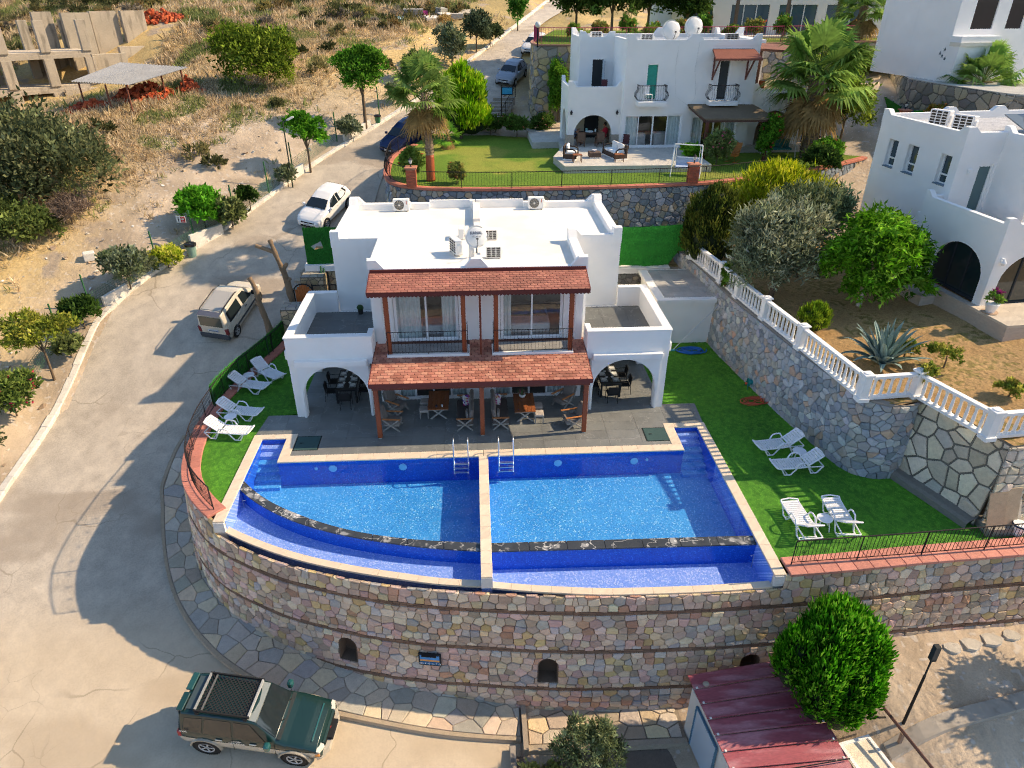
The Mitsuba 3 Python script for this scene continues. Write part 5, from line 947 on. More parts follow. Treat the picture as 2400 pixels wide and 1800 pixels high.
for px_, pz in ((2.1, 12.75), (1.75, 12.5), (2.0, 12.35), (2.3, 12.2)): m.lathe([(0, 0), (.09, 0), (.09, .02), (0, .02)], '4c5a63', 5).mapped(lambda v: v) if 0 else m.slab(Polygon([(.0 + .13 * (1 if k % 2 == 0 else .4) * math.sin(k * math.pi / 5) + px_, pz + .13 * (1 if k % 2 == 0 else .4) * math.cos(k * math.pi / 5)) for k in range(10)]), 'y', 0, -.02, 0.0, '4c5a63')
part(tq, 'star_ornament', m.mapped(lambda v: ch(np.stack([v[:, 1] - .005, 2.4 - v[:, 0], v[:, 2]], 1))))
TRW = np.array([(34.2, 38), (33.0, 33), (31.3, 27), (31.9, 22.2), (32.6, 19.2), (38, 17.5)]); trm, trl = path_map(resample(TRW, 60), 10.8, .03); w2 = thing('terrace_wall', 'shaded stone wall under the terrace of the tall corner house', 'stone wall'); part(w2, 'mortar', sheet(M(), sbox(0, 6.5, trl, 10.75), trm, '5f5c55')); lay(w2, 'stone', cells(0, trl, 7.5, 10.75, .7, .5, 95, jit=.6), trm, ['8b857a', '9b937f', '77746e', 'a39a84'], .05, .035, 96, limit=110)
setting('corner_terrace', M().prism(Polygon(np.vstack([resample(TRW, 60), [(50, 17.5), (50, 45), (36, 45)]])).buffer(0), 6, 10.8, 'a8a59d'))
HW = np.array([(33.5, 40), (31.6, 32), (29.4, 25.2)]); hm_, hl_ = path_map(resample(HW, 30), 8.3, .02); w3 = thing('hedge_wall', 'long stone wall topped by dark green hedge matting right of the large palm', 'stone wall'); part(w3, 'mortar', sheet(M(), sbox(0, 5, hl_, 8.3), hm_, '7a705c')); lay(w3, 'stone', cells(0, hl_, 6, 8.25, .5, .4, 97, jit=.6), hm_, ['a89a78', 'b5a584', '93876f', 'bdb08e'], .05, .035, 98, limit=110)
green_screen('dark green hedge matting on the long stone wall right of the large palm', HW, [8.3, 8.3, 8.3], 1.0, '1f5a14', tufts=3000); green_screen('short bright green hedge matting right of the lantern pillar behind the neighbour roof', [(30.2, 24.8), (34.5, 23.4)], [8.2, 8.2], .9, '2a7a1a', tufts=1500)
brick_pillar('stone and brick lantern pillar between two green hedge mats behind the neighbour roof', 'black lantern on the pillar behind the neighbour roof', 29.6, 24.9, 7.2, 1.9)
setting('path', M().prism(Polygon([(31.6, 33), (29.5, 25), (34, 21), (32, 22), (31.2, 27), (33, 34)]).buffer(.2), 7.4, 7.9), 'garden_lawn')
# ------------------------------------------------------------------ vehicles
def slope_pose(x, y, a, zfn=None, k=1.0):
    zf = zfn or (lambda u, v: float(road_z(u, v))); fx = np.array([math.cos(a), math.sin(a)]); ly = np.array([-fx[1], fx[0]]); e = .8
    gx_ = (zf(*(np.array([x, y]) + fx * e)) - zf(*(np.array([x, y]) - fx * e))) / (2 * e); gy_ = (zf(*(np.array([x, y]) + ly * e)) - zf(*(np.array([x, y]) - ly * e))) / (2 * e)
    X_ = np.r_[fx, gx_]; X_ /= np.linalg.norm(X_); Y_ = np.r_[ly, gy_]; Z_ = np.cross(X_, Y_); Z_ /= np.linalg.norm(Z_); Y_ = np.cross(Z_, X_)
    m = np.eye(4); m[:3, 0], m[:3, 1], m[:3, 2], m[:3, 3] = X_ * k, Y_ * k, Z_ * k, (x, y, zf(x, y) + .012); return T(m.tolist())
def car(label, tf, st, wheels, wr, paint, glass, lower=None, zmid=None, tyre_w=.2, name='parked_car', cat='car', group=None, lights=(), bits=None, spokes=6):
    """st: stations (x, bottom, belt height, half width, roof height, half width of the roof); glass: (kind, ...) panels"""
    k = thing(name, label, cat, group); S = np.array(st, float); at = lambda x: [np.interp(x, S[:, 0], S[:, j]) for j in range(1, 6)]
    xs = np.unique(np.r_[S[:, 0], np.linspace(S[0, 0], S[-1, 0], 26)])
    def sect(x, z0=None, z1=None):
        zb, zh, w, zt, wt = at(x); p = [(w * .86, zb), (w * .97, zb + .1 * (zh - zb)), (w, zb + .45 * (zh - zb)), (w * .995, zb + .8 * (zh - zb)), (w * .965, zh), (wt + (.0), max(zh + .002, zt - .07)), (wt * .9, max(zh + .004, zt - .012)), (wt * .5, zt + .005), (0, zt + .012)]
        return [(x, y, z) for y, z in p] + [(x, -y, z) for y, z in p[-2::-1]]
    body = M().loft([sect(x) for x in xs], paint, True, True); part(k, 'body', body, 'gloss', 38, tw=tf)
    if lower is not None:
        m = M()
        for s in (1, -1): m.loft([[(x, s * (at(x)[2] * q + .006), at(x)[0] + hh * (zmid - at(x)[0])) for q, hh in ((.87, 0), (.975, .22), (1.0, .7), (1.0, 1.0))] for x in xs[1:-1]], lower, closed=False)
        part(k, 'lower_panel', m, 'gloss', 38, tw=tf)
    for x, s in [(x, s) for x in wheels for s in (1, -1)]:
        w = at(x)[2]; wh = part(k, 'wheel_arch', M().lathe([(0, 0), (wr * 1.16, 0), (wr * 1.18, .02), (0, .02)], '0c0c0d', 20).mapped(lambda v: np.stack([v[:, 0] + x, s * (w - .008 + v[:, 2]), v[:, 1] + wr * 1.0], 1)), tw=tf)
        tilt = lambda v: np.stack([v[:, 0] + x, s * (w + .03 - tyre_w + v[:, 2]), v[:, 1] + wr], 1)
        t = part(k, 'wheel', M().lathe([(.0, 0), (wr * .8, 0), (wr * .97, .02), (wr, .05), (wr, tyre_w - .05), (wr * .97, tyre_w - .015), (wr * .68, tyre_w), (wr * .66, tyre_w - .03), (0, tyre_w - .04)], '1a1a1b', 22).mapped(tilt), 'matte', 40, tw=tf); m = M()
        for q in range(spokes): an = q * 2 * math.pi / spokes; m.bar((.05 * math.cos(an), .05 * math.sin(an), tyre_w - .018), (wr * .66 * math.cos(an), wr * .66 * math.sin(an), tyre_w - .014), .05, .02, 'a8a8a6')
        m.lathe([(wr * .6, tyre_w - .03), (wr * .69, tyre_w - .005), (wr * .66, tyre_w + .004), (wr * .58, tyre_w - .02)], 'a8a8a6', 20); m.lathe([(0, tyre_w - .03), (.07, tyre_w - .02), (.05, tyre_w), (0, tyre_w)], '8f8f8d', 10); scene[key(t + '__rim')] = {**m.mapped(tilt).shape('plastic', False), 'to_world': tf}
    for g_ in glass:
        kind, c = g_[0], '1d262a'; m = M()
        if kind == 'side':
            for s in (1, -1):
                V = []
                for x, t in g_[2]: zb, zh, w, zt, wt = at(x); V.append((x, s * (w * .965 * (1 - t) + wt * t + .011), zh * (1 - t) + (zt - .07) * t))
                m = M().add(V, [[0, i, i + 1] for i in range(1, len(V) - 1)], c); part(k, g_[1], m, 'dark_glass', tw=tf)
        else:
            x0, x1 = g_[2]; R = []
            for t in np.linspace(0, 1, 4): x = x0 * (1 - t) + x1 * t; zb, zh, w, zt, wt = at(x); R.append([(x, q * (wt * .93 if kind == 'top' else wt * .93), zt + (.018 if abs(q) < .9 else .008) - .02 * abs(q) ** 3 + .008) for q in (-1, -.6, -.2, .2, .6, 1)])
            off = np.array([(.02 if x1 < x0 else -.02) * -1 * (1 if g_[1] != 'rear_window' else -1), 0, .012]); part(k, g_[1], M().loft(np.array(R) + off * [0, 0, 1] + [.012 * np.sign(x0 - x1), 0, 0], c, closed=False), 'dark_glass', True, tw=tf)
    for nm, c, mt, bx in lights:
        m = M()
        for b in bx: m.cbox(*b, c, b=.015)
        part(k, nm, m, mt, tw=tf)
    if bits: bits(k, tf)
    return k
HATCH = [(-1.95, .42, .78, .66, .80, .60), (-1.9, .3, .86, .78, .95, .62), (-1.75, .22, .9, .84, 1.18, .60), (-1.45, .2, .92, .86, 1.40, .58), (-.9, .19, .92, .87, 1.48, .60), (-.2, .19, .90, .87, 1.47, .60), (.35, .19, .9, .87, 1.32, .62), (1.0, .2, .9, .87, .97, .72), (1.4, .2, .84, .86, .90, .74), (1.75, .22, .75, .82, .80, .68), (1.95, .28, .66, .72, .70, .58), (2.03, .36, .56, .6, .6, .45)]
HGL = [('top', 'windscreen', (.95, .37)), ('top', 'rear_window', (-1.74, -1.45)), ('side', 'front_window', [(.72, .05), (-.25, .04), (-.25, .97), (.18, .97)]), ('side', 'rear_side_window', [(-.32, .04), (-1.15, .1), (-1.45, .45), (-1.25, .95), (-.32, .97)])]
def hatch_bits(cl):
    def f(k, tf):
        for s in (1, -1): part(k, 'mirror', M().cbox(.62, .78, min(.86 * s, 1.02 * s), max(.86 * s, 1.02 * s), .92, 1.06, cl, b=.03), 'gloss', tw=tf); part(k, 'headlight', M().hull([(1.55, .76 * s, .72), (1.9, .56 * s, .66), (1.62, .8 * s, .62), (1.97, .6 * s, .55), (1.6, .62 * s, .82)], 'b5bcc0'), 'dark_glass', tw=tf); part(k, 'tail_light', M().hull([(-1.9, .6 * s, .95), (-1.8, .82 * s, .95), (-1.93, .62 * s, .72), (-1.85, .8 * s, .72)], '8a1c1c'), 'gloss', tw=tf); part(k, 'door_handle', M().box(-.2, -.05, min(.88 * s, .9 * s), max(.88 * s, .9 * s), .8, .83, cl), tw=tf)
        part(k, 'grille', M().box(1.97, 2.035, -.42, .42, .55, .62, '151617').box(1.96, 2.04, -.5, .5, .3, .42, '17181a'), tw=tf); part(k, 'number_plate', M().box(2.03, 2.055, -.26, .26, .42, .53, 'e2e2de').box(2.055, 2.057, -.22, .22, .455, .495, '33363c'), tw=tf); part(k, 'wiper', M().bar((.99, .5, 1.0), (.8, .0, 1.1), .02, .02, '111').bar((.99, -.1, 1.0), (.8, -.55, 1.08), .02, .02, '111') if 0 else M().bar((1.0, .5, 1.0), (.82, .0, 1.12), .02, .02, '111111').bar((1.0, -.1, 1.0), (.82, -.55, 1.1), .02, .02, '111111'), tw=tf)
    return f
def hatch(label, x, y, a, c, k=1.0): return car(label, slope_pose(x, y, a, k=k), HATCH, (-1.25, 1.3), .31, c, HGL, bits=hatch_bits(c), group='cars parked along the road' if 0 else None)
hd = math.radians(-117)
hatch('white hatchback parked by the rear left corner of the duplex', -9.75, 20.9, math.radians(-113), 'e4e4e2', 1.05); hatch('silver grey hatchback parked on the upper road by the stone steps', 3.45, 43.0, math.radians(-114), '8f98a4', 1.02)
hatch('dark blue car parked on the road behind the palm trunk', -5.3, 30.6, math.radians(-120), '0f2452', 1.08); hatch('white car higher up the road, mostly hidden by the stone terrace wall', 6.2, 51.6, math.radians(-112), 'dcdcda')
# boxy beige van seen from behind
VAN = [(-2.02, .5, .85, .74, .88, .66), (-1.98, .34, 1.0, .8, 1.35, .66), (-1.92, .26, 1.05, .83, 1.76, .64), (-1.75, .24, 1.05, .85, 1.82, .64), (-.8, .22, 1.05, .86, 1.84, .65), (.2, .22, 1.04, .86, 1.80, .65), (.55, .22, 1.03, .86, 1.68, .66), (1.15, .22, 1.0, .86, 1.14, .76), (1.5, .24, .96, .84, 1.04, .76), (1.9, .28, .8, .78, .85, .66), (2.06, .38, .6, .62, .64, .5)]
def van_bits(k, tf):
    part(k, 'rear_window', M().add([(-2.0, -.62, 1.08), (-2.0, .62, 1.08), (-1.945, .6, 1.66), (-1.945, -.6, 1.66)], [[3, 2, 1, 0]], '4a4c42').mapped(lambda v: v + [-.022, 0, 0]), 'dark_glass', tw=tf); part(k, 'bumper', M().cbox(-2.1, -1.9, -.8, .8, .3, .58, '3f454d', b=.03), tw=tf)
    for s in (1, -1): part(k, 'tail_light', M().cbox(-2.04, -1.9, min(.66 * s, .83 * s), max(.66 * s, .83 * s), .62, .98, '6e1416', b=.02), 'gloss', tw=tf); part(k, 'roof_rail', M().tube([(-1.7, .6 * s, 1.84), (-1.6, .6 * s, 1.9), (-.1, .6 * s, 1.9), (0, .6 * s, 1.83)], .025, '2a2c2f'), tw=tf); part(k, 'mirror', M().cbox(.78, .95, min(.86 * s, 1.04 * s), max(.86 * s, 1.04 * s), 1.08, 1.28, '1d1e20', b=.03), tw=tf); part(k, 'side_moulding', M().box(-1.3, 1.2, min(.855 * s, .885 * s), max(.855 * s, .885 * s), .5, .6, '4a4c4e'), tw=tf); part(k, 'door_handle', M().box(-.05, .1, min(.87 * s, .89 * s), max(.87 * s, .89 * s), .9, .94, '1d1e20'), tw=tf)
    part(k, 'spoiler', M().hull([(-1.98, -.6, 1.8), (-1.98, .6, 1.8), (-1.7, -.6, 1.86), (-1.7, .6, 1.86), (-2.06, -.58, 1.84), (-2.06, .58, 1.84)], '4a5060'), tw=tf); part(k, 'number_plate', M().box(-2.055, -2.03, -.28, .28, .74, .85, 'c9d2de').box(-2.058, -2.05, -.22, .22, .77, .82, '39465a').box(-2.06, -2.052, -.28, -.235, .74, .85, '2448a8'), tw=tf); part(k, 'roof_panel', M().box(-1.6, -.1, -.5, .5, 1.84, 1.862, 'a3a09a'), 'gloss', tw=tf)
car('beige van with roof rails parked by the bare tree trunks, seen from behind', slope_pose(-13.35, 11.35, math.radians(76), k=1.0), VAN, (-1.35, 1.34), .31, 'c2bbac', [('top', 'windscreen', (1.12, .56)), ('side', 'front_window', [(.85, .08), (-.1, .06), (-.1, .9), (.38, .92)]), ('side', 'rear_side_window', [(-.3, .05), (-1.55, .05), (-1.5, .85), (-.3, .88)])], lower='a59d90', zmid=.62, bits=van_bits, spokes=5, name='parked_van', cat='van')
# green and beige off-road car with roof basket
SUV = [(-2.12, .62, .95, .74, 1.0, .66), (-2.08, .5, 1.1, .82, 1.5, .66), (-2.0, .45, 1.12, .85, 1.80, .66), (-1.8, .44, 1.12, .87, 1.86, .67), (-.9, .43, 1.12, .88, 1.88, .68), (.1, .43, 1.11, .88, 1.86, .68), (.3, .43, 1.1, .88, 1.80, .68), (.88, .43, 1.08, .88, 1.22, .77), (1.2, .43, 1.06, .88, 1.15, .78), (1.7, .44, 1.0, .86, 1.09, .76), (2.1, .46, .92, .84, .99, .72), (2.22, .5, .8, .8, .85, .66), (2.26, .55, .7, .74, .74, .6)]
def suv_bits(k, tf):
    P = lambda n, m, mt='matte', sm=False, **kw: part(k, n, m, mt, sm, tw=tf, **kw); DK = '16181a'
    rk = P('roof_rack', M().box(-1.55, .12, -.62, -.58, 1.95, 2.03, DK).box(-1.55, .12, .58, .62, 1.95, 2.03, DK).box(-1.55, -1.5, -.58, .58, 1.95, 2.03, '8a8c8c').box(.07, .12, -.58, .58, 1.95, 2.05, '9a9c9c').box(-1.35, -1.3, -.58, .58, 1.96, 1.99, '5a5c5c')); m = M()
    for q in np.arange(-1.5, 1.9, .12): 
        a0, a1 = max(-1.5, q - .0), q + 1.16
        for sgn_ in (1, -1):
            x0, y0, x1, y1 = q - .58, -.58 * sgn_, q + .58, .58 * sgn_
            if x1 > -1.5 and x0 < .08:
                t0 = max(0, (-1.5 - x0) / (x1 - x0)); t1 = min(1, (.08 - x0) / (x1 - x0)); m.bar((x0 + (x1 - x0) * t0, y0 + (y1 - y0) * t0, 1.965), (x0 + (x1 - x0) * t1, y0 + (y1 - y0) * t1, 1.965), .026, .012, '202224')
    P('rack_mesh', m, kind='stuff'); P('rack_foot', M().box(-1.5, -1.4, -.66, -.56, 1.86, 1.96, DK).box(-1.5, -1.4, .56, .66, 1.86, 1.96, DK).box(-.05, .05, -.66, -.56, 1.86, 1.96, DK).box(-.05, .05, .56, .66, 1.86, 1.96, DK), kind='stuff')
    P('rear_spoiler', M().cbox(-2.1, -1.9, -.6, -.04, 1.86, 1.91, '153838', b=.02).cbox(-2.1, -1.9, .04, .6, 1.86, 1.91, '1f4a4a', b=.02), 'gloss', kind='stuff'); P('sunroof', M().box(-1.85, -1.62, -.52, .52, 1.87, 1.885, '3d4a4c'), 'dark_glass')
    P('roof_front', M().box(.12, .3, -.6, .6, 1.845, 1.868, '8f9796') if 0 else M().hull([(-.02, -.6, 1.872), (-.02, .6, 1.872), (.3, -.62, 1.815), (.3, .62, 1.815), (-.02, -.6, 1.88), (-.02, .6, 1.88), (.3, -.6, 1.828), (.3, .6, 1.828)], '838a8a'), 'gloss')
    P('spare_wheel', M().lathe([(0, 0), (.33, 0), (.36, .05), (.36, .17), (.32, .2), (0, .2)], '1a1a1b', 20).mapped(lambda v: np.stack([-2.12 - v[:, 2], v[:, 0], v[:, 1] + 1.0], 1)), 'matte', 40)
    P('front_bumper', M().hull([(2.1, -.84, .42), (2.1, .84, .42), (2.1, -.84, .72), (2.1, .84, .72), (2.42, -.5, .45), (2.42, .5, .45), (2.4, -.52, .7), (2.4, .52, .7), (2.25, -.78, .45), (2.25, .78, .45)], 'a9a294'), 'gloss'); P('winch', M().cbox(2.25, 2.45, -.3, .3, .7, .82, '15171a')); P('grille', M().box(2.2, 2.275, -.5, .5, .72, .9, '24403f')); m = M()
    for q in range(5): m.box(2.272, 2.285, -.48, .48, .735 + q * .034, .75 + q * .034, '101314')
    P('grille_slats', m, kind='stuff'); P('front_emblem', M().lathe([(0, 0), (.06, 0), (.05, .015), (0, .015)], 'a02a2a', 3).mapped(lambda v: np.stack([2.285 + v[:, 2], v[:, 0], v[:, 1] + .82], 1)), 'gloss')
    for s in (1, -1):
        a, b = sorted((.52 * s, .82 * s)); P('headlight', M().hull([(2.1, a, .74), (2.1, b, .74), (2.1, a, .93), (2.1, b, .93), (2.27, .55 * s, .76), (2.26, .55 * s, .9), (2.2, .82 * s, .76), (2.2, .82 * s, .9)], 'c9c8bc'), 'dark_glass'); P('indicator', M().cbox(2.06, 2.2, *sorted((.8 * s, .86 * s)), .7, .8, 'c07a2a', b=.01), 'gloss'); P('mirror', M().cbox(.62, .8, *sorted((.9 * s, 1.1 * s)), 1.12, 1.34, '1c5050', b=.04), 'gloss'); P('tail_light', M().cbox(-2.12, -2.0, *sorted((.72 * s, .86 * s)), .85, 1.1, '9a2020', b=.02), 'gloss')
        for q in (-.82, .22): P('door_handle', M().cbox(q - .12, q + .1, *sorted((.885 * s, .91 * s)), .96, 1.01, 'cfc8b8', b=.008), 'gloss')
        P('fender_flare', M().loft([[(1.42 + r * math.cos(t), s * w_, .38 + r * math.sin(t)) for r, w_ in ((.44, .87), (.45, .93), (.5, .93), (.52, .87))] for t in np.linspace(.1, math.pi - .1, 10)], '9a9282', closed=False), 'gloss'); P('rear_flare', M().loft([[(-1.3 + r * math.cos(t), s * w_, .38 + r * math.sin(t)) for r, w_ in ((.44, .87), (.45, .93), (.5, .93), (.52, .87))] for t in np.linspace(.1, math.pi - .1, 10)], '9a9282', closed=False), 'gloss')
        P('door_seam', M().box(.86, .875, *sorted((.882 * s, .888 * s)), .5, 1.1, '0d1414').box(-.42, -.405, *sorted((.882 * s, .888 * s)), .5, 1.1, '0d1414'), kind='stuff')
    q = meshkit.text_mesh('OFF ROAD', .075, .003, True); v = np.array(q.vertices); P('side_lettering', M().add(np.stack([v[:, 0] - .55, -.888 - v[:, 2], v[:, 1] + .88 - .02], 1), q.faces, 'd8d4c8').add(np.array([(-.5, -.888, .99), (-.1, -.888, .99), (-.2, -.888, 1.05), (-.3, -.888, 1.02)]), [[0, 1, 2], [0, 2, 3]], 'c8c8c0')); q = meshkit.text_mesh('4x4', .1, .003, True); v = np.array(q.vertices); P('rear_lettering', M().add(np.stack([v[:, 0] - 2.02, -.875 - v[:, 2], v[:, 1] + 1.16], 1), q.faces, 'd8d4c8'))
    P('antenna', M().tube([(.86, .75, 1.2), (.8, .78, 1.75)], .008, '222222', 4)); P('wiper', M().bar((.93, .55, 1.2), (.62, .05, 1.5), .02, .02, '151515').bar((.95, -.1, 1.2), (.6, -.5, 1.5), .02, .02, '151515'), kind='stuff'); P('cowl', M().box(.9, 1.02, -.74, .74, 1.195, 1.215, '2d3334'))
    P('bonnet_dirt', M().box(1.35, 1.75, -.15, .3, 1.13, 1.135, '1c5050') if 0 else M().box(1.9, 1.94, -.6, .6, 1.06, 1.075, '2d6262'), 'gloss'); P('dashboard', M().cbox(.3, .36, -.2, .15, 1.5, 1.6, '6a6f68'))
car('dark green and beige off road car with black roof basket, parked by the walkway', slope_pose(-7.45, -9.62, math.radians(-7.5), k=1.02), SUV, (-1.3, 1.42), .38, '0d2d2d', [('top', 'windscreen', (.86, .32)), ('side', 'front_window', [(.6, .06), (-.36, .05), (-.36, .95), (.12, .95)]), ('side', 'rear_door_window', [(-.44, .05), (-1.3, .05), (-1.22, .93), (-.44, .95)]), ('side', 'quarter_window', [(-1.36, .06), (-1.92, .1), (-1.85, .85), (-1.3, .92)])], lower='b3ab9b', zmid=.86, tyre_w=.26, bits=suv_bits, name='off_road_car', spokes=5)
# ------------------------------------------------------------------ plastic loungers and side tables
LW_ = (.78, .78, .80)
lo_frame = M(); path = [(-.98, .40), (-.9, .34), (-.6, .325), (0, .32), (.3, .33)]
for s in (-1, 1):
    y = .31 * s; lo_frame.tube([(a, y, b) for a, b in path], .03, LW_, 6).tube([(.28, y, .33), (.93, y, .30)], .026, LW_, 6)
    for pts in ([(-.78, .33), (-.6, .03), (-.36, .03), (-.12, .34)], [(.3, .33), (.46, .03), (.7, .03), (.9, .30)]): lo_frame.tube([(a, y * 1.02, b) for a, b in pts], .03, LW_, 6)
lo_frame.tube([(-.98, -.31, .40), (-1.02, 0, .42), (-.98, .31, .40)], .03, LW_, 6).tube([(.93, -.31, .30), (.93, .31, .30)], .025, LW_, 6).tube([(.58, -.31, .04), (.58, .31, .04)], .02, LW_, 6).tube([(-.48, -.31, .04), (-.48, .31, .04)], .02, LW_, 6)
lo_arm = [M().tube([(-.22, .33 * s, .34), (-.12, .35 * s, .52), (.0, .355 * s, .56), (.2, .355 * s, .55), (.34, .34 * s, .36)], .03, LW_, 6) for s in (-1, 1)]
BA = math.radians(36); bk = lambda d, z=0: (.27 + d * math.cos(BA) - z * math.sin(BA), .35 + d * math.sin(BA) + z * math.cos(BA))
lo_back = M()
for s in (-1, 1): lo_back.tube([(bk(0)[0], .29 * s, bk(0)[1]), (bk(.72)[0], .29 * s, bk(.72)[1])], .028, LW_, 6)
lo_back.tube([(bk(.72)[0], -.29, bk(.72)[1]), (bk(.76)[0], 0, bk(.76)[1]), (bk(.72)[0], .29, bk(.72)[1])], .03, LW_, 6)
def slat(P0, P1): return M().loft([[(P0[0], -.28, P0[1]), (P0[0], .28, P0[1]), (P1[0], .28, P1[1]), (P1[0], -.28, P1[1])], [(P0[0], -.28, P0[1] + .022), (P0[0], .28, P0[1] + .022), (P1[0], .28, P1[1] + .022), (P1[0], -.28, P1[1] + .022)]], LW_, True, True)
SL = [slat((-.93 + i * .1, .335 + (.03 if i == 0 else 0)), (-.93 + i * .1 + .072, .332)) for i in range(12)] + [slat(bk(.03 + i * .1), bk(.03 + i * .1 + .072)) for i in range(7)]
LD = dict(frame=lo_frame.shape('plastic', 40), back=lo_back.shape('plastic', 40), arms=[a.shape('plastic', 40) for a in lo_arm], slats=[s.shape('plastic') for s in SL])
def lounger(label, x, y, deg, k=1.0):
    t = thing('sun_lounger', label, 'sun lounger', 'white plastic sun loungers on the lawns'); t_ = tw(x, y, .003, math.radians(deg), k); part(t, 'frame', LD['frame'], tw=t_); part(t, 'backrest', LD['back'], tw=t_)
    for a in LD['arms']: part(t, 'armrest', a, tw=t_)
    for s in LD['slats']: part(t, 'slat', s, tw=t_)
lounger('white plastic sun lounger on the left lawn, farthest from the viewer', -10.18, 5.55, 141); lounger('white plastic sun lounger on the left lawn, second from the back', -10.75, 4.38, 163); lounger('white plastic sun lounger on the left lawn, second from the front', -10.5, 2.05, 167); lounger('white plastic sun lounger on the left lawn, nearest to the pool', -10.52, .55, 170)
lounger('white plastic sun lounger on the right lawn, first of the pair by the grey wall', 11.88, -1.66, 8); lounger('white plastic sun lounger on the right lawn, second of the pair by the grey wall', 12.06, -3.0, 4.5); lounger('white plastic sun lounger in the sun by the front right railing, left of two', 10.86, -6.2, -88); lounger('white plastic sun lounger in the sun by the front right railing, right of two', 12.3, -6.1, -94)
tt = M().lathe([(0, .40), (.23, .40), (.26, .415), (.26, .435), (.23, .44), (0, .435)], LW_, 20).shape('plastic', 40); tl = [M().tube([(.16 * math.cos(q), .16 * math.sin(q), .41), (.24 * math.cos(q), .24 * math.sin(q), .2), (.27 * math.cos(q), .27 * math.sin(q), 0)], .022, LW_, 6).shape('plastic', True) for q in np.arange(4) * math.pi / 2 + .5]
for lab, x, y in (('between the two rear loungers of the left lawn', -10.95, 5.1), ('between the two front loungers of the left lawn', -10.7, 1.4), ('between the two loungers by the grey wall', 12.42, -2.35), ('between the two sunny loungers by the front railing', 11.62, -6.3)):
    t = thing('side_table', 'small round white plastic table ' + lab, 'table', 'round white side tables'); t_ = tw(x, y, .002); part(t, 'top', tt, tw=t_)
    for q in tl: part(t, 'leg', q, tw=t_)
# ------------------------------------------------------------------ terrace furniture under the canopy
WD, CU, FR = '9a5c30', '77706a', '8d8a84'
def xlegs(m, x, y0, y1, h, c=FR): return m.bar((x, y0, 0), (x, y1, h), .05, .06, c).bar((x, y1, 0), (x, y0, h), .045, .055, c)
def armchair(label, x, y, a):
    t = thing('armchair', label, 'armchair', 'cushioned armchairs under the canopy'); t_ = tw(x, y, .046, a)
    for s in (-1, 1): part(t, 'side_frame', xlegs(M(), .33 * s, -.36, .34, .58).mapped(lambda v: v), tw=t_); part(t, 'armrest', M().cbox(.33 * s - .04, .33 * s + .04, -.42, .34, .58, .615, 'b5733f', b=.01), 'wood', tw=t_)
    part(t, 'seat_frame', M().box(-.3, .3, -.34, .3, .24, .3, FR), tw=t_); part(t, 'seat_cushion', M().cbox(-.29, .29, -.38, .3, .3, .45, CU, b=.05), 'matte', 50, tw=t_); part(t, 'back_cushion', M().cbox(-.29, .29, .0, .16, 0, .58, CU, b=.05).mapped(lambda v: np.stack([v[:, 0], v[:, 1] + .2 + v[:, 2] * .32, v[:, 2] + .42], 1)), 'matte', 50, tw=t_); part(t, 'back_frame', M().box(-.3, .3, .0, .04, 0, .5, FR).mapped(lambda v: np.stack([v[:, 0], v[:, 1] + .37 + v[:, 2] * .32, v[:, 2] + .36], 1)), tw=t_)
armchair('taupe cushioned armchair behind the left canopy post, rear one', -3.72, 2.1, math.radians(55)); armchair('taupe cushioned armchair behind the left canopy post, front one', -3.8, .78, math.radians(84)); armchair('taupe cushioned armchair by the right canopy post, rear one', 3.62, 2.2, math.radians(-50)); armchair('taupe cushioned armchair by the right canopy post, front one in the sun', 3.82, .55, math.radians(-78))
for s, nm in ((-1, 'left'), (1, 'right')):
    t = thing('outdoor_sofa', 'long dark grey outdoor sofa with flowered cushion, %s of the middle post' % nm, 'sofa', 'sofas by the middle post'); t_ = tw(.75 * s + .02, 1.35, .046, 0); F = lambda a, b: sorted((a * s, b * s))
    for y in (-1.0, .95): part(t, 'end_frame', M().bar((-.33 * s, y, 0), (.3 * s, y, .58), .05, .06, FR).bar((.33 * s, y, 0), (-.3 * s, y, .58), .045, .055, FR), tw=t_); part(t, 'armrest', M().cbox(-.36, .36, y - .04, y + .04, .58, .615, 'a56a3c', b=.01), 'wood', tw=t_)
    part(t, 'seat_frame', M().box(-.34, .34, -.95, .9, .2, .28, FR), tw=t_); part(t, 'seat_cushion', M().cbox(-.36, .34, -.96, .92, .28, .43, '4c4744', b=.05), 'matte', 50, tw=t_); sgn2 = -s
    for y0, y1 in ((-.94, -.02), (.0, .92)): part(t, 'back_cushion', M().cbox(*F(-.33, -.15), y0, y1, .4, .95, CU, b=.06).mapped(lambda v: np.stack([v[:, 0] - s * (v[:, 2] - .4) * .12, v[:, 1], v[:, 2]], 1)), 'matte', 50, tw=t_)
    part(t, 'small_cushion', M().cbox(-.2, .2, -.07, .07, 0, .38, '8c8680', b=.05).mapped(lambda v: np.stack([v[:, 0] * .3 - s * .1, v[:, 1] * 3 - .62, v[:, 2] * .9 + .43], 1)), 'matte', 50, tw=t_)
    c = single('flowered_cushion', 'white cushion with purple and orange flower pattern on the %s sofa' % nm, 'cushion', {**M().cbox(-.24, .24, -.07, .07, 0, .44, 'cccccc', b=.06).mapped(lambda v: np.stack([v[:, 0] * .8 + .0, v[:, 1] + v[:, 2] * .35, v[:, 2] * .9], 1)).shape('flowers', 50), 'to_world': tw(.62 * s, 1.75, .49, math.radians(-15 * s))})
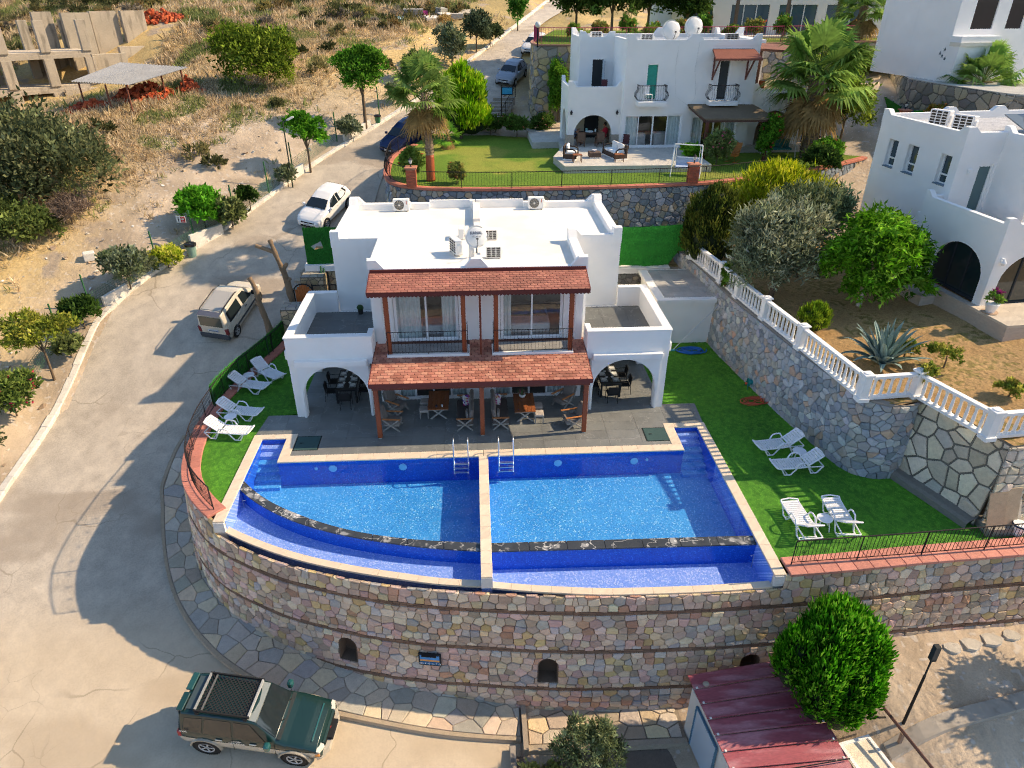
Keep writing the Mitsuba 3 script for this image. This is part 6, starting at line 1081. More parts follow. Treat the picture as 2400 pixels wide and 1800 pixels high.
def flowers(p, n, uv):
    f, s_, r = voronoi((p.x + p.y * .4) * 13, (p.z - p.y * .3) * 13); c = mix(mix(lin('c41a7a'), lin('e08a1a'), smoothstep(.35, .4, r)), mix(lin('6a2a9a'), lin('d8d0c8'), smoothstep(.75, .78, r)), smoothstep(.6, .63, r)); return mix(c, lin('e2ded8'), smoothstep(.38, .46, f))
bsdf('flowers', flowers, .8)
for s, nm in ((-1, 'left'), (1, 'right')):
    x = -1.88 if s < 0 else 1.83; y0 = 1.95 if s < 0 else 1.55; t = thing('coffee_table', 'brown wooden plank table with crossed grey legs in front of the %s sofa' % nm, 'table', 'wooden tables by the sofas'); t_ = tw(x, y0, .046)
    for i in range(5): part(t, 'plank', M().cbox(-.45 + i * .18 + .003, -.45 + (i + 1) * .18 - .003, -.78, .78, .56, .6, lin('8a4f28') * (.9 + .08 * (i % 3)), b=.006), 'wood', tw=t_)
    part(t, 'apron', M().box(-.43, .43, -.76, .76, .52, .56, FR), tw=t_)
    for y in (-.6, .6): part(t, 'crossed_leg', M().bar((-.34, y, 0), (.3, y, .53), .06, .06, 'a19d97').bar((.34, y, 0), (-.3, y, .53), .055, .055, 'a19d97'), tw=t_)
    for j, yy in enumerate((1.55, 2.2)):
        xx = x - .62 if s < 0 else x + .6; st_ = thing('stool', 'low cushioned stool at the %s wooden table, %s one' % (nm, ('front', 'rear')[j]), 'stool', 'stools by the wooden tables'); q_ = tw(xx, yy - (.0 if s < 0 else .6), .046); part(st_, 'cushion', M().cbox(-.2, .2, -.22, .22, .36, .44, 'a8a098', b=.03), 'matte', 50, tw=q_); part(st_, 'frame', M().box(-.19, .19, -.2, .2, .32, .36, FR), tw=q_)
        for a, b in ((-1, -1), (1, -1), (1, 1), (-1, 1)): part(st_, 'leg', M().box(a * .17 - .02, a * .17 + .02, b * .18 - .02, b * .18 + .02, 0, .32, FR), tw=q_)
single('glass_tumbler', 'small clear tumbler on the left wooden table', 'glass', M().lathe([(.03, 0), (.035, .11), (.03, .11), (.026, .01)], 'c8d0d0', 10, (-1.7, 1.35, .648)), 'dark_glass'); single('candle_jar', 'little dark candle jar on the left wooden table', 'candle', M().lathe([(0, 0), (.045, 0), (.045, .08), (.035, .08), (.03, .05), (0, .05)], '3a3a46', 10, (-1.95, 1.35, .648)), 'gloss')
t = thing('flower_bowl', 'white bowl with a small flowering plant on the right wooden table', 'pot plant'); part(t, 'bowl', M().lathe([(0, 0), (.1, 0), (.15, .09), (.14, .14), (.12, .14), (0, .1)], WHITE, 16, (1.78, 2.0, .648)), 'plastic', True); g = np.random.default_rng(4); m = M()
for _ in range(40): an, r = g.uniform(0, 6.28), g.uniform(.02, .12); b = np.array([1.78 + r * .6 * math.cos(an), 2.0 + r * .6 * math.sin(an), .77]); tp = b + [r * 1.4 * math.cos(an), r * 1.4 * math.sin(an), g.uniform(.08, .24)]; m.bar(b, tp, .02, .008, ['3f6a3a', '5a7a4a', 'a04a6a'][g.integers(3)])
part(t, 'plant', m, kind='stuff')
def dining(label, x, y, a, seats):
    t = thing('dining_table', 'black dining table laid with white plates under the %s arch' % label, 'table', 'dining tables under the arches'); t_ = tw(x, y, .046, a); part(t, 'top', M().cbox(-.48, .48, -.95, .95, .70, .74, '1b1d1f', b=.01), 'gloss', tw=t_); part(t, 'apron', M().box(-.44, .44, -.9, .9, .62, .7, '202224'), tw=t_)
    for sx in (-1, 1):
        for sy in (-1, 1): part(t, 'leg', M().box(sx * .42 - .04, sx * .42 + .04, sy * .86 - .04, sy * .86 + .04, 0, .62, '1e2022'), tw=t_)
    n = 0
    for sx, sy in ((-1, -.55), (-1, .0), (-1, .55), (1, -.55), (1, 0), (1, .55)):
        px_, py_ = rot2(sx * .27, sy, a); pl = thing('plate_setting', 'white plate on a mat, %s dining table, %s row, %s place' % (label, 'left' if sx < 0 else 'right', ('nearest', 'middle', 'farthest')[int(round(sy / .55)) + 1]), 'plate', 'plates on the %s dining table' % label); q_ = tw(x + px_, y + py_, .788, a); part(pl, 'mat', M().box(-.15, .15, -.2, .2, 0, .004, '8d9496'), tw=q_); part(pl, 'plate', M().lathe([(0, .005), (.07, .005), (.125, .02), (.12, .024), (.07, .012), (0, .012)], 'd9dad8', 18), 'plastic', True, tw=q_); part(pl, 'bowl', M().lathe([(0, .01), (.04, .012), (.065, .05), (.06, .05), (0, .02)], 'd9dad8', 14, (.14 * -sx, .17, 0)), 'plastic', True, tw=q_)
    for (sx, sy, da), wh in zip(seats, ('left side, nearer the pool', 'left side, nearer the back', 'right side, nearer the pool', 'right side, nearer the back', 'end facing the pool', 'far end')):
        cx_, cy_ = rot2(sx, sy, a); c = thing('dining_chair', 'black metal chair of the %s dining table, %s' % (label, wh), 'chair', 'chairs at the %s dining table' % label); q_ = tw(x + cx_, y + cy_, .046, a + da); B = '1a1c1e'
        part(c, 'seat', M().cbox(-.23, .23, -.22, .22, .42, .46, B, b=.015), tw=q_); part(c, 'backrest', M().cbox(-.22, .22, .2, .24, .5, .86, B, b=.015).mapped(lambda v: np.stack([v[:, 0], v[:, 1] + (v[:, 2] - .45) * .16, v[:, 2]], 1)), tw=q_)
        for s in (-1, 1): part(c, 'arm', M().tube([(.24 * s, -.22, 0), (.24 * s, -.22, .64), (.24 * s, .2, .66), (.24 * s, .26, .8)], .016, B, 6), tw=q_); part(c, 'rear_leg', M().tube([(.23 * s, .24, .7), (.23 * s, .22, .42), (.23 * s, .28, 0)], .016, B, 6), tw=q_)
PI2 = math.pi / 2
ST = [(-.72, -.45, PI2), (-.72, .45, PI2), (.72, -.45, -PI2), (.72, .45, -PI2), (0, -1.2, math.pi), (0, 1.2, 0)]
dining('left', -6.05, 3.75, 0.03, ST); dining('right', 5.85, 3.65, .0, ST)
# ------------------------------------------------------------------ foliage
def unit(g, n): v = g.normal(size=(n, 3)); return v / np.linalg.norm(v, axis=1, keepdims=True)
def foliage(P, D, L, W, C, g):
    """leaf blades: from P along D, L long and W wide, colour per leaf"""
    n = len(P); S = np.cross(D, unit(g, n)); S /= np.linalg.norm(S, axis=1, keepdims=True) + 1e-9
    L, W = np.broadcast_to(L, n)[:, None], np.broadcast_to(W, n)[:, None]; B = P + D * L * .45 + np.cross(D, S) * L * .08
    V = np.stack([P, B + S * W / 2, P + D * L, B - S * W / 2], 1).reshape(-1, 3); i = np.arange(n)[:, None] * 4
    F = np.concatenate([i + [0, 1, 2], i + [0, 2, 3]]); return mikit.ply((V, F), 'mat_leaf', uv=enc(C, 4))
def crown_points(ells, n, g, per=26, shell=.5, sig=.13):
    vol = np.array([e[3] * e[4] + e[4] * e[5] + e[3] * e[5] for e in ells]); vol = vol / vol.sum(); P, O, K = [], [], []; kk = 0
    for e, w in zip(ells, vol):
        m = max(8, int(n * w / per)); d = unit(g, m); d[:, 2] = np.where(d[:, 2] < -.35, -d[:, 2] * .6, d[:, 2]); r = g.uniform(shell, 1.0, m) ** .6
        c = np.array(e[:3]) + d * r[:, None] * np.array(e[3:]); q = np.repeat(c, per, 0) + g.normal(size=(m * per, 3)) * np.array(e[3:]) * sig
        P.append(q); O.append(np.repeat(d, per, 0)); K.append(np.repeat(np.arange(m) + kk, per)); kk += m
    return np.vstack(P), np.vstack(O), np.concatenate(K), kk
def leaf_cols(pal, K, nk, g, spread=.3, jit=.15):
    base = np.array([lin(c) for c in pal]); a = g.integers(0, len(pal), nk); br = np.exp(g.normal(0, spread, nk)); c = base[a][K] * br[K][:, None] * np.exp(g.normal(0, jit, len(K)))[:, None]; return np.clip(c, .003, .5)
def crown(root, name, ells, n, pal, size, seed, up=.3, out=.6, aspect=.45, per=26, shell=.5, spread=.25, flowers=None, sig=.13, label=None):
    g = np.random.default_rng(seed); P, O, K, nk = crown_points(ells, n, g, per, shell, sig); D = unit(g, len(P)) + O * out + np.array([0, 0, up]); D /= np.linalg.norm(D, axis=1, keepdims=True)
    C = leaf_cols(pal, K, nk, g, spread); L = size * g.uniform(.6, 1.4, len(P))
    part(root, name, foliage(P, D, L, L * aspect, C, g), label=label)
    if flowers:
        fc, fn = flowers; idx = g.choice(len(P), fn); Q = np.repeat(P[idx] + O[idx] * .12, 4, 0); part(root, 'flowers', foliage(Q, unit(g, len(Q)), .1, .09, np.tile(lin(fc), (len(Q), 1)) * g.uniform(.7, 1.3, len(Q))[:, None], g), kind='stuff')
def trunk(m, pts, r0, r1, c, n=8): pts = np.asarray(pts, float); return m.tube(resample(pts, 8) if len(pts) > 2 else pts, np.linspace(r0, r1, 8 if len(pts) > 2 else 2), c, n)
def tree(label, x, y, ells, n, pal, size, seed, r=.12, z=None, cat='tree', bark='6a5a48', name='tree', limbs=4, white=False, trunk_to=None, **kw):
    z = float(ground_z(x, y)) if z is None else z; k = thing(name, label, cat); E_ = [(x + e[0], y + e[1], z + e[2], *e[3:]) for e in ells]; g = np.random.default_rng(seed)
    m = M(); c0 = np.array(E_[0][:3]); trunk(m, [(x, y, z - .1), (x + (c0[0] - x) * .35 + .03, y + (c0[1] - y) * .35, z + (c0[2] - z) * .5), tuple(c0)], r, r * .55, bark)
    part(k, 'trunk' if name != 'shrub' else 'stem', m, 'stone', True)
    if limbs:
        m = M()
        for q in range(limbs): e = E_[q % len(E_)]; d = unit(g, 1)[0]; d[2] = abs(d[2]); m.tube([(x, y, z + (c0[2] - z) * .6), tuple(np.array(e[:3]) * .5 + np.array([x, y, z + (c0[2] - z) * .8]) * .5), tuple(np.array(e[:3]) + d * np.array(e[3:]) * .6)], [r * .5, r * .35, r * .15], bark, 5)
        part(k, 'branches', m, 'matte', True, kind='stuff')
    crown(k, 'crown' if name != 'shrub' else 'foliage', E_, n, pal, size, seed + 1, **kw); return k
def shrub(label, x, y, ells, n, pal, size, seed, cat='shrub', **kw): return tree(label, x, y, ells, n, pal, size, seed, r=.04, cat=cat, name='shrub', limbs=0, **kw)
def blob(r, h, k=4, seed=0, low=.45):
    g = np.random.default_rng(seed + 77); return [(0, 0, h * .58, r * .8, r * .8, h * .42)] + [(g.uniform(-.5, .5) * r, g.uniform(-.5, .5) * r, h * g.uniform(low, .8), r * g.uniform(.4, .6), r * g.uniform(.4, .6), h * g.uniform(.22, .34)) for _ in range(k)]
OLIVE, OLIVE2, GREEN, DARK, BRIGHT, YEL = ['5f6b48', '6f7a58', '828c6c', '4c5838'], ['566236', '6b7742', '7d8850', '454f2c'], ['3f6a1c', '4f7c22', '2f5216', '608a2c'], ['2c441c', '38521f', '223616', '465e28'], ['5a8f1e', '6fa426', '4a7c1a', '86b434'], ['8a9a28', 'a3ae38', '75881f', 'b8bc4a']
# left hillside
shrub('huge dark grey green bush at the left edge below the concrete ruin', -26.3, 20.6, [(0, 0, 2.6, 3.6, 3.4, 2.8), (-2.6, 1.0, 3.2, 3.4, 3.2, 3.2), (-5, -.5, 3.2, 3.4, 3.2, 3.0), (1.4, .8, 2.0, 2.4, 2.4, 2.2), (-2.4, -2, 1.6, 2.6, 2.2, 1.8), (-7, 1.5, 3.4, 3, 3, 3)], 20000, ['4a5436', '59623e', '3c452b', '6d734c'], .34, 101, up=.5)
shrub('smaller green bush in front of the huge dark bush at the left edge', -26.9, 16.6, [(0, 0, 1.2, 1.9, 1.7, 1.4), (-1.6, .6, 1.5, 1.7, 1.6, 1.6), (1.3, .5, .8, 1.2, 1.2, 1.0), (-3, -.6, 1.2, 1.6, 1.6, 1.4)], 6500, ['4f5f2e', '66743a', '3f4c26'], .28, 102, up=.4)
shrub('leafless grey brown thorn bush beside the left bushes', -24.6, 18.6, blob(1.6, 1.7, 4, 3), 2600, ['7d7160', '8d806c', '6a5f50'], .4, 103, aspect=.06, shell=.1)
shrub('large round yellow green bush on the dry slope right of the brick shed', -17.9, 39.2, [(0, 0, 2.2, 2.9, 2.6, 2.2), (-1.6, .4, 2.9, 1.9, 1.8, 1.6), (1.4, .2, 2.8, 1.9, 1.9, 1.7), (.2, -1.2, 1.4, 2.4, 1.8, 1.5), (1.8, -1, 1.2, 1.5, 1.5, 1.2)], 11000, ['566b1e', '6c7f28', '42551a', '7d8c34'], .3, 104, up=.4)
tree('round green street tree with visible trunk on the left verge, left of the tall palm', -8.5, 33.3, [(0, 0, 4.1, 1.5, 1.4, 1.2), (-.9, .2, 4.7, 1.1, 1.0, .9), (.9, 0, 4.7, 1.1, 1.1, 1.0), (0, -.5, 3.5, 1.3, 1.1, .8), (.2, .3, 5.3, 1.0, 1.0, .7)], 9000, GREEN, .24, 105, r=.15)
tree('small green acacia tree by the street lamp on the left verge', -11.7, 26.6, [(0, 0, 2.9, .9, .9, .7), (-.7, .2, 3.3, .8, .8, .6), (.6, -.1, 2.6, .8, .7, .5), (-.3, 0, 3.8, .7, .7, .4), (.8, 0, 3.4, .6, .6, .4)], 4200, ['4f8420', '65992a', '3b6a18'], .22, 106, r=.09)
V_ = [('grey green shrub right of the round street tree', -9.4, 31.3, 1.0, 1.6, OLIVE), ('thin olive bush beside the lamp post', -12.9, 24.6, .8, 1.5, OLIVE), ('small dark bush between two fence posts above the white hatchback', -14.7, 21.4, .7, 1.4, DARK), ('feathery bright green acacia bush by the warning sign', -17.0, 19.3, 1.5, 2.4, ['4f8a20', '5f9a2a', '3f7018']), ('olive green bush right of the feathery acacia', -15.4, 19.5, 1.1, 1.9, OLIVE2),
      ('silvery olive shrub on the left verge near the grey bin', -19.6, 13.5, 1.35, 2.4, OLIVE), ('bright yellow green shrub beside the grey bin', -18.2, 15.6, .95, 1.4, YEL), ('dark glossy round shrub at the bend of the kerb', -21.0, 10.5, 1.0, 1.7, DARK), ('silver green shrub at the left edge below the oleander', -21.9, 2.0, 1.0, 1.8, OLIVE), ('low shrub on the verge beside the small verge tree', -21.0, 8.6, .8, 1.0, OLIVE2), ('grey green olive bush beyond the round street tree', -6.2, 37.4, .9, 1.6, OLIVE)]
for i, (lb, x, y, r, h, pal) in enumerate(V_): shrub(lb, x, y, blob(r, h, 5, i), int(2600 * r * r + 900), pal, .22 if 'feathery' not in lb else .3, 120 + 3 * i, up=.5)
tree('small thin trunked verge tree with yellowish flat crown at the left edge', -21.3, 7.2, [(.0, 0, 2.6, 1.2, 1.1, .5), (-.9, .4, 2.9, .9, .9, .45), (.9, .3, 2.8, .9, .8, .4), (-.5, -.5, 2.3, .8, .8, .4)], 3800, ['75802c', '8c8e3a', '59682a'], .2, 150, r=.07)
shrub('pink flowering oleander at the left edge of the verge', -21.9, 4.7, blob(1.4, 1.9, 6, 9), 5200, ['5a6e30', '6c7c3a', '44582a'], .24, 152, flowers=('c23a5a', 130))
OT = [('grey green olive tree on the verge across from the silver car', -1.9, 46.2, 1.5, 3.4, OLIVE), ('dark olive tree on the verge above the silver car', .4, 50.5, 1.6, 3.6, ['4c5a40', '5a684c', '3c4832']), ('low bush under the olive trees beside the upper road', 1.8, 53.2, 1.3, 2.0, ['4a5836', '3d4a2c']), ('small palm like bush left of the olive trees at the upper road', -5.0, 42.5, 1.3, 2.4, OLIVE2), ('ivy covered column tree beside the road at the top', 5.0, 60.0, 1.2, 4.2, ['2f5a1c', '41702a', '5c8a34'])]
for i, (lb, x, y, r, h, pal) in enumerate(OT): tree(lb, x, y, blob(r, h, 6, 40 + i, .3), 4200, pal, .28, 160 + 3 * i, r=.08)
# upper garden and terrace
G6 = UZ
def thuja(label, x, y, z, lobes, n, pal, seed, L=.4, cat='conifer'):
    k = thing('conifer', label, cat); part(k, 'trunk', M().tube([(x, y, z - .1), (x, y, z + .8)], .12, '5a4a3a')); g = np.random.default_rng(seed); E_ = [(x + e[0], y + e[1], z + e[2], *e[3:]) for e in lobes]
    P, O, K, nk = crown_points(E_, n, g, 16, .8, .1); D = unit(g, len(P)) * .35 + O * .45 + np.array([0, 0, .9]); D /= np.linalg.norm(D, axis=1, keepdims=True); C = leaf_cols(pal, K, nk, g, .22, .12); part(k, 'foliage', foliage(P, D, L * g.uniform(.6, 1.3, len(P)), L * .28, C, g)); m = M()
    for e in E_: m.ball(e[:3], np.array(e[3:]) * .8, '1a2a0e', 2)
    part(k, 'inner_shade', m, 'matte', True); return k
thuja('tall bright yellow green thuja beside the leaning palm in the upper garden', -1.0, 30.3, G6, [(0, 0, 1.7, 1.75, 1.6, 1.7), (-.5, 0, 3.0, 1.2, 1.2, 1.3), (.7, 0, 3.1, 1.1, 1.2, 1.4), (.2, 0, 4.1, .65, .7, .95), (-.6, 0, 3.9, .4, .4, .7), (.8, .1, 1.4, 1.3, 1.3, 1.4)], 14000, ['6f9a14', '86ad1c', '5a8212', '9cbe2c'], 201, L=.42)
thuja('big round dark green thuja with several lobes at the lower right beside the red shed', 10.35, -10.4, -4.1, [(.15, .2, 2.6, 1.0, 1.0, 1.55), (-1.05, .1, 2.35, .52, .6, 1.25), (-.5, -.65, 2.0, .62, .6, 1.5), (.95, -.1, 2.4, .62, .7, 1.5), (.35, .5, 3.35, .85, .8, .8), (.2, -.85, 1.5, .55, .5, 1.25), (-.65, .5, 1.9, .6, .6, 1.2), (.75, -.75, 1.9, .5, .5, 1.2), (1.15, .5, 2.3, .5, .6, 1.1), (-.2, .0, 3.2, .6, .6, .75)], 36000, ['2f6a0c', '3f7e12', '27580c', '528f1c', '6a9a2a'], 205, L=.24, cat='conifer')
thuja('dark brownish green conifer behind the balustrade, left of the olive trees', 12.75, 12.3, 2.6, [(0, 0, 1.6, 1.35, 1.2, 1.9), (-.5, .2, 2.6, .8, .8, 1.5), (.6, .2, 2.9, .8, .8, 1.4), (.2, 0, 3.5, .7, .7, 1.0)], 9000, ['4c5a22', '3a4a1c', '5f6628', '2f3d18'], 209, L=.3)
thuja('small clipped round thuja inside the balustrade', 14.5, 2.7, 3.1, [(0, 0, .62, .62, .62, .66), (.25, .1, .8, .45, .45, .5), (-.25, -.1, .7, .45, .45, .5)], 3600, ['647f1c', '7c9224', '4a6616'], 212, L=.17)
tree('grey green olive tree behind the balustrade', 14.2, 6.6, [(0, 0, 2.3, 1.9, 1.7, 1.6), (-1.1, -.3, 1.5, 1.1, 1.2, 1.2), (-.4, .6, 3.5, 1.5, 1.3, 1.1), (1.1, .5, 3.2, 1.3, 1.3, 1.3), (-.9, .8, 2.6, 1.1, 1.1, 1.1), (.8, -.4, 1.6, 1.1, 1.0, 1.1)], 13000, ['6b7552', '7d8665', '565f42', '8e9474'], .26, 215, r=.14, z=3.1, up=.8, aspect=.3)
tree('second olive tree behind, taller, in front of the yellow bush', 16.6, 9.2, [(0, 0, 3.0, 1.6, 1.5, 1.6), (-.8, .3, 3.6, 1.2, 1.2, 1.1), (.9, 0, 3.4, 1.2, 1.2, 1.2)], 7500, ['62704a', '77825a', '4d5a38'], .26, 219, r=.12, z=3.2, up=.8, aspect=.3)
tree('fresh green fruit tree with pale trunk in front of the neighbour house', 17.75, 5.0, [(0, 0, 2.4, 1.9, 1.6, 1.5), (-1.0, .2, 2.0, 1.1, 1.1, 1.2), (1.4, .1, 2.5, 1.2, 1.2, 1.2), (.3, .4, 3.6, 1.3, 1.2, .9), (1.9, -.6, 1.3, .9, .8, .7), (-.4, -.9, 1.4, 1.0, .8, .8), (1.0, .6, 3.2, 1.0, 1.0, .9)], 15000, ['4c7a14', '5f9020', '3a6212', '7ba534'], .27, 223, r=.13, z=3.25, bark='b8b0a4', up=-.25, aspect=.34)
shrub('bright yellow green broom bush behind the conifer and olive', 16.9, 14.2, [(0, 0, 1.9, 2.3, 1.7, 1.6), (-1.7, .2, 1.5, 1.5, 1.2, 1.1), (1.8, .1, 1.8, 1.5, 1.3, 1.2), (0, 0, 2.9, 1.5, 1.2, .8)], 9000, ['98a41e', 'b0b82c', '7f9018', 'c4c644'], .5, 227, z=4.0, up=1.4, aspect=.14)
tree('leafy loose tree right of the big palm in the neighbour garden', 25.0, 24.0, [(0, 0, 3.4, 1.6, 1.6, 1.5), (-.9, 0, 4.2, 1.1, 1.1, 1.0), (.8, .3, 2.6, 1.1, 1.1, 1.1)], 5200, ['5f7424', '77862e', '46591c'], .26, 231, r=.09, z=6.4)
RS = [('pink rose bush in bloom beside the brown pergola', 15.2, 20.0, .9, 2.1, ['5a6e3a', '6d7d48'], ('c86a80', 60)), ('round clipped bright green bush beside the white swing seat', 14.0, 21.2, .65, 1.1, BRIGHT, None), ('climbing rose with red flowers on the right pergola post', 18.9, 21.2, .7, 2.8, GREEN, ('c23048', 40)), ('rose bush at the left brick pillar of the upper garden', -3.7, 17.6, .75, 1.7, ['54702c', '6a8038'], ('b03a3a', 14)), ('small rose bush on the lawn near the tall palm', -1.1, 16.2, .5, 1.1, ['5a6a30', '7c7a3c'], ('b04a3a', 10)), ('green bush with red roses at the right of the garden lawn', 21.8, 19.0, 1.0, 1.7, GREEN, ('c03030', 20)), ('rose hedge with flowers along the patio side left of the garden house', 3.2, 30.6, 1.2, 1.5, ['3f5a22', '56702e'], ('c05050', 40)), ('dark flowering hedge before the stone terrace wall', 1.2, 31.6, 1.1, 1.4, ['3a5220', '4c662a'], ('c88a70', 50)), ('rose hedge corner against the garden house', 5.2, 31.5, 1.0, 1.5, ['3a5220', '4f6a2c'], ('c06060', 30)), ('climbing vine on the stone terrace wall left of the garden house', 6.6, 33.6, .8, 4.6, ['4f7a20', '668f2c'], None), ('bush with red flowers against the conifer at the balustrade', 12.9, 8.3, .55, 1.2, ['4c6a20', '5e7e2a'], ('b81f2a', 14)), ('dark shrub at the right end of the upper garden railing', 20.5, 17.2, 1.1, 1.6, DARK, None), ('rose shrub with orange leaves near the hedge matting behind the neighbour roof', 31.2, 23.6, .8, 1.6, ['7a6a2a', '9a7a30', '5a6a2a'], ('c87a2a', 20)), ('bright green bush under the far right palm', 33.4, 22.2, 1.3, 1.4, ['7a9436', '5f7e2a'], None), ('yellow green hedge at the foot of the wall beside the tall corner house', 32.5, 36.0, 2.0, 2.0, ['7a8a2a', '5c6f22'], None), ('yellow green shrub behind the big palm', 29.0, 35.5, 2.2, 2.4, ['6f8228', '8a9636'], None)]
for i, (lb, x, y, r, h, pal, fl) in enumerate(RS): zz = {9: 7.0, 10: 3.1, 12: 8, 13: 8.6, 14: 10.0, 15: 9.5}.get(i, G6 if y > 15.2 else 3.2); shrub(lb, x, y, blob(r, h, 5, 60 + i, .3), int(2400 * r * h + 800), pal, .2, 300 + 3 * i, z=zz, flowers=fl)
for i, (lb, x, y, r, h) in enumerate((('dark pine tree left on the terrace at the top', 12.0, 42, 2.4, 6.5), ('dark conifer second from left on the terrace at the top', 15.6, 44, 2.2, 6.5), ('leafy dark tree third from left on the terrace at the top', 9.6, 47, 2.4, 6), ('dark tree beside the arched window at the top', 18.8, 43, 1.8, 5.5))): tree(lb, x, y, [(0, 0, h * .5, r, r, h * .28), (-.9, .4, h * .65, r * .7, r * .7, h * .22), (.9, -.2, h * .7, r * .7, r * .7, h * .22), (.3, -.6, h * .4, r * .8, r * .7, h * .2)], 5500, ['33481c', '445c26', '283a16'], .36, 360 + 3 * i, r=.14, z=12.6)
for i in range(9): shrub(('rose bush behind the pink railing, number %s from the left' % ['first', 'second', 'third', 'fourth', 'fifth', 'sixth', 'seventh', 'eighth', 'ninth'][i]).replace(', number', ','), 8 + i * 2.1, 35.6 + .12 * i + (i % 2) * .5, blob(.8, 1.3 + .3 * (i % 3), 4, 90 + i), 1500, [['4f6a26', '66802e'], ['5c6a30', '7a7a3c'], ['3f5c20', '587a2a']][i % 3], .22, 380 + 3 * i, z=12.6, flowers=('c43a3a' if i % 2 else 'd89060', 26))
# palms
def palm(label, base, pts, r0, r1, R, nf, seed, pal, bark='7d6a54', skirt=10, lower=None, segs=26):
    k = thing('palm_tree', label, 'palm tree'); g = np.random.default_rng(seed); P = resample(np.array(pts), 40); rr = np.linspace(r0, r1, 40); m = M(); m.tube(P, rr, bark, 10); part(k, 'trunk', m, 'stone', True); m = M(); L = np.linalg.norm(np.diff(P, axis=0), axis=1).sum(); n = int(L / .16)
    for i in range(n):
        t = (i + .5) / n
        if lower and t < lower: continue
        c = np.array([np.interp(t * 39, np.arange(40), P[:, q]) for q in range(3)]); r = np.interp(t * 39, np.arange(40), rr)
        for q in range(7): an = q * 2 * math.pi / 7 + (i % 2) * .45 + g.uniform(-.1, .1); o = np.array([math.cos(an), math.sin(an), 0]); s_ = np.array([-o[1], o[0], 0]) * r * .42; b = c + o * r * .9; tp = c + o * (r + g.uniform(.05, .13)) + [0, 0, .12]; m.add([b - s_, b + s_, tp + s_ * .5, tp - s_ * .5, b - [0, 0, .1]], [[0, 1, 2], [0, 2, 3], [4, 1, 0]], lin(bark) * g.uniform(.75, 1.5))
    part(k, 'leaf_base', m, 'matte', kind='stuff')
    if lower: part(k, 'bare_trunk', M().tube(P[:int(40 * lower) + 1], rr[:int(40 * lower) + 1] * 1.06, 'a0522e', 12), 'wood', True, label='smooth reddish lower trunk')
    top = P[-1]
    for f in range(nf + skirt):
        dead = f >= nf; el = g.uniform(-.35, 1.45) if not dead else g.uniform(-1.25, -.7); az = f * 2.4 + g.uniform(-.3, .3); d = np.array([math.cos(az) * math.cos(el), math.sin(az) * math.cos(el), math.sin(el)]); pl = R * g.uniform(.42, .6) * (.7 if dead else 1); hub = top + d * pl - [0, 0, .25 * pl * (1 - math.sin(el))]; side = np.cross(d, [0, 0, 1]); side /= np.linalg.norm(side) + 1e-9; nr = np.cross(side, d)
        V, F, C = [], [], []; c0 = lin('8a7448') if dead else lin(pal[g.integers(len(pal))]) * g.uniform(.75, 1.3); fl = R * g.uniform(.5, .66)
        for s in range(segs):
            th = (s / (segs - 1) - .5) * 3.9; dd = d * math.cos(th) + side * math.sin(th) + nr * .12 * math.cos(th * 2); dd /= np.linalg.norm(dd); ll = fl * (1 - .22 * abs(th) / 1.95) * g.uniform(.9, 1.08); w = np.cross(dd, nr); w /= np.linalg.norm(w) + 1e-9; w = w * .035 * R * .8; mid = hub + dd * ll * .55 - [0, 0, .03]; tip = hub + dd * ll * .95 - np.array([0, 0, ll * g.uniform(.12, .42)]); b = len(V)
            V += [hub, mid + w, mid - w, tip]; F += [(b, b + 1, b + 2), (b + 1, b + 3, b + 2)]; cc = c0 * g.uniform(.8, 1.2); C += [cc] * 4
        m = M(); m.bar(top, hub, .05, .03, '6f7a3a' if not dead else '8a7448'); fr = part(k, 'dead_frond' if dead else 'frond', mikit.ply((np.array(V), np.array(F)), 'mat_leaf', uv=enc(np.array(C)))); scene[key(fr + '__stalk')] = m.shape('matte')
    return k
PG = ['5d7a34', '6c8a3c', '4f6c2e', '7f9a4c']
palm('tall shaggy palm with smooth red trunk base at the left of the upper garden', None, [(-2.62, 16.95, G6), (-2.6, 16.95, 8.5), (-2.68, 16.95, 10.2), (-2.72, 16.95, 11.35)], .25, .2, 2.3, 34, 401, ['66803a', '7a9048', '56702e'], bark='8d7c66', skirt=9, lower=.3)
palm('big thick trunked palm in front of the garden house, right end', None, [(22.15, 22.1, G6 - .1), (21.95, 22.1, 8.2), (21.8, 22.1, 9.8), (21.7, 22.1, 11.6)], .55, .5, 3.7, 46, 405, PG, bark='75695c', skirt=12, lower=None)
palm('palm in front of the tall corner house at the top right', None, [(34.9, 25.2, 8.4), (34.85, 25.2, 9.6), (34.7, 25.2, 10.8)], .6, .55, 2.9, 34, 409, PG, bark='6a5540', skirt=6)
palm('palm at the top edge behind the big palm', None, [(32.9, 40, 12.6), (32.9, 40, 14.0), (32.9, 40, 15.2)], .35, .3, 2.8, 26, 413, PG, skirt=6)
palm('small young palm beside the tall palm trunk on the upper lawn', None, [(-1.9, 26.6, G6), (-1.9, 26.6, G6 + .5), (-1.9, 26.6, G6 + .9)], .12, .12, 1.15, 13, 417, ['5f8a2c', '6f9a34'], skirt=3)
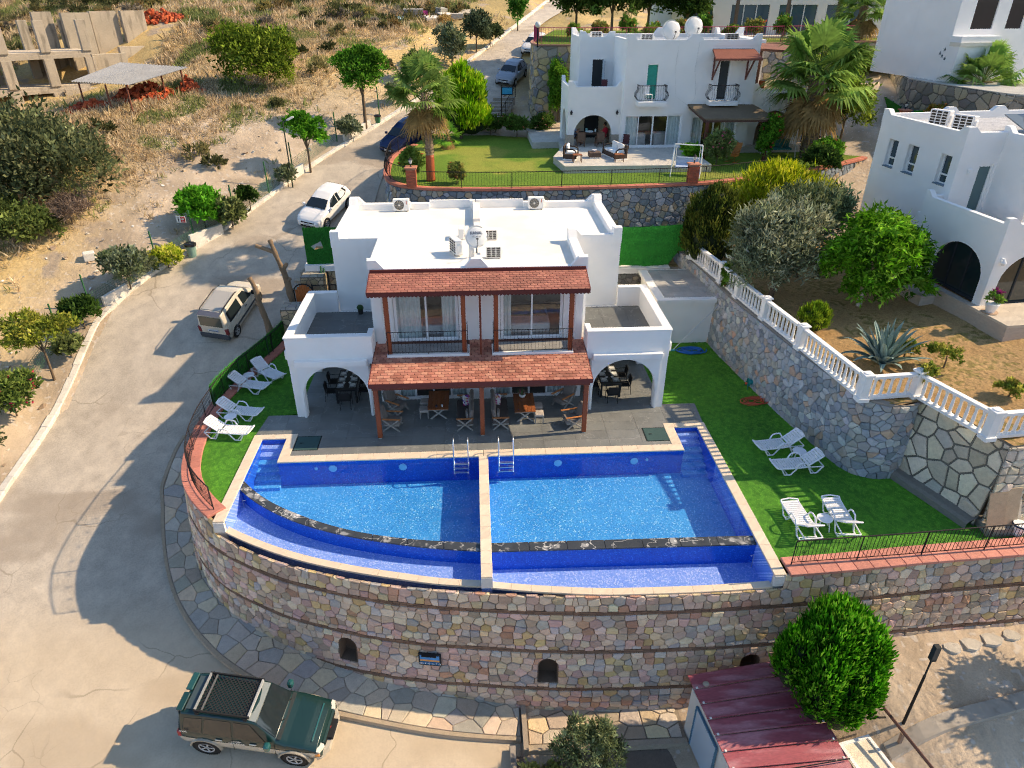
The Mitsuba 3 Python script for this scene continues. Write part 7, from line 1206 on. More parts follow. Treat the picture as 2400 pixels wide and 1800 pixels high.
# agave
k = thing('agave', 'large blue green agave with bending leaves behind the corner of the balustrade', 'agave'); g = np.random.default_rng(31)
for i in range(44):
    az = i * 2.4; el = .25 + 1.2 * (1 - i / 44) ** .8 * 0 + (1.35 - 1.15 * (i / 44)); L = g.uniform(1.5, 2.1) * (1.0 if i < 30 else .85); bend = (i / 44) ** 1.2 * g.uniform(.4, 1.9); d = np.array([math.cos(az), math.sin(az)]); s_ = np.array([-d[1], d[0]]); p = np.array([15.95, -.5, 3.2]) + np.r_[d * .1, 0]; rings = []; e = el; c = lin('7d9188') * g.uniform(.75, 1.2)
    for t in np.linspace(0, 1, 9): w = .125 * (math.sin(math.pi * min(1, .25 + t * .55)) * (1 - t) ** .45 + .01) * 1.35; up_ = np.r_[-d * math.sin(e), math.cos(e)]; rings.append([p + np.r_[s_ * w, 0] + up_ * w * .5, p - up_ * w * .12, p - np.r_[s_ * w, 0] + up_ * w * .5, p + up_ * w * .12]); p = p + np.r_[d * math.cos(e), math.sin(e)] * L / 8; e -= bend / 8 * (.3 + 1.6 * t)
    part(k, 'leaf', M().loft(rings, c, True, True), 'matte', True)
# lower right corner plants
shrub('silver green olive shrub at the bottom edge below the flagstone path', 2.95, -10.9, [(0, 0, .95, .75, .6, .8), (.5, .15, 1.35, .5, .45, .75), (-.35, .1, 1.75, .4, .35, .65), (.75, -.1, .9, .5, .5, .6), (-.6, 0, .7, .5, .5, .6)], 5200, ['69774e', '7f8c62', '535f3c'], .16, 431, z=-5.7, up=.9, aspect=.3)
shrub('low yellowish bush at the bottom edge, left of the olive shrub', 1.6, -11.5, [(0, 0, .55, .7, .5, .5), (.4, -.2, .5, .5, .5, .45), (-.4, 0, .4, .5, .5, .4)], 3200, ['7a8444', '8f9656', '616d38'], .14, 434, z=-5.75, up=.5)
for i, (lb, x, y, z, r, h) in enumerate((('small weed bush at the foot of the right yard balustrade', 18.0, -1.2, 3.35, .7, .9), ('sprawling rose weed beside the agave', 16.9, -.3, 3.3, .5, .8), ('bush hanging over the balustrade corner post', 16.1, -3.0, 3.5, .35, .9), ('low weed near the right railing of the yard', 18.9, -3.6, 3.4, .5, .6))): shrub(lb, x, y, blob(r, h, 4, 95 + i), 800, ['6a7a2e', '8a8a3c', '566a26'], .13, 440 + 2 * i, z=z)
k = POT; t_ = labels and [q for q in labels if q.startswith('flower_pot')][0]; crown(t_, 'plant', [(k[0], k[1], k[2] + .25, .22, .22, .3), (k[0] + .2, k[1] - .1, k[2] + .15, .15, .15, .15)], 420, ['5a7a2a', '6d8a3a', '7a2a5a'], .16, 450)
# dry grass of the hillside, scrub and stones
g = np.random.default_rng(77); n = 130000
x, y = g.uniform(-62, 8, n * 3), g.uniform(2, 92, n * 3) ; keep = np.ones(len(x), bool)
kx = np.interp(y, KERB[:, 1], KERB[:, 0]); dist = kx - x; nz1 = meshkit.noise(np.stack([x * .35, y * .35, x * 0], 1)); nz2 = meshkit.noise(np.stack([x * .09, y * .09, x * 0 + 9], 1))
dens = np.clip((dist - 5.5 - 2.5 * nz1) / 4, 0, 1) * (.25 + .9 * nz1) * np.where(nz2 > .3, 1, .55); dens = np.where(dist < 6, .05 * (nz1 > .6) * (dist > .6), dens); dens *= ~contains_xy(Polygon([(-45, 44), (-40, 41), (-32, 50), (-30, 62), (-44, 58)]), x, y); dens *= np.clip(1.25 - np.hypot(x, y + 24) / 150, .3, 1)
ok = g.random(len(x)) < dens; x, y = x[ok][:n], y[ok][:n]; z = ground_z(x, y); m_ = len(x); pk = meshkit.noise(np.stack([x * .5, y * .5, x * 0 + 3], 1)); hs_ = np.exp(g.normal(-1.05, .33, m_)) * (1 + (np.hypot(x, y + 24) > 80) * .4)
pal_ = np.array([lin(c) for c in ('b8ab86', 'c4b894', 'a89a72', 'b2a67c', '8a9058', '76824a', 'a09070')]); ci = np.where(pk > .62, g.integers(4, 6, m_), g.integers(0, 4, m_)); ci = np.where(g.random(m_) < .06, 6, ci)
P = np.repeat(np.c_[x, y, z - .03], 3, 0) + np.c_[g.normal(0, .09, (m_ * 3, 2)), np.zeros(m_ * 3)]; D = np.c_[g.normal(0, .55, (m_ * 3, 2)), np.ones(m_ * 3)]; D /= np.linalg.norm(D, axis=1, keepdims=True); C = np.repeat(pal_[ci] * g.uniform(.6, 1.25, (m_, 1)), 3, 0)
scene['dry_grass'] = foliage(P, D, np.repeat(hs_, 3), np.repeat(hs_, 3) * .09 + .02, C, g); labels['dry_grass'] = {'label': 'golden dry grass with green tufts covering the left hillside', 'category': 'grass', 'kind': 'stuff'}
q = 620; x, y = g.uniform(-70, 6, q * 6), g.uniform(24, 130, q * 6); kx = np.interp(y, KERB[:, 1], KERB[:, 0], right=13); nz = meshkit.noise(np.stack([x * .1, y * .1, x * 0 + 2], 1)); ok = (kx - x > 5) & (g.random(len(x)) < np.clip((y - 30) / 60, .06, 1) * (nz > .45)) & ~contains_xy(Polygon([(-47, 42), (-40, 38), (-24, 28), (-20, 36), (-30, 62), (-44, 58)]), x, y); x, y = x[ok][:q], y[ok][:q]; z = ground_z(x, y); P, O, K = [], [], []
for i in range(len(x)):
    r = g.uniform(.5, 1.5) * (1.3 if y[i] > 70 else .8); e = (x[i], y[i], z[i] + r * .35, r, r, r * .75); p, o, kk, _ = crown_points([e], 170, g, 14, .6, .16); P.append(p); O.append(o); K.append(np.full(len(p), i))
P, O, K = np.vstack(P), np.vstack(O), np.concatenate(K); D = unit(g, len(P)) + O * .7 + [0, 0, .5]; D /= np.linalg.norm(D, axis=1, keepdims=True); scene['scrub'] = foliage(P, D, .42, .16, leaf_cols(['4c5030', '5e5c38', '6b6a44', '3c4226', '7a6a40', '6f6a58', '7d7440'], K, len(x), g, .2), g); labels['scrub'] = {'label': 'low dark scrub bushes scattered over the upper left hillside', 'category': 'scrub', 'kind': 'stuff'}
nr_ = 900; x = g.uniform(-30, -2, nr_ * 4); y = g.uniform(0, 66, nr_ * 4); kx = np.interp(y, KERB[:, 1], KERB[:, 0]); dd = kx - x; ok = (dd > .7) & (dd < 9) & (g.random(len(x)) < .5); x, y = x[ok][:nr_], y[ok][:nr_]; z = ground_z(x, y); m = M()
for a, b, c in zip(x, y, z): r = .04 + .22 * g.random() ** 3.2; v = unit(g, 7) * r * [1, 1, .6] + [a, b, c + r * .2]; m.hull(v, lin(['c9c2b4', 'b5a48c', 'd8d4cc', 'a08a74', '9a938a'][g.integers(5)]))
scene['rubble'] = m.shape('matte'); labels['rubble'] = {'label': 'pale stones and rubble strewn along the dirt track by the kerb', 'category': 'stones', 'kind': 'stuff'}
# ------------------------------------------------------------------ concrete ruin, brick shed, fence and lamp on the left hillside
RU = thing('concrete_ruin', 'unfinished grey concrete building skeleton on the left hillside', 'ruin'); CC = 'a89d8c'
UA = math.radians(44)
def ru(v): x, y = rot2(v[:, 0], v[:, 1], UA); return np.stack([x - 41.2, y + 45.1, v[:, 2]], 1)
conc = lambda p, n, uv: dec(uv) * (.7 + .35 * fbm(p.x * .9, p.y * .9, p.z * .9, 3) + .12 * noise(p.x * 9, p.y * 9, p.z * 9)) * (1 - .35 * smoothstep(.55, .75, fbm(p.x * 3, p.y * 3, p.z * .4, 3)))
bsdf('concrete', conc, .9)
def rpart(n, m): part(RU, n, m.mapped(ru), 'concrete')
for z in (8.35, 11.2): rpart('floor_slab', M().box(-8, 7.2, 0, 5.5, z, z + .25, CC)); rpart('edge_beam', M().box(-8, 7.2, -.12, .2, z - .3, z, CC))
for z0, z1 in ((5.5, 8.05), (8.6, 10.9), (11.45, 14.0)):
    for i, x in enumerate((-6.6, -3.2, .0, 3.4, 6.9)):
        rpart('column', M().cbox(x - .42, x + .42, -.16, .3, z0, z1, CC, b=.02))
        if z0 > 8: rpart('column', M().cbox(x - .4, x + .4, 4.6, 5.0, z0, z1 - .05, 'a39886', b=.02))
rpart('back_wall', M().box(-8, 3, 5.2, 5.5, 5.5, 8.35, '8d8373').box(3.2, 7.2, 5.2, 5.5, 8.6, 11.2, '8d8373'))
for i, (x0, y0, x1, y1, zt) in enumerate(((4.4, 4.6, 6.2, 5.6, 14.6), (6.6, 3.6, 9.2, 4.6, 14.5), (9.4, 4.4, 12.0, 5.2, 14.6), (12.2, 4.0, 14.6, 4.9, 14.6), (7.1, -.2, 7.5, 3.0, 11.2), (7.5, 1.0, 10.6, 1.4, 11.0), (10.4, 1.6, 14.6, 2.2, 11.5))): rpart('wall_panel', M().add([(x0, y0, 8), (x1, y1 - .6, 8), (x1, y1, 8), (x0, y0 + .6, 8), (x0, y0, zt), (x1, y1 - .6, zt), (x1, y1, zt), (x0, y0 + .6, zt)], [[0, 3, 2, 1], [4, 5, 6, 7], [0, 1, 5, 4], [1, 2, 6, 5], [2, 3, 7, 6], [3, 0, 4, 7]], lin(CC) * (.85 + .05 * i)))
rpart('rusty_shuttering', M().box(-3.7, -2.7, -.25, .4, 14.0, 14.08, '8a5a40').box(-.5, .5, -.25, .4, 14.0, 14.08, '9a6a4a')); rpart('low_wall', M().box(3.9, 7.0, -.6, -.3, 7.4, 8.3, CC))
SH = thing('brick_shed', 'open shed of corrugated grey sheet roof on thin rusty posts over red bricks', 'shed')
FL, FR, BR, BL = (np.array(p, float) for p in ((-30.4, 34.2, 10.3), (-25.3, 32.3, 10.25), (-22.6, 37.3, 11.0), (-29.6, 41.3, 11.05)))
u = np.linspace(0, 1, 12); rows = []
for t in np.linspace(0, 1, 90): A, B = FL + (FR - FL) * t, BL + (BR - BL) * t; rows.append(A + (B - A) * u[:, None] + [0, 0, .045 * math.sin(t * 2 * math.pi * 22)])
part(SH, 'roof_sheet', M().loft(rows, (.26, .265, .27), closed=False), 'matte', True)
for p, q in (((-25.7, 32.7), 10.25), ((-27.4, 33.1), 10.2), ((-29.9, 34.3), 10.25), ((-24.3, 35.9), 10.75), ((-23.1, 36.9), 10.9), ((-29.2, 40.6), 10.95)): part(SH, 'post', M().tube([(p[0], p[1], float(ground_z(*p)) - .2), (p[0], p[1], q)], .07, '7a4a38', 6))
g = np.random.default_rng(9)
def bricks(label, x, y, rx, ry, h, n):
    k = thing('brick_pile', label, 'bricks'); m = M()
    for _ in range(n):
        a, r = g.uniform(0, 6.28), math.sqrt(g.random()); px_, py_ = x + rx * r * math.cos(a), y + ry * r * math.sin(a); z = float(ground_z(px_, py_)) + h * (1 - r) * g.random(); b = M().box(-.19, .19, -.1, .1, -.1, .1, lin(['b8552e', 'a84a28', 'c4643a', '94442a'][g.integers(4)])); b.mapped(lambda v: v @ trimesh.transformations.random_rotation_matrix(g.random(3) * [.3, 1, .3])[:3, :3].T) if g.random() < .5 else b.move(a=g.uniform(0, 3)); m.ext(b.move(px_, py_, z + .08))
    part(k, 'bricks', m, kind='stuff')
bricks('loose heap of red hollow bricks under the corrugated roof', -26.4, 36.2, 2.6, 1.8, 1.5, 240); bricks('low stack of red bricks at the left front post of the shed', -29.6, 34.0, 1.9, .9, .8, 130); bricks('stepped stack of red bricks at the right rear post of the shed', -22.8, 37.4, 1.0, .8, 1.3, 90); bricks('heap of orange bricks on the ground behind the concrete ruin', -33.5, 60.5, 3.4, 1.4, 1.2, 190)
FP = [(-22.1, 4.9), (-21.7, 9.4), (-21.1, 11.8), (-18.7, 15.5), (-17.1, 17.6), (-15.4, 20.4), (-13.9, 23.4), (-12.8, 26.2), (-10.4, 31.0), (-7.6, 35.4), (-4.3, 42.2)]
fk = thing('wire_fence', 'green wire mesh fence on thin posts between the dirt track and the verge', 'fence')
for x, y in FP: z = float(ground_z(x, y)); part(fk, 'post', M().tube([(x, y, z - .2), (x - .05, y + .03, z + 2.1)], .045, '2f6238', 6))
m = M()
for a, b in zip(FP[:-1], FP[1:]):
    za, zb = float(ground_z(*a)), float(ground_z(*b))
    if b[1] > 32: continue
    for h in np.arange(.1, 1.0, .12): m.tube([(*a, za + h), (*b, zb + h)], .008, '3a6a4a', 3)
    L = math.hypot(b[0] - a[0], b[1] - a[1])
    for t in np.arange(0, 1, .16 / L): m.tube([(a[0] + (b[0] - a[0]) * t, a[1] + (b[1] - a[1]) * t, za + (zb - za) * t), (a[0] + (b[0] - a[0]) * t, a[1] + (b[1] - a[1]) * t, za + (zb - za) * t + 1.0)], .007, '3a6a4a', 3)
part(fk, 'wire', m, kind='stuff')
def lowwall(label, pts, h):
    k = thing('block_wall', label, 'wall'); p = np.array(pts, float); z = ground_z(p[:, 0], p[:, 1]); m = M()
    for i in range(len(p) - 1): d = (p[i + 1] - p[i]); nr = np.array([-d[1], d[0]]) / np.linalg.norm(d) * .12; q = [p[i] - nr, p[i + 1] - nr, p[i + 1] + nr, p[i] + nr]; m.add([(*a, z[i] - .3 if j in (0, 3) else z[i + 1] - .3) for j, a in enumerate(q)] + [(*a, (z[i] if j in (0, 3) else z[i + 1]) + h) for j, a in enumerate(q)], [[0, 3, 2, 1], [4, 5, 6, 7], [0, 1, 5, 4], [1, 2, 6, 5], [2, 3, 7, 6], [3, 0, 4, 7]], 'd5cfc4')
    part(k, 'wall', m, 'matte')
lowwall('whitewashed low wall on the verge behind the grey bin', [(-17.3, 17.3), (-15.9, 19.0)], .75); lowwall('whitewashed low wall on the verge below the silvery olive shrub', [(-20.6, 12.2), (-19.7, 13.3)], .5); lowwall('whitewashed low wall stub on the verge by the lamp', [(-13.3, 24.6), (-12.2, 26.6)], .5); lowwall('whitewashed low wall left of the round street tree', [(-9.9, 31.2), (-8.2, 33.8)], .5)
def lamp_post(label, x, y, z, h, arm, c='3a4238', rustic=False):
    k = thing('street_lamp', label, 'street lamp'); part(k, 'pole', M().tube([(x, y, z - .1), (x, y, z + h)], [.05, .04], c, 8)); a = np.array(arm, float); part(k, 'arm', M().tube([(x, y, z + h - .02), (x + a[0], y + a[1], z + h + a[2])], .03, c)); d = a / np.linalg.norm(a); e = np.array([x, y, z + h]) + a; part(k, 'lamp_head', M().hull([e + d * t + np.array([sx, sy, sz]) for t in (0, .38) for sx, sy in ((-.08, -.08), (.08, .08), (-.08, .08), (.08, -.08)) for sz in (-.03, .04)], '2a2e2e' if rustic else 'b5b9ba')); return k
lamp_post('slim street lamp on the left verge above the white hatchback', -12.56, 24.5, 4.6, 4.1, (.3, .1, .15)); lamp_post('black lamp post with tilted head on the lower right ground', 12.75, -11.25, -3.7, 2.35, (.25, .25, .4), '1c1a1a', True)
t = thing('warning_sign', 'white and red warning board on a green fence post', 'sign'); x, y = -17.5, 17.3; z = float(ground_z(x, y)); bx = lambda m: m.move(0, 0, 0, math.radians(-12)).move(x, y, z + 1.75); part(t, 'board', bx(M().cbox(-.3, .3, -.07, -.045, -.2, .2, 'd8d6d0', b=.005))); part(t, 'red_panel', bx(M().box(.0, .28, -.076, -.07, -.18, .18, 'b82020'))); part(t, 'symbol', bx(M().box(-.18, -.12, -.076, -.07, -.14, .12, '222222').box(.06, .22, -.082, -.076, -.02, .03, 'd8d6d0').box(.06, .22, -.082, -.076, .07, .1, 'd8d6d0').box(.06, .22, -.082, -.076, -.11, -.08, 'd8d6d0')))
def bin_(label, x, y, c, k=1.0): t = thing('rubbish_bin', label, 'bin'); z = float(ground_z(x, y)); part(t, 'body', M().lathe([(.22 * k, 0), (.3 * k, .85 * k), (.33 * k, .86 * k), (.33 * k, .9 * k), (.2, .9 * k)], c, 14, (x, y, z)), 'plastic', 40); part(t, 'bag', M().lathe([(.34 * k, .78 * k), (.36 * k, .92 * k), (.25 * k, .98 * k), (.1, .9 * k)], '17181a', 11, (x, y, z)), 'gloss')
bin_('grey green waste bin with black bag on the left verge', -17.1, 16.7, '7d9a8c'); bin_('small green litter bin under the round street tree', -7.6, 34.0, '2f6a44', .8)
single('block', 'white cube of concrete lying on the dirt track', 'block', M().cbox(-.3, .3, -.28, .28, 0, .45, 'cfcac0', b=.03).move(-22.5, 15.6, float(ground_z(-22.5, 15.6)) - .03, .5))
rb = thing('rubbish_heap', 'heap of dumped white boards and furniture scraps at the top of the dirt track', 'rubbish')
for i, (dx, dy, w, d, h, a, c, tl_) in enumerate(((-1.5, 0, 2.2, .15, 1.2, .2, 'b5b0aa', .5), (.6, -.6, 1.6, .9, .3, .5, 'd0ccc6', .3), (-3.2, -1.2, 1.5, .9, .15, -.3, 'a8c4d4', .25), (2.2, .5, 1.8, 1.0, .12, .8, 'cfc8bc', .2), (3.4, -.4, 1.4, .5, .5, .1, 'b9b2a6', .1), (4.6, 1.0, 1.8, 1.2, .2, -.4, 'c2b49c', .3), (1.6, 1.4, 1.2, .8, .6, .9, '9a9890', .2), (-.4, .9, .9, .6, .4, .3, 'b03a7a', 0), (-1.8, -2.4, 1.4, 1.0, .12, .5, 'd5d2cc', .1), (5.6, -.6, 1.5, .9, .1, .2, 'd2c8b4', .2))): x, y = -5.0 + dx, 63.5 + dy; b = M().box(-w / 2, w / 2, -d / 2, d / 2, 0, h, c); b.mapped(lambda v: np.stack([v[:, 0], v[:, 1] * math.cos(tl_) - v[:, 2] * math.sin(tl_), v[:, 1] * math.sin(tl_) + v[:, 2] * math.cos(tl_)], 1)); part(rb, 'board', b.move(x, y, float(ground_z(x, y)) + .15 + .1 * i % .4, a))
# ------------------------------------------------------------------ lower right: shed, ground strips
RS_ = thing('metal_shed', 'small white shed with faded red metal sheet roof below the stone wall', 'shed'); q4 = [np.array(p, float) for p in ((6.38, -9.6, -3.05), (9.95, -9.15, -3.0), (10.4, -13.6, -3.3), (6.95, -13.6, -3.35))]
g = np.random.default_rng(3)
def redcol(p, n, uv): return mix(dec(uv), lin('c08a90'), .6 * smoothstep(.4, .75, fbm(p.x * .9, p.y * 4.5, 1, 4))) * (.8 + .25 * noise(p.x * 12, p.y * 40, 1))
bsdf('faded_red', redcol, .55)
for i in range(8):
    t0, t1 = i / 8 + .002, (i + 1) / 8 - .002; A0, A1 = q4[0] + (q4[3] - q4[0]) * t0, q4[1] + (q4[2] - q4[1]) * t0; B0, B1 = q4[0] + (q4[3] - q4[0]) * t1, q4[1] + (q4[2] - q4[1]) * t1; up_ = np.array([0, 0, 1.0]); r = [A0, A0 + up_ * .0, A0 * .93 + B0 * .07 + up_ * .012, B0 * .94 + A0 * .06 + up_ * .012, B0 * .93 + A0 * .07 + up_ * .05, B0 + up_ * .05]; s_ = [A1, A1, A1 * .93 + B1 * .07 + up_ * .012, B1 * .94 + A1 * .06 + up_ * .012, B1 * .93 + A1 * .07 + up_ * .05, B1 + up_ * .05]; part(RS_, 'roof_panel', M().loft([r + [p - up_ * .03 for p in r[::-1]], s_ + [p - up_ * .03 for p in s_[::-1]]], '9a4a54', True, True), 'faded_red')
    part(RS_, 'bolt', M().cbox(B0[0] + .06, B0[0] + .13, B0[1] - .02, B0[1] + .05, B0[2] + .045, B0[2] + .07, 'd0ccc8')); part(RS_, 'bolt', M().cbox(B1[0] - .14, B1[0] - .07, B1[1] - .02, B1[1] + .05, B1[2] + .045, B1[2] + .07, 'd0ccc8'))
part(RS_, 'wall', M().prism(Polygon([(6.52, -9.8), (9.8, -9.35), (10.2, -13.5), (7.05, -13.5)]), -6.0, -3.42, 'd0ccc4'), 'white_wall')
dr0, dr1 = np.array([6.6, -10.35]), np.array([6.78, -11.75]); part(RS_, 'door', M().bar((dr0[0] - .03, dr0[1], -4.55), (dr1[0] - .03, dr1[1], -4.55), .05, 1.9, 'aab8c4'), 'plastic'); m = M()
for a, b in (((dr0[0] - .05, dr0[1], -3.6), (dr1[0] - .05, dr1[1], -3.6)), ((dr0[0] - .05, dr0[1], -5.5), (dr0[0] - .05, dr0[1], -3.6)), ((dr1[0] - .05, dr1[1], -5.5), (dr1[0] - .05, dr1[1], -3.6))): m.bar(a, b, .06, .06, '4a7088')
part(RS_, 'door_frame', m); part(RS_, 'cable', M().tube([(6.9, -13.0, -3.2), (8.2, -12.75, -3.15), (10.3, -12.55, -3.1)], .018, '15171a', 5)); single('stone', 'fist sized stone lying on the red shed roof', 'stone', M().ball((6.85, -10.0, -2.97), (.11, .09, .07), '9a8f80', 1))
k = thing('window_frame', 'white window frame lying on the ground beside the red shed', 'window frame'); bx = lambda m: m.move(0, 0, 0, -1.35).move(11.4, -12.4, float(ground_z(11.4, -12.4)) + .25); m = M()
for b in ((-1.0, 1.0, -.55, -.45), (-1.0, 1.0, .45, .55), (-1.0, -.9, -.45, .45), (.9, 1.0, -.45, .45)): m.box(*b, 0, .1, WHITE)
part(k, 'frame', bx(m), 'plastic'); part(k, 'panel', bx(M().box(-.9, .9, -.45, .45, .0, .05, 'd8cdb8')))
single('concrete_strip', 'pale rough concrete strip across the lower right ground', 'concrete strip', M().loft([[(x, y + dy, float(ground_z(x, y)) + dz) for dy, dz in ((-.28, -.3), (-.25, .1), (.25, .12), (.28, -.3))] for x, y in resample(np.array([(12.0, -11.9), (13.5, -11.5), (15.5, -11.1), (18, -10.6)]), 12)], 'a8a094', True, True), 'concrete')
k = thing('pipe_rail', 'leaning rusty pipe on a short post at the lower right edge', 'pipe'); part(k, 'pipe', M().tube([(12.15, -11.0, -3.15), (12.75, -13.4, -3.3)], .05, '5a4038')); part(k, 'post', M().bar((12.42, -11.75, -4.6), (12.38, -11.75, -3.3), .09, .09, '8a7464')); part(k, 'cross_pipe', M().tube([(10.9, -11.1, -3.4), (12.2, -11.15, -3.4)], .03, '2a2622'))
for i, (x, y, r) in enumerate(((15.6, -9.0, .3), (16.3, -8.9, .34), (17.1, -8.75, .36), (17.9, -8.6, .3))): P_ = Polygon([(x + r * (1 + .25 * math.sin(3 * t + i)) * math.cos(t), y + r * .75 * math.sin(t)) for t in np.linspace(0, 2 * math.pi, 9)[:-1]]); single('stepping_stone', 'pale stepping stone, %s in the row below the right wall' % ('first', 'second', 'third', 'fourth')[i], 'stepping stone', M().prism(P_, float(ground_z(x, y)) - .05, float(ground_z(x, y)) + .07, 'b9b3a8'), 'stone')
single('kerb_edge', 'low concrete kerb dividing road and planting at the bottom', 'kerb', M().box(.62, .8, -14, -10.15, -6.2, -5.45, '9a9186'), 'concrete'); single('planting_soil', 'dark shaded bare soil bed at the bottom edge', 'soil', M().box(.8, 6.9, -14, -10.36, -6.3, -5.72, '6a6056'), kind='structure')
# ------------------------------------------------------------------ small things of the pool terrace
k = thing('wall_plaque', 'framed blue sea picture plaque hung on the curved stone wall', 'plaque'); A = wmap(np.array([sgn - .36, sgn + .36]), -3.4, .1); d = (A[1] - A[0]) / np.linalg.norm(A[1] - A[0]); nn = np.array([d[1], -d[0], 0]); cc = A.mean(0)
def plq(u0, u1, z0, z1, e0, e1, c): return M().add([cc + d * u + nn * e + [0, 0, z] for e in (e0, e1) for z in (z0, z1) for u in (u0, u1)], [[0, 1, 3, 2][::-1], [4, 5, 7, 6], [0, 1, 5, 4], [2, 6, 7, 3], [0, 4, 6, 2], [1, 3, 7, 5]], c)
part(k, 'frame', plq(-.38, .38, -.27, .27, -.03, .04, '1d2428')); part(k, 'picture_sky', plq(-.33, .33, .02, .22, .04, .05, '4a8ac4')); part(k, 'picture_sunset', plq(-.33, .33, -.06, .02, .04, .05, 'd89a5a')); part(k, 'picture_sea', plq(-.33, .33, -.22, -.06, .04, .05, '1a5a8a')); q = meshkit.text_mesh('12-2-8-6-7-3', .07, .004, True); v = np.array(q.vertices); part(k, 'lettering', M().add(cc + d * (v[:, :1] - v[:, 0].max() / 2) + nn * (.052 + v[:, 2:3]) + np.array([0, 0, 1.]) * (v[:, 1:2] - .19), q.faces, 'e0e4e4')); part(k, 'lamp_bar', plq(-.25, .25, .28, .31, .04, .16, '1a1c1e'))
def bare_trunk(label, pts, r, seed, stubs):
    k = thing('bare_trunk', label, 'tree trunk'); P = resample(np.array(pts, float), 14); g = np.random.default_rng(seed); part(k, 'trunk', M().tube(P, np.linspace(r, r * .55, 14) * g.uniform(.85, 1.2, 14), '7f6a54', 9), 'stone', True)
    for t, d, L in stubs: a = P[t]; part(k, 'branch_stub', M().tube([a, a + np.array(d) * L], [r * .6, r * .5], '8a745c', 7), 'stone', True)
bare_trunk('bare pruned tree trunk beside the van, nearest the road', [(-11.0, 9.5, .3), (-11.1, 9.5, 1.2), (-11.25, 9.5, 2.0), (-11.35, 9.5, 3.0), (-11.55, 9.5, 3.6)], .19, 5, [(7, (-.6, 0, .6), .35)]); bare_trunk('taller bare pruned tree trunk with side branch by the entrance steps', [(-10.05, 11.5, .6), (-10.2, 11.5, 1.8), (-10.35, 11.6, 2.9), (-10.6, 11.5, 4.0), (-10.8, 11.5, 4.9)], .2, 6, [(8, (.6, 0, .7), .45), (11, (-1.1, 0, .45), .85), (6, (.7, -.2, .5), .3)])
def coil(label, name, x, y, c, r, n, seed, tube=.022): g = np.random.default_rng(seed); t = np.linspace(0, n * 2 * math.pi, n * 14); rr = r * (.65 + .35 * np.sin(t * .37 + seed) + .12 * g.normal(size=len(t)) * .3); single(name, label, 'hose', M().tube(np.c_[x + rr * np.cos(t) * 1.3 + .25 * np.sin(t * .21), y + rr * np.sin(t) * .8, .03 + .012 * (t / 6.28)], tube, c, 5), 'plastic', True)
coil('coiled thick blue pool hose on the lawn before the white store room', 'pool_hose', 10.85, 7.2, '1a62b4', .5, 6, 1, .035); coil('tangled orange red cable on the lawn at the foot of the grey wall', 'cable_coil', 12.3, 2.05, 'c4563a', .48, 8, 2, .018)
t = thing('hose_reel', 'teal garden hose reel at the foot of the grey wall', 'hose reel'); part(t, 'drum', M().lathe([(.2, 0), (.2, .03), (.12, .04), (.12, .22), (.2, .23), (.2, .26)], '2a8a8a', 14).mapped(lambda v: np.stack([v[:, 2] + 12.45, v[:, 0] + 3.4, v[:, 1] + .28], 1)), 'plastic'); part(t, 'stand', M().tube([(12.4, 3.2, 0), (12.4, 3.4, .5), (12.4, 3.6, 0)], .02, '2a6a6a').tube([(12.75, 3.2, 0), (12.75, 3.4, .5), (12.75, 3.6, 0)], .02, '2a6a6a')); part(t, 'crank', M().cbox(12.3, 12.38, 3.3, 3.4, .2, .3, 'c4563a'))
t = thing('pool_pole', 'long telescopic pool pole leaning on the store room', 'pole'); part(t, 'pole', M().tube([(9.95, 7.35, .05), (12.5, 8.0, 2.55)], .02, 'c8ccd0', 6), 'metal', True); part(t, 'teal_end', M().tube([(12.3, 7.95, 2.36), (12.6, 8.03, 2.65)], .024, '2a9a9a', 6)); part(t, 'brush', M().cbox(9.78, 10.05, 7.3, 7.42, .0, .07, '4aa8a8'))
single('white_bag', 'crumpled white plastic bag at the corner of store room and grey wall', 'bag', M().ball((12.35, 7.85, .2), (.24, .2, .2), 'c9c9c6', 1), 'plastic')
t = thing('tile_stack', 'large beige tile slabs leaning on the beige stone corner', 'tiles')
for i, (x, w, h) in enumerate(((16.95, .62, 1.5), (17.5, .55, 1.62), (17.9, .35, 1.15))): part(t, 'slab', M().add([(x, -6.95 + .05 * i, .02), (x + w, -6.95 + .05 * i, .02), (x + w, -6.5 + .05 * i, h), (x, -6.5 + .05 * i, h), (x, -7.0 + .05 * i, .02), (x + w, -7.0 + .05 * i, .02), (x + w, -6.55 + .05 * i, h), (x, -6.55 + .05 * i, h)], [[0, 1, 2, 3], [7, 6, 5, 4], [0, 4, 5, 1], [1, 5, 6, 2], [2, 6, 7, 3], [3, 7, 4, 0]], ['a8937a', 'b09b80', 'cfc4b0'][i]))
t = thing('paint_bucket', 'white paint bucket by the leaning tile slabs', 'bucket'); part(t, 'bucket', M().lathe([(.17, 0), (.21, .42), (.22, .42), (.22, .46), (0, .46)], WHITE, 14, (18.05, -7.0, .05)), 'plastic', 40); part(t, 'rim', M().lathe([(.225, .38), (.235, .38), (.235, .43), (.225, .43)], '20304a', 14, (18.05, -7.0, .05)))
single('table_cover', 'white folded cloth on the right roof terrace', 'cloth', M().ball((6.35, 2.5, 2.98), (.3, .22, .12), 'd0d0d0', 2).ball((6.4, 2.45, 3.08), (.1, .1, .06), '2a8a9a', 1), 'matte', True); single('plant_pot', 'small dark potted plant on the left roof terrace', 'pot plant', M().lathe([(0, 0), (.1, 0), (.13, .2), (.0, .2)], '2a2a28', 10, (-5.6, 6.3, TZ)).ball((-5.6, 6.3, TZ + .32), (.16, .14, .14), '2f4a20', 1))
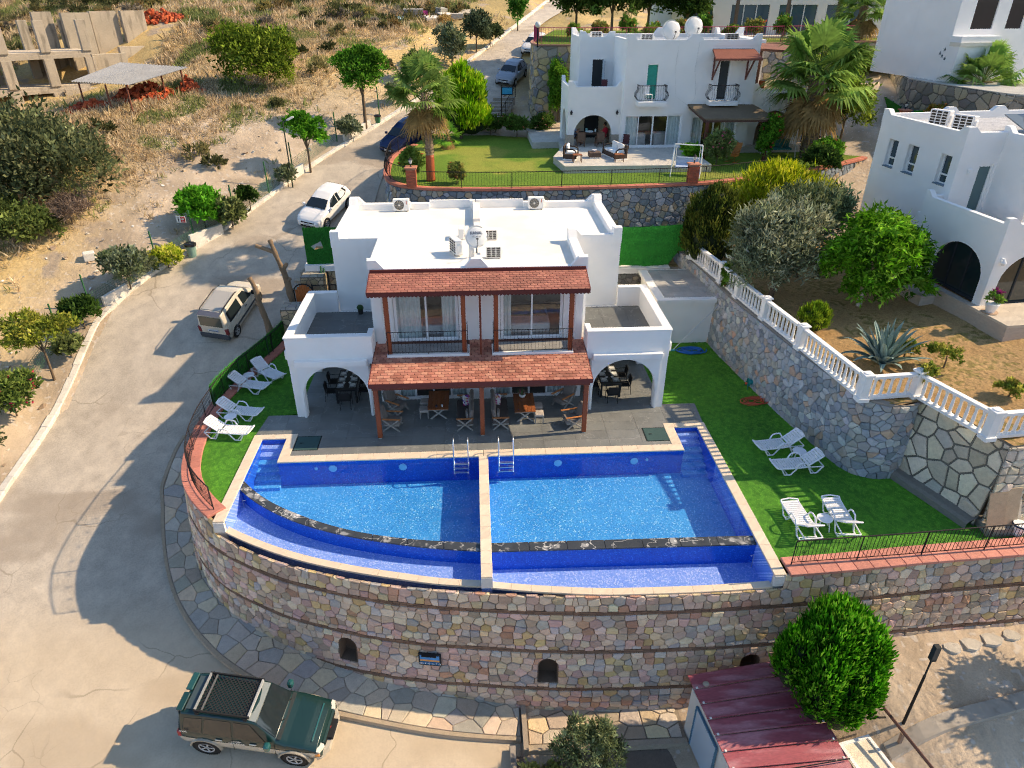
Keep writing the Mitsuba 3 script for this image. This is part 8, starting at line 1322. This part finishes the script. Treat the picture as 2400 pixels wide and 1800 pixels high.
for s in (-1, 1): single('trough_ladder', 'short steel hand hook in the overflow trough, %s end' % ('left', 'right')[s > 0], 'ladder', M().tube([(9.0 * s, -3.3 if s < 0 else -7.1, -.9), (9.0 * s, -3.3 if s < 0 else -7.1, -.35), (8.85 * s, -3.4 if s < 0 else -7.2, -.3)], .02, 'c8ccd0', 6), 'metal')
# notice board on a pole, balcony chairs, outdoor seats and people of the upper garden
t = thing('notice_board', 'small blue picture board on a pole at the garden steps below the silver car', 'sign'); part(t, 'pole', M().tube([(2.2, 34.2, 6.9), (2.2, 34.2, 9.9)], .04, '3a3026')); part(t, 'board', M().box(2.2, 3.1, 34.16, 34.22, 9.15, 9.75, '1a2a3a')); part(t, 'picture', M().box(2.26, 3.04, 34.14, 34.158, 9.22, 9.68, '3a9ac4'))
st2 = thing('garden_steps', 'flight of stone steps descending from the road to the upper garden', 'steps')
for i in range(10): z = 8.7 - .22 * i; part(st2, 'step', M().cbox(1.6 - .28 * i, 3.4 - .2 * i, 36.2 - .5 * i, 36.9 - .5 * i, z - .6, z, lin('a0968a') * (.9 + .1 * (i % 3)), b=.02), 'stone')
railing('black iron handrail beside the garden steps', [(3.45, 36.6), (1.6, 31.8)], [8.7, 6.7], .95, .16, orn=False)
def rattan(label, x, y, a, seats=1):
    k = thing('rattan_sofa' if seats > 1 else 'rattan_armchair', label, 'sofa' if seats > 1 else 'armchair'); t_ = tw(x, y, 7.0, a); w = .42 * seats + .1; R_ = '4a3c34'
    part(k, 'base', M().cbox(-w, w, -.4, .4, .08, .36, R_, b=.03), tw=t_); part(k, 'back', M().cbox(-w, w, .3, .42, .36, .85, R_, b=.03), tw=t_); part(k, 'foot', M().box(-w, w, -.38, .4, 0, .08, WHITE), tw=t_)
    for s in (-1, 1): part(k, 'armrest', M().tube([(s * w, -.42, .1), (s * w, -.4, .55), (s * w, -.2, .66), (s * w, .35, .68)], .05, '241f1d', 6), tw=t_)
    for q in range(seats): c = (q - (seats - 1) / 2) * .82; part(k, 'seat_cushion', M().cbox(c - .38, c + .38, -.38, .3, .36, .48, WHITE, b=.04), tw=t_); part(k, 'back_cushion', M().cbox(c - .36, c + .36, .1, .26, .46, .9, WHITE, b=.05), tw=t_)
rattan('dark rattan armchair with white cushions left of the small rattan table', 6.0, 20.6, math.radians(75), 1); rattan('dark rattan sofa with white cushions right of the small rattan table', 8.9, 20.9, math.radians(-75), 2)
t = thing('rattan_table', 'low square rattan table with a bowl on the garden terrace', 'table'); part(t, 'box', M().cbox(7.2, 7.95, 20.5, 21.2, 7.08, 7.36, '5a4a40', b=.02)); part(t, 'foot', M().box(7.25, 7.9, 20.55, 21.15, 7.0, 7.08, WHITE)); part(t, 'bowl', M().lathe([(0, 0), (.1, .02), (.16, .12), (.13, .12)], 'c8c8d0', 12, (7.55, 20.85, 7.36)))
for lb, x, y in (('left', 6.3, 19.6), ('right', 8.9, 19.6)): t = thing('wooden_table', 'small brown wooden side table at the %s rattan seat' % lb, 'table'); part(t, 'top', M().cbox(x - .28, x + .28, y - .24, y + .24, 7.42, 7.46, '8a5430'), 'wood'); [part(t, 'leg', M().box(x + a * .25 - .02, x + a * .25 + .02, y + b * .2 - .02, y + b * .2 + .02, 7.0, 7.42, '6a4024'), 'wood') for a, b in ((-1, -1), (1, -1), (1, 1), (-1, 1))]
t = thing('garden_table', 'brown table laid with dishes under the arch of the garden house', 'table'); part(t, 'top', M().cbox(7.2, 8.6, 25.0, 26.0, 7.7, 7.76, '4a3a30')); [part(t, 'leg', M().box(x - .04, x + .04, y - .04, y + .04, 7, 7.7, '4a3a30')) for x in (7.3, 8.5) for y in (25.1, 25.9)]; part(t, 'dishes', M().ball((7.9, 25.4, 7.82), (.3, .2, .08), 'c9d8dc', 1).cbox(7.65, 7.8, 25.55, 25.7, 7.76, 8.0, '8ac4c4').lathe([(0, 0), (.06, 0), (.06, .2), (0, .2)], 'd0d8d8', 8, (8.35, 25.6, 7.76)), kind='stuff')
for i, (lb, x, y, a) in enumerate((('at the near left of the laid table', 7.2, 24.5, math.pi), ('at the near right of the laid table', 8.5, 24.4, math.pi), ('at the right of the laid table', 9.0, 25.5, -PI2), ('at the left of the laid table', 6.85, 25.6, PI2))): t = thing('wicker_chair', 'brown wicker chair ' + lb, 'chair'); t_ = tw(x, y, 7.0, a); part(t, 'seat', M().cbox(-.27, .27, -.26, .26, .36, .46, '6a5444', b=.03), tw=t_); part(t, 'back', M().cbox(-.27, .27, .2, .27, .46, .98, '6a5444', b=.06), tw=t_); part(t, 'arms', M().tube([(-.28, -.24, .0), (-.28, -.22, .64), (-.28, .24, .68)], .03, '5a4638').tube([(.28, -.24, .0), (.28, -.22, .64), (.28, .24, .68)], .03, '5a4638'), tw=t_, kind='stuff'); part(t, 'rear_legs', M().box(-.26, -.2, .2, .26, 0, .4, '5a4638').box(.2, .26, .2, .26, 0, .4, '5a4638'), tw=t_, kind='stuff')
def person(label, x, y, z, a, shirt, skin='b07a5c', hair='2a1c16', lean=.1, legs='3a3a44'):
    k = thing('person', label, 'person'); t_ = tw(x, y, z, a); import manifold3d as m3
    J = dict(hip=(0, 0, .52, .15), waist=(0, .03, .68, .14), chest=(0, .06 + lean * .2, .92, .155), neck=(0, .05 + lean * .1, 1.1, .055), sl=(-.19, .05, 1.02, .07), sr=(.19, .05, 1.02, .07), el=(-.27, -.12, .8, .05), er=(.27, -.12, .8, .05), wl=(-.1, -.3, .86, .04), wr=(.12, -.3, .95, .04), kl=(-.12, -.42, .5, .085), kr=(.12, -.42, .5, .085), al=(-.12, -.42, .08, .05), ar=(.12, -.42, .08, .05), tl=(-.12, -.6, .05, .04), tr=(.12, -.6, .05, .04))
    B = [('hip', 'waist'), ('waist', 'chest'), ('chest', 'sl'), ('chest', 'sr'), ('chest', 'neck'), ('sl', 'el'), ('sr', 'er'), ('el', 'wl'), ('er', 'wr'), ('hip', 'kl'), ('hip', 'kr'), ('kl', 'al'), ('kr', 'ar'), ('al', 'tl'), ('ar', 'tr')]
    sp = lambda j: m3.Manifold.sphere(J[j][3], 14).translate(J[j][:3]); bd = m3.Manifold()
    for p, q in B: bd = bd + m3.Manifold.batch_hull([sp(p), sp(q)])
    for w, s in (('wl', -1), ('wr', 1)):
        b = np.array(J[w][:3]); bd = bd + m3.Manifold.batch_hull([m3.Manifold.sphere(.035, 10).translate(tuple(b)), m3.Manifold.sphere(.03, 10).translate(tuple(b + [-.03 * s, -.07, .01]))])
        for f in range(5): o = b + [(-.045 + f * .022) * 1.0, -.075, .01]; bd = bd + m3.Manifold.batch_hull([m3.Manifold.sphere(.011, 8).translate(tuple(o)), m3.Manifold.sphere(.008, 8).translate(tuple(o + [0, -.05 - .012 * (f in (1, 2, 3)), -.02]))])
    h = m3.Manifold.sphere(.1, 20).scale((.85, 1.0, 1.22)).translate((0, .02, 1.27)); bd = bd + h + m3.Manifold.batch_hull([m3.Manifold.sphere(.016, 8).translate((0, -.085, 1.29)), m3.Manifold.sphere(.02, 8).translate((0, -.095, 1.25))]) + m3.Manifold.batch_hull([m3.Manifold.sphere(.06, 12).translate((0, -.02, 1.19)), m3.Manifold.sphere(.05, 10).translate((0, -.035, 1.17))])
    for s in (-1, 1): bd = bd + m3.Manifold.sphere(.022, 8).scale((.5, 1, 1.4)).translate((.088 * s, .02, 1.27))
    bd = bd.refine_to_length(.03); q = bd.to_mesh(); me = trimesh.Trimesh(q.vert_properties[:, :3], q.tri_verts, process=True); trimesh.smoothing.filter_taubin(me, iterations=6); part(k, 'body', M().add(me.vertices, me.faces, skin), 'plastic', True, tw=t_)
    sh = m3.Manifold()
    for p, q2, e in (('hip', 'waist', .022), ('waist', 'chest', .022), ('chest', 'sl', .018), ('chest', 'sr', .018), ('sl', 'el', .012), ('sr', 'er', .012)): A = lambda j, f=1.0: m3.Manifold.sphere(J[j][3] + e, 14).translate(J[j][:3]); sh = sh + m3.Manifold.batch_hull([A(p), A(q2)]) if q2 not in ('el', 'er') else sh + m3.Manifold.batch_hull([A(p), m3.Manifold.sphere(.068, 12).translate(tuple((np.array(J[p][:3]) * .45 + np.array(J[q2][:3]) * .55)))])
    q = sh.refine_to_length(.04).to_mesh(); part(k, 'shirt', M().add(q.vert_properties[:, :3], q.tri_verts, shirt), 'matte', True, tw=t_); tr_ = m3.Manifold()
    for p, q2 in (('hip', 'kl'), ('hip', 'kr')): tr_ = tr_ + m3.Manifold.batch_hull([m3.Manifold.sphere(J[p][3] + .012, 12).translate(J[p][:3]), m3.Manifold.sphere(J[q2][3] + .012, 12).translate(J[q2][:3])])
    q = tr_.to_mesh(); part(k, 'trousers', M().add(q.vert_properties[:, :3], q.tri_verts, legs), 'matte', True, tw=t_); hr = m3.Manifold.sphere(.108, 18).scale((.92, 1.05, 1.2)).translate((0, .04, 1.3)) - m3.Manifold.cube((.4, .2, .2), True).translate((0, -.13, 1.2)); q = hr.to_mesh(); part(k, 'hair', M().add(q.vert_properties[:, :3], q.tri_verts, hair), 'matte', True, tw=t_)
    part(k, 'eyes', M().ball((-.035, -.084, 1.295), .011, '20201e', 1).ball((.035, -.084, 1.295), .011, '20201e', 1), tw=t_, kind='stuff'); part(k, 'mouth', M().box(-.024, .024, -.098, -.088, 1.205, 1.213, '8a4038'), tw=t_)
person('dark haired person in a red top sitting at the laid table under the arch', 8.95, 25.45, 7.0, -PI2 - .4, 'b82034'); person('person in a pale blue top sitting at the left of the laid table', 6.9, 25.6, 7.0, PI2, '8fa4c4', hair='b5a88a')
t = thing('swing_seat', 'white garden swing seat with patterned cushion behind the upper railing', 'swing seat'); P = lambda n, m, mt='plastic': part(t, n, m.move(0, 0, 0, -.35).move(12.6, 17.6, G6), mt)
for s in (-1, 1): P('side_frame', M().tube([(.85 * s, -.7, 0), (.8 * s, 0, 1.75), (.85 * s, .7, 0)], .035, WHITE))
P('top_bar', M().tube([(-.8, 0, 1.75), (.8, 0, 1.75)], .035, WHITE)); P('seat', M().cbox(-.65, .65, -.35, .25, .45, .55, 'a8b4c8', b=.03), 'matte'); P('backrest', M().cbox(-.65, .65, .2, .3, .5, 1.0, 'a8b4c8', b=.03), 'matte'); P('hanger', M().tube([(-.68, 0, 1.75), (-.68, -.1, .5)], .015, WHITE).tube([(.68, 0, 1.75), (.68, -.1, .5)], .015, WHITE))
t = thing('canopy_swing', 'garden swing with teal roof under the right arch of the garden house', 'swing seat'); P = lambda n, m, mt='plastic': part(t, n, m.move(20.3, 22.8, G6), mt); P('roof', M().hull([(-1.0, -.6, 2.0), (1.0, -.6, 2.0), (-1, .6, 2.15), (1, .6, 2.15), (-1, -.62, 1.9), (1, -.62, 1.9)], '2a5a64'), 'matte'); P('seat', M().cbox(-.8, .8, -.3, .3, .45, .55, '2a6a6a', b=.03).cbox(-.8, .8, .25, .33, .5, 1.05, '2a6a6a', b=.03), 'matte'); [P('side_frame', M().tube([(.95 * s, -.6, 0), (.95 * s, 0, 2.0), (.95 * s, .6, 0)], .03, 'c0c4c4')) for s in (-1, 1)]
t = thing('rocking_chair', 'orange brown wicker rocking chair under the brown pergola', 'chair'); P = lambda n, m: part(t, n, m.move(0, 0, 0, -.8).move(16.6, 21.0, G6), 'wood'); P('seat', M().cbox(-.28, .28, -.3, .28, .4, .46, 'b5702c')); P('back', M().bar((0, .28, .46), (0, .62, 1.15), .5, .05, 'b5702c')); [P('rocker', M().tube([(.26 * s, -.5, .1), (.26 * s, 0, .02), (.26 * s, .55, .12)], .025, 'a0602a').tube([(.26 * s, -.25, .05), (.26 * s, -.25, .65), (.26 * s, .35, .7)], .02, 'a0602a')) for s in (-1, 1)]
for lb, x, y, z, c, a in (('white plastic chair on the left belly balcony of the garden house', 11.3, 23.5, 9.98, WHITE, .3), ('white chair behind the left parapet of the garden house', 6.9, 26.0, 10, WHITE, 0.2), ('dark red folding chair on the left roof terrace of the garden house', 8.9, 26.8, 10, '5a2a2e', -.6), ('brown slatted chair on the right roof terrace of the garden house', 19.4, 25.6, 10, '8a4a28', -.9), ('dark folding chair before the sliding doors of the garden house', 10.0, 23.3, 7.0, '4a2a2e', -.5)): t = thing('garden_chair', lb, 'chair'); t_ = tw(x, y, z, a); part(t, 'seat', M().cbox(-.22, .22, -.22, .22, .4, .44, c), tw=t_); part(t, 'backrest', M().cbox(-.22, .22, .2, .24, .44, .95, c), tw=t_); [part(t, 'leg', M().box(p * .2 - .02, p * .2 + .02, q * .2 - .02, q * .2 + .02, 0, .4, c), tw=t_) for p, q in ((-1, -1), (1, -1), (1, 1), (-1, 1))]
t = thing('globe_lamp', 'white globe lamp on a black pole at the corner of the pink railing', 'lamp'); part(t, 'pole', M().tube([(5.0, 34.4, 12.5), (5.0, 34.4, 13.9)], .05, '1f1f20')); part(t, 'globe', M().ball((5.0, 34.4, 14.05), .22, 'd5d3cc', 2), 'plastic', True)
single('laundry', 'white cloth hanging on the thick trunk of the big palm', 'cloth', M().loft([[(22.6 + .1 * math.sin(t * 3), 21.6 + .04 * math.cos(t * 5), 9.6 - t * .45), (22.9 - .1 * t * .5, 21.75, 9.5 - t * .48), (22.75, 21.66, 9.5 - t * .47)] for t in np.linspace(0, 4, 8)], 'd8d8d6'), 'matte', True)
tree('broad tree just beyond the right edge, shading the lower right ground', 20.2, -10.6, [(0, 0, 3.0, 1.6, 1.5, 1.2), (-1.0, .5, 2.5, 1.2, 1.1, .9), (.8, -.6, 3.2, 1.2, 1.2, 1.0), (-.8, -1.4, 2.4, 1.0, 1.0, .8)], 4200, OLIVE2, .26, 480, r=.12)
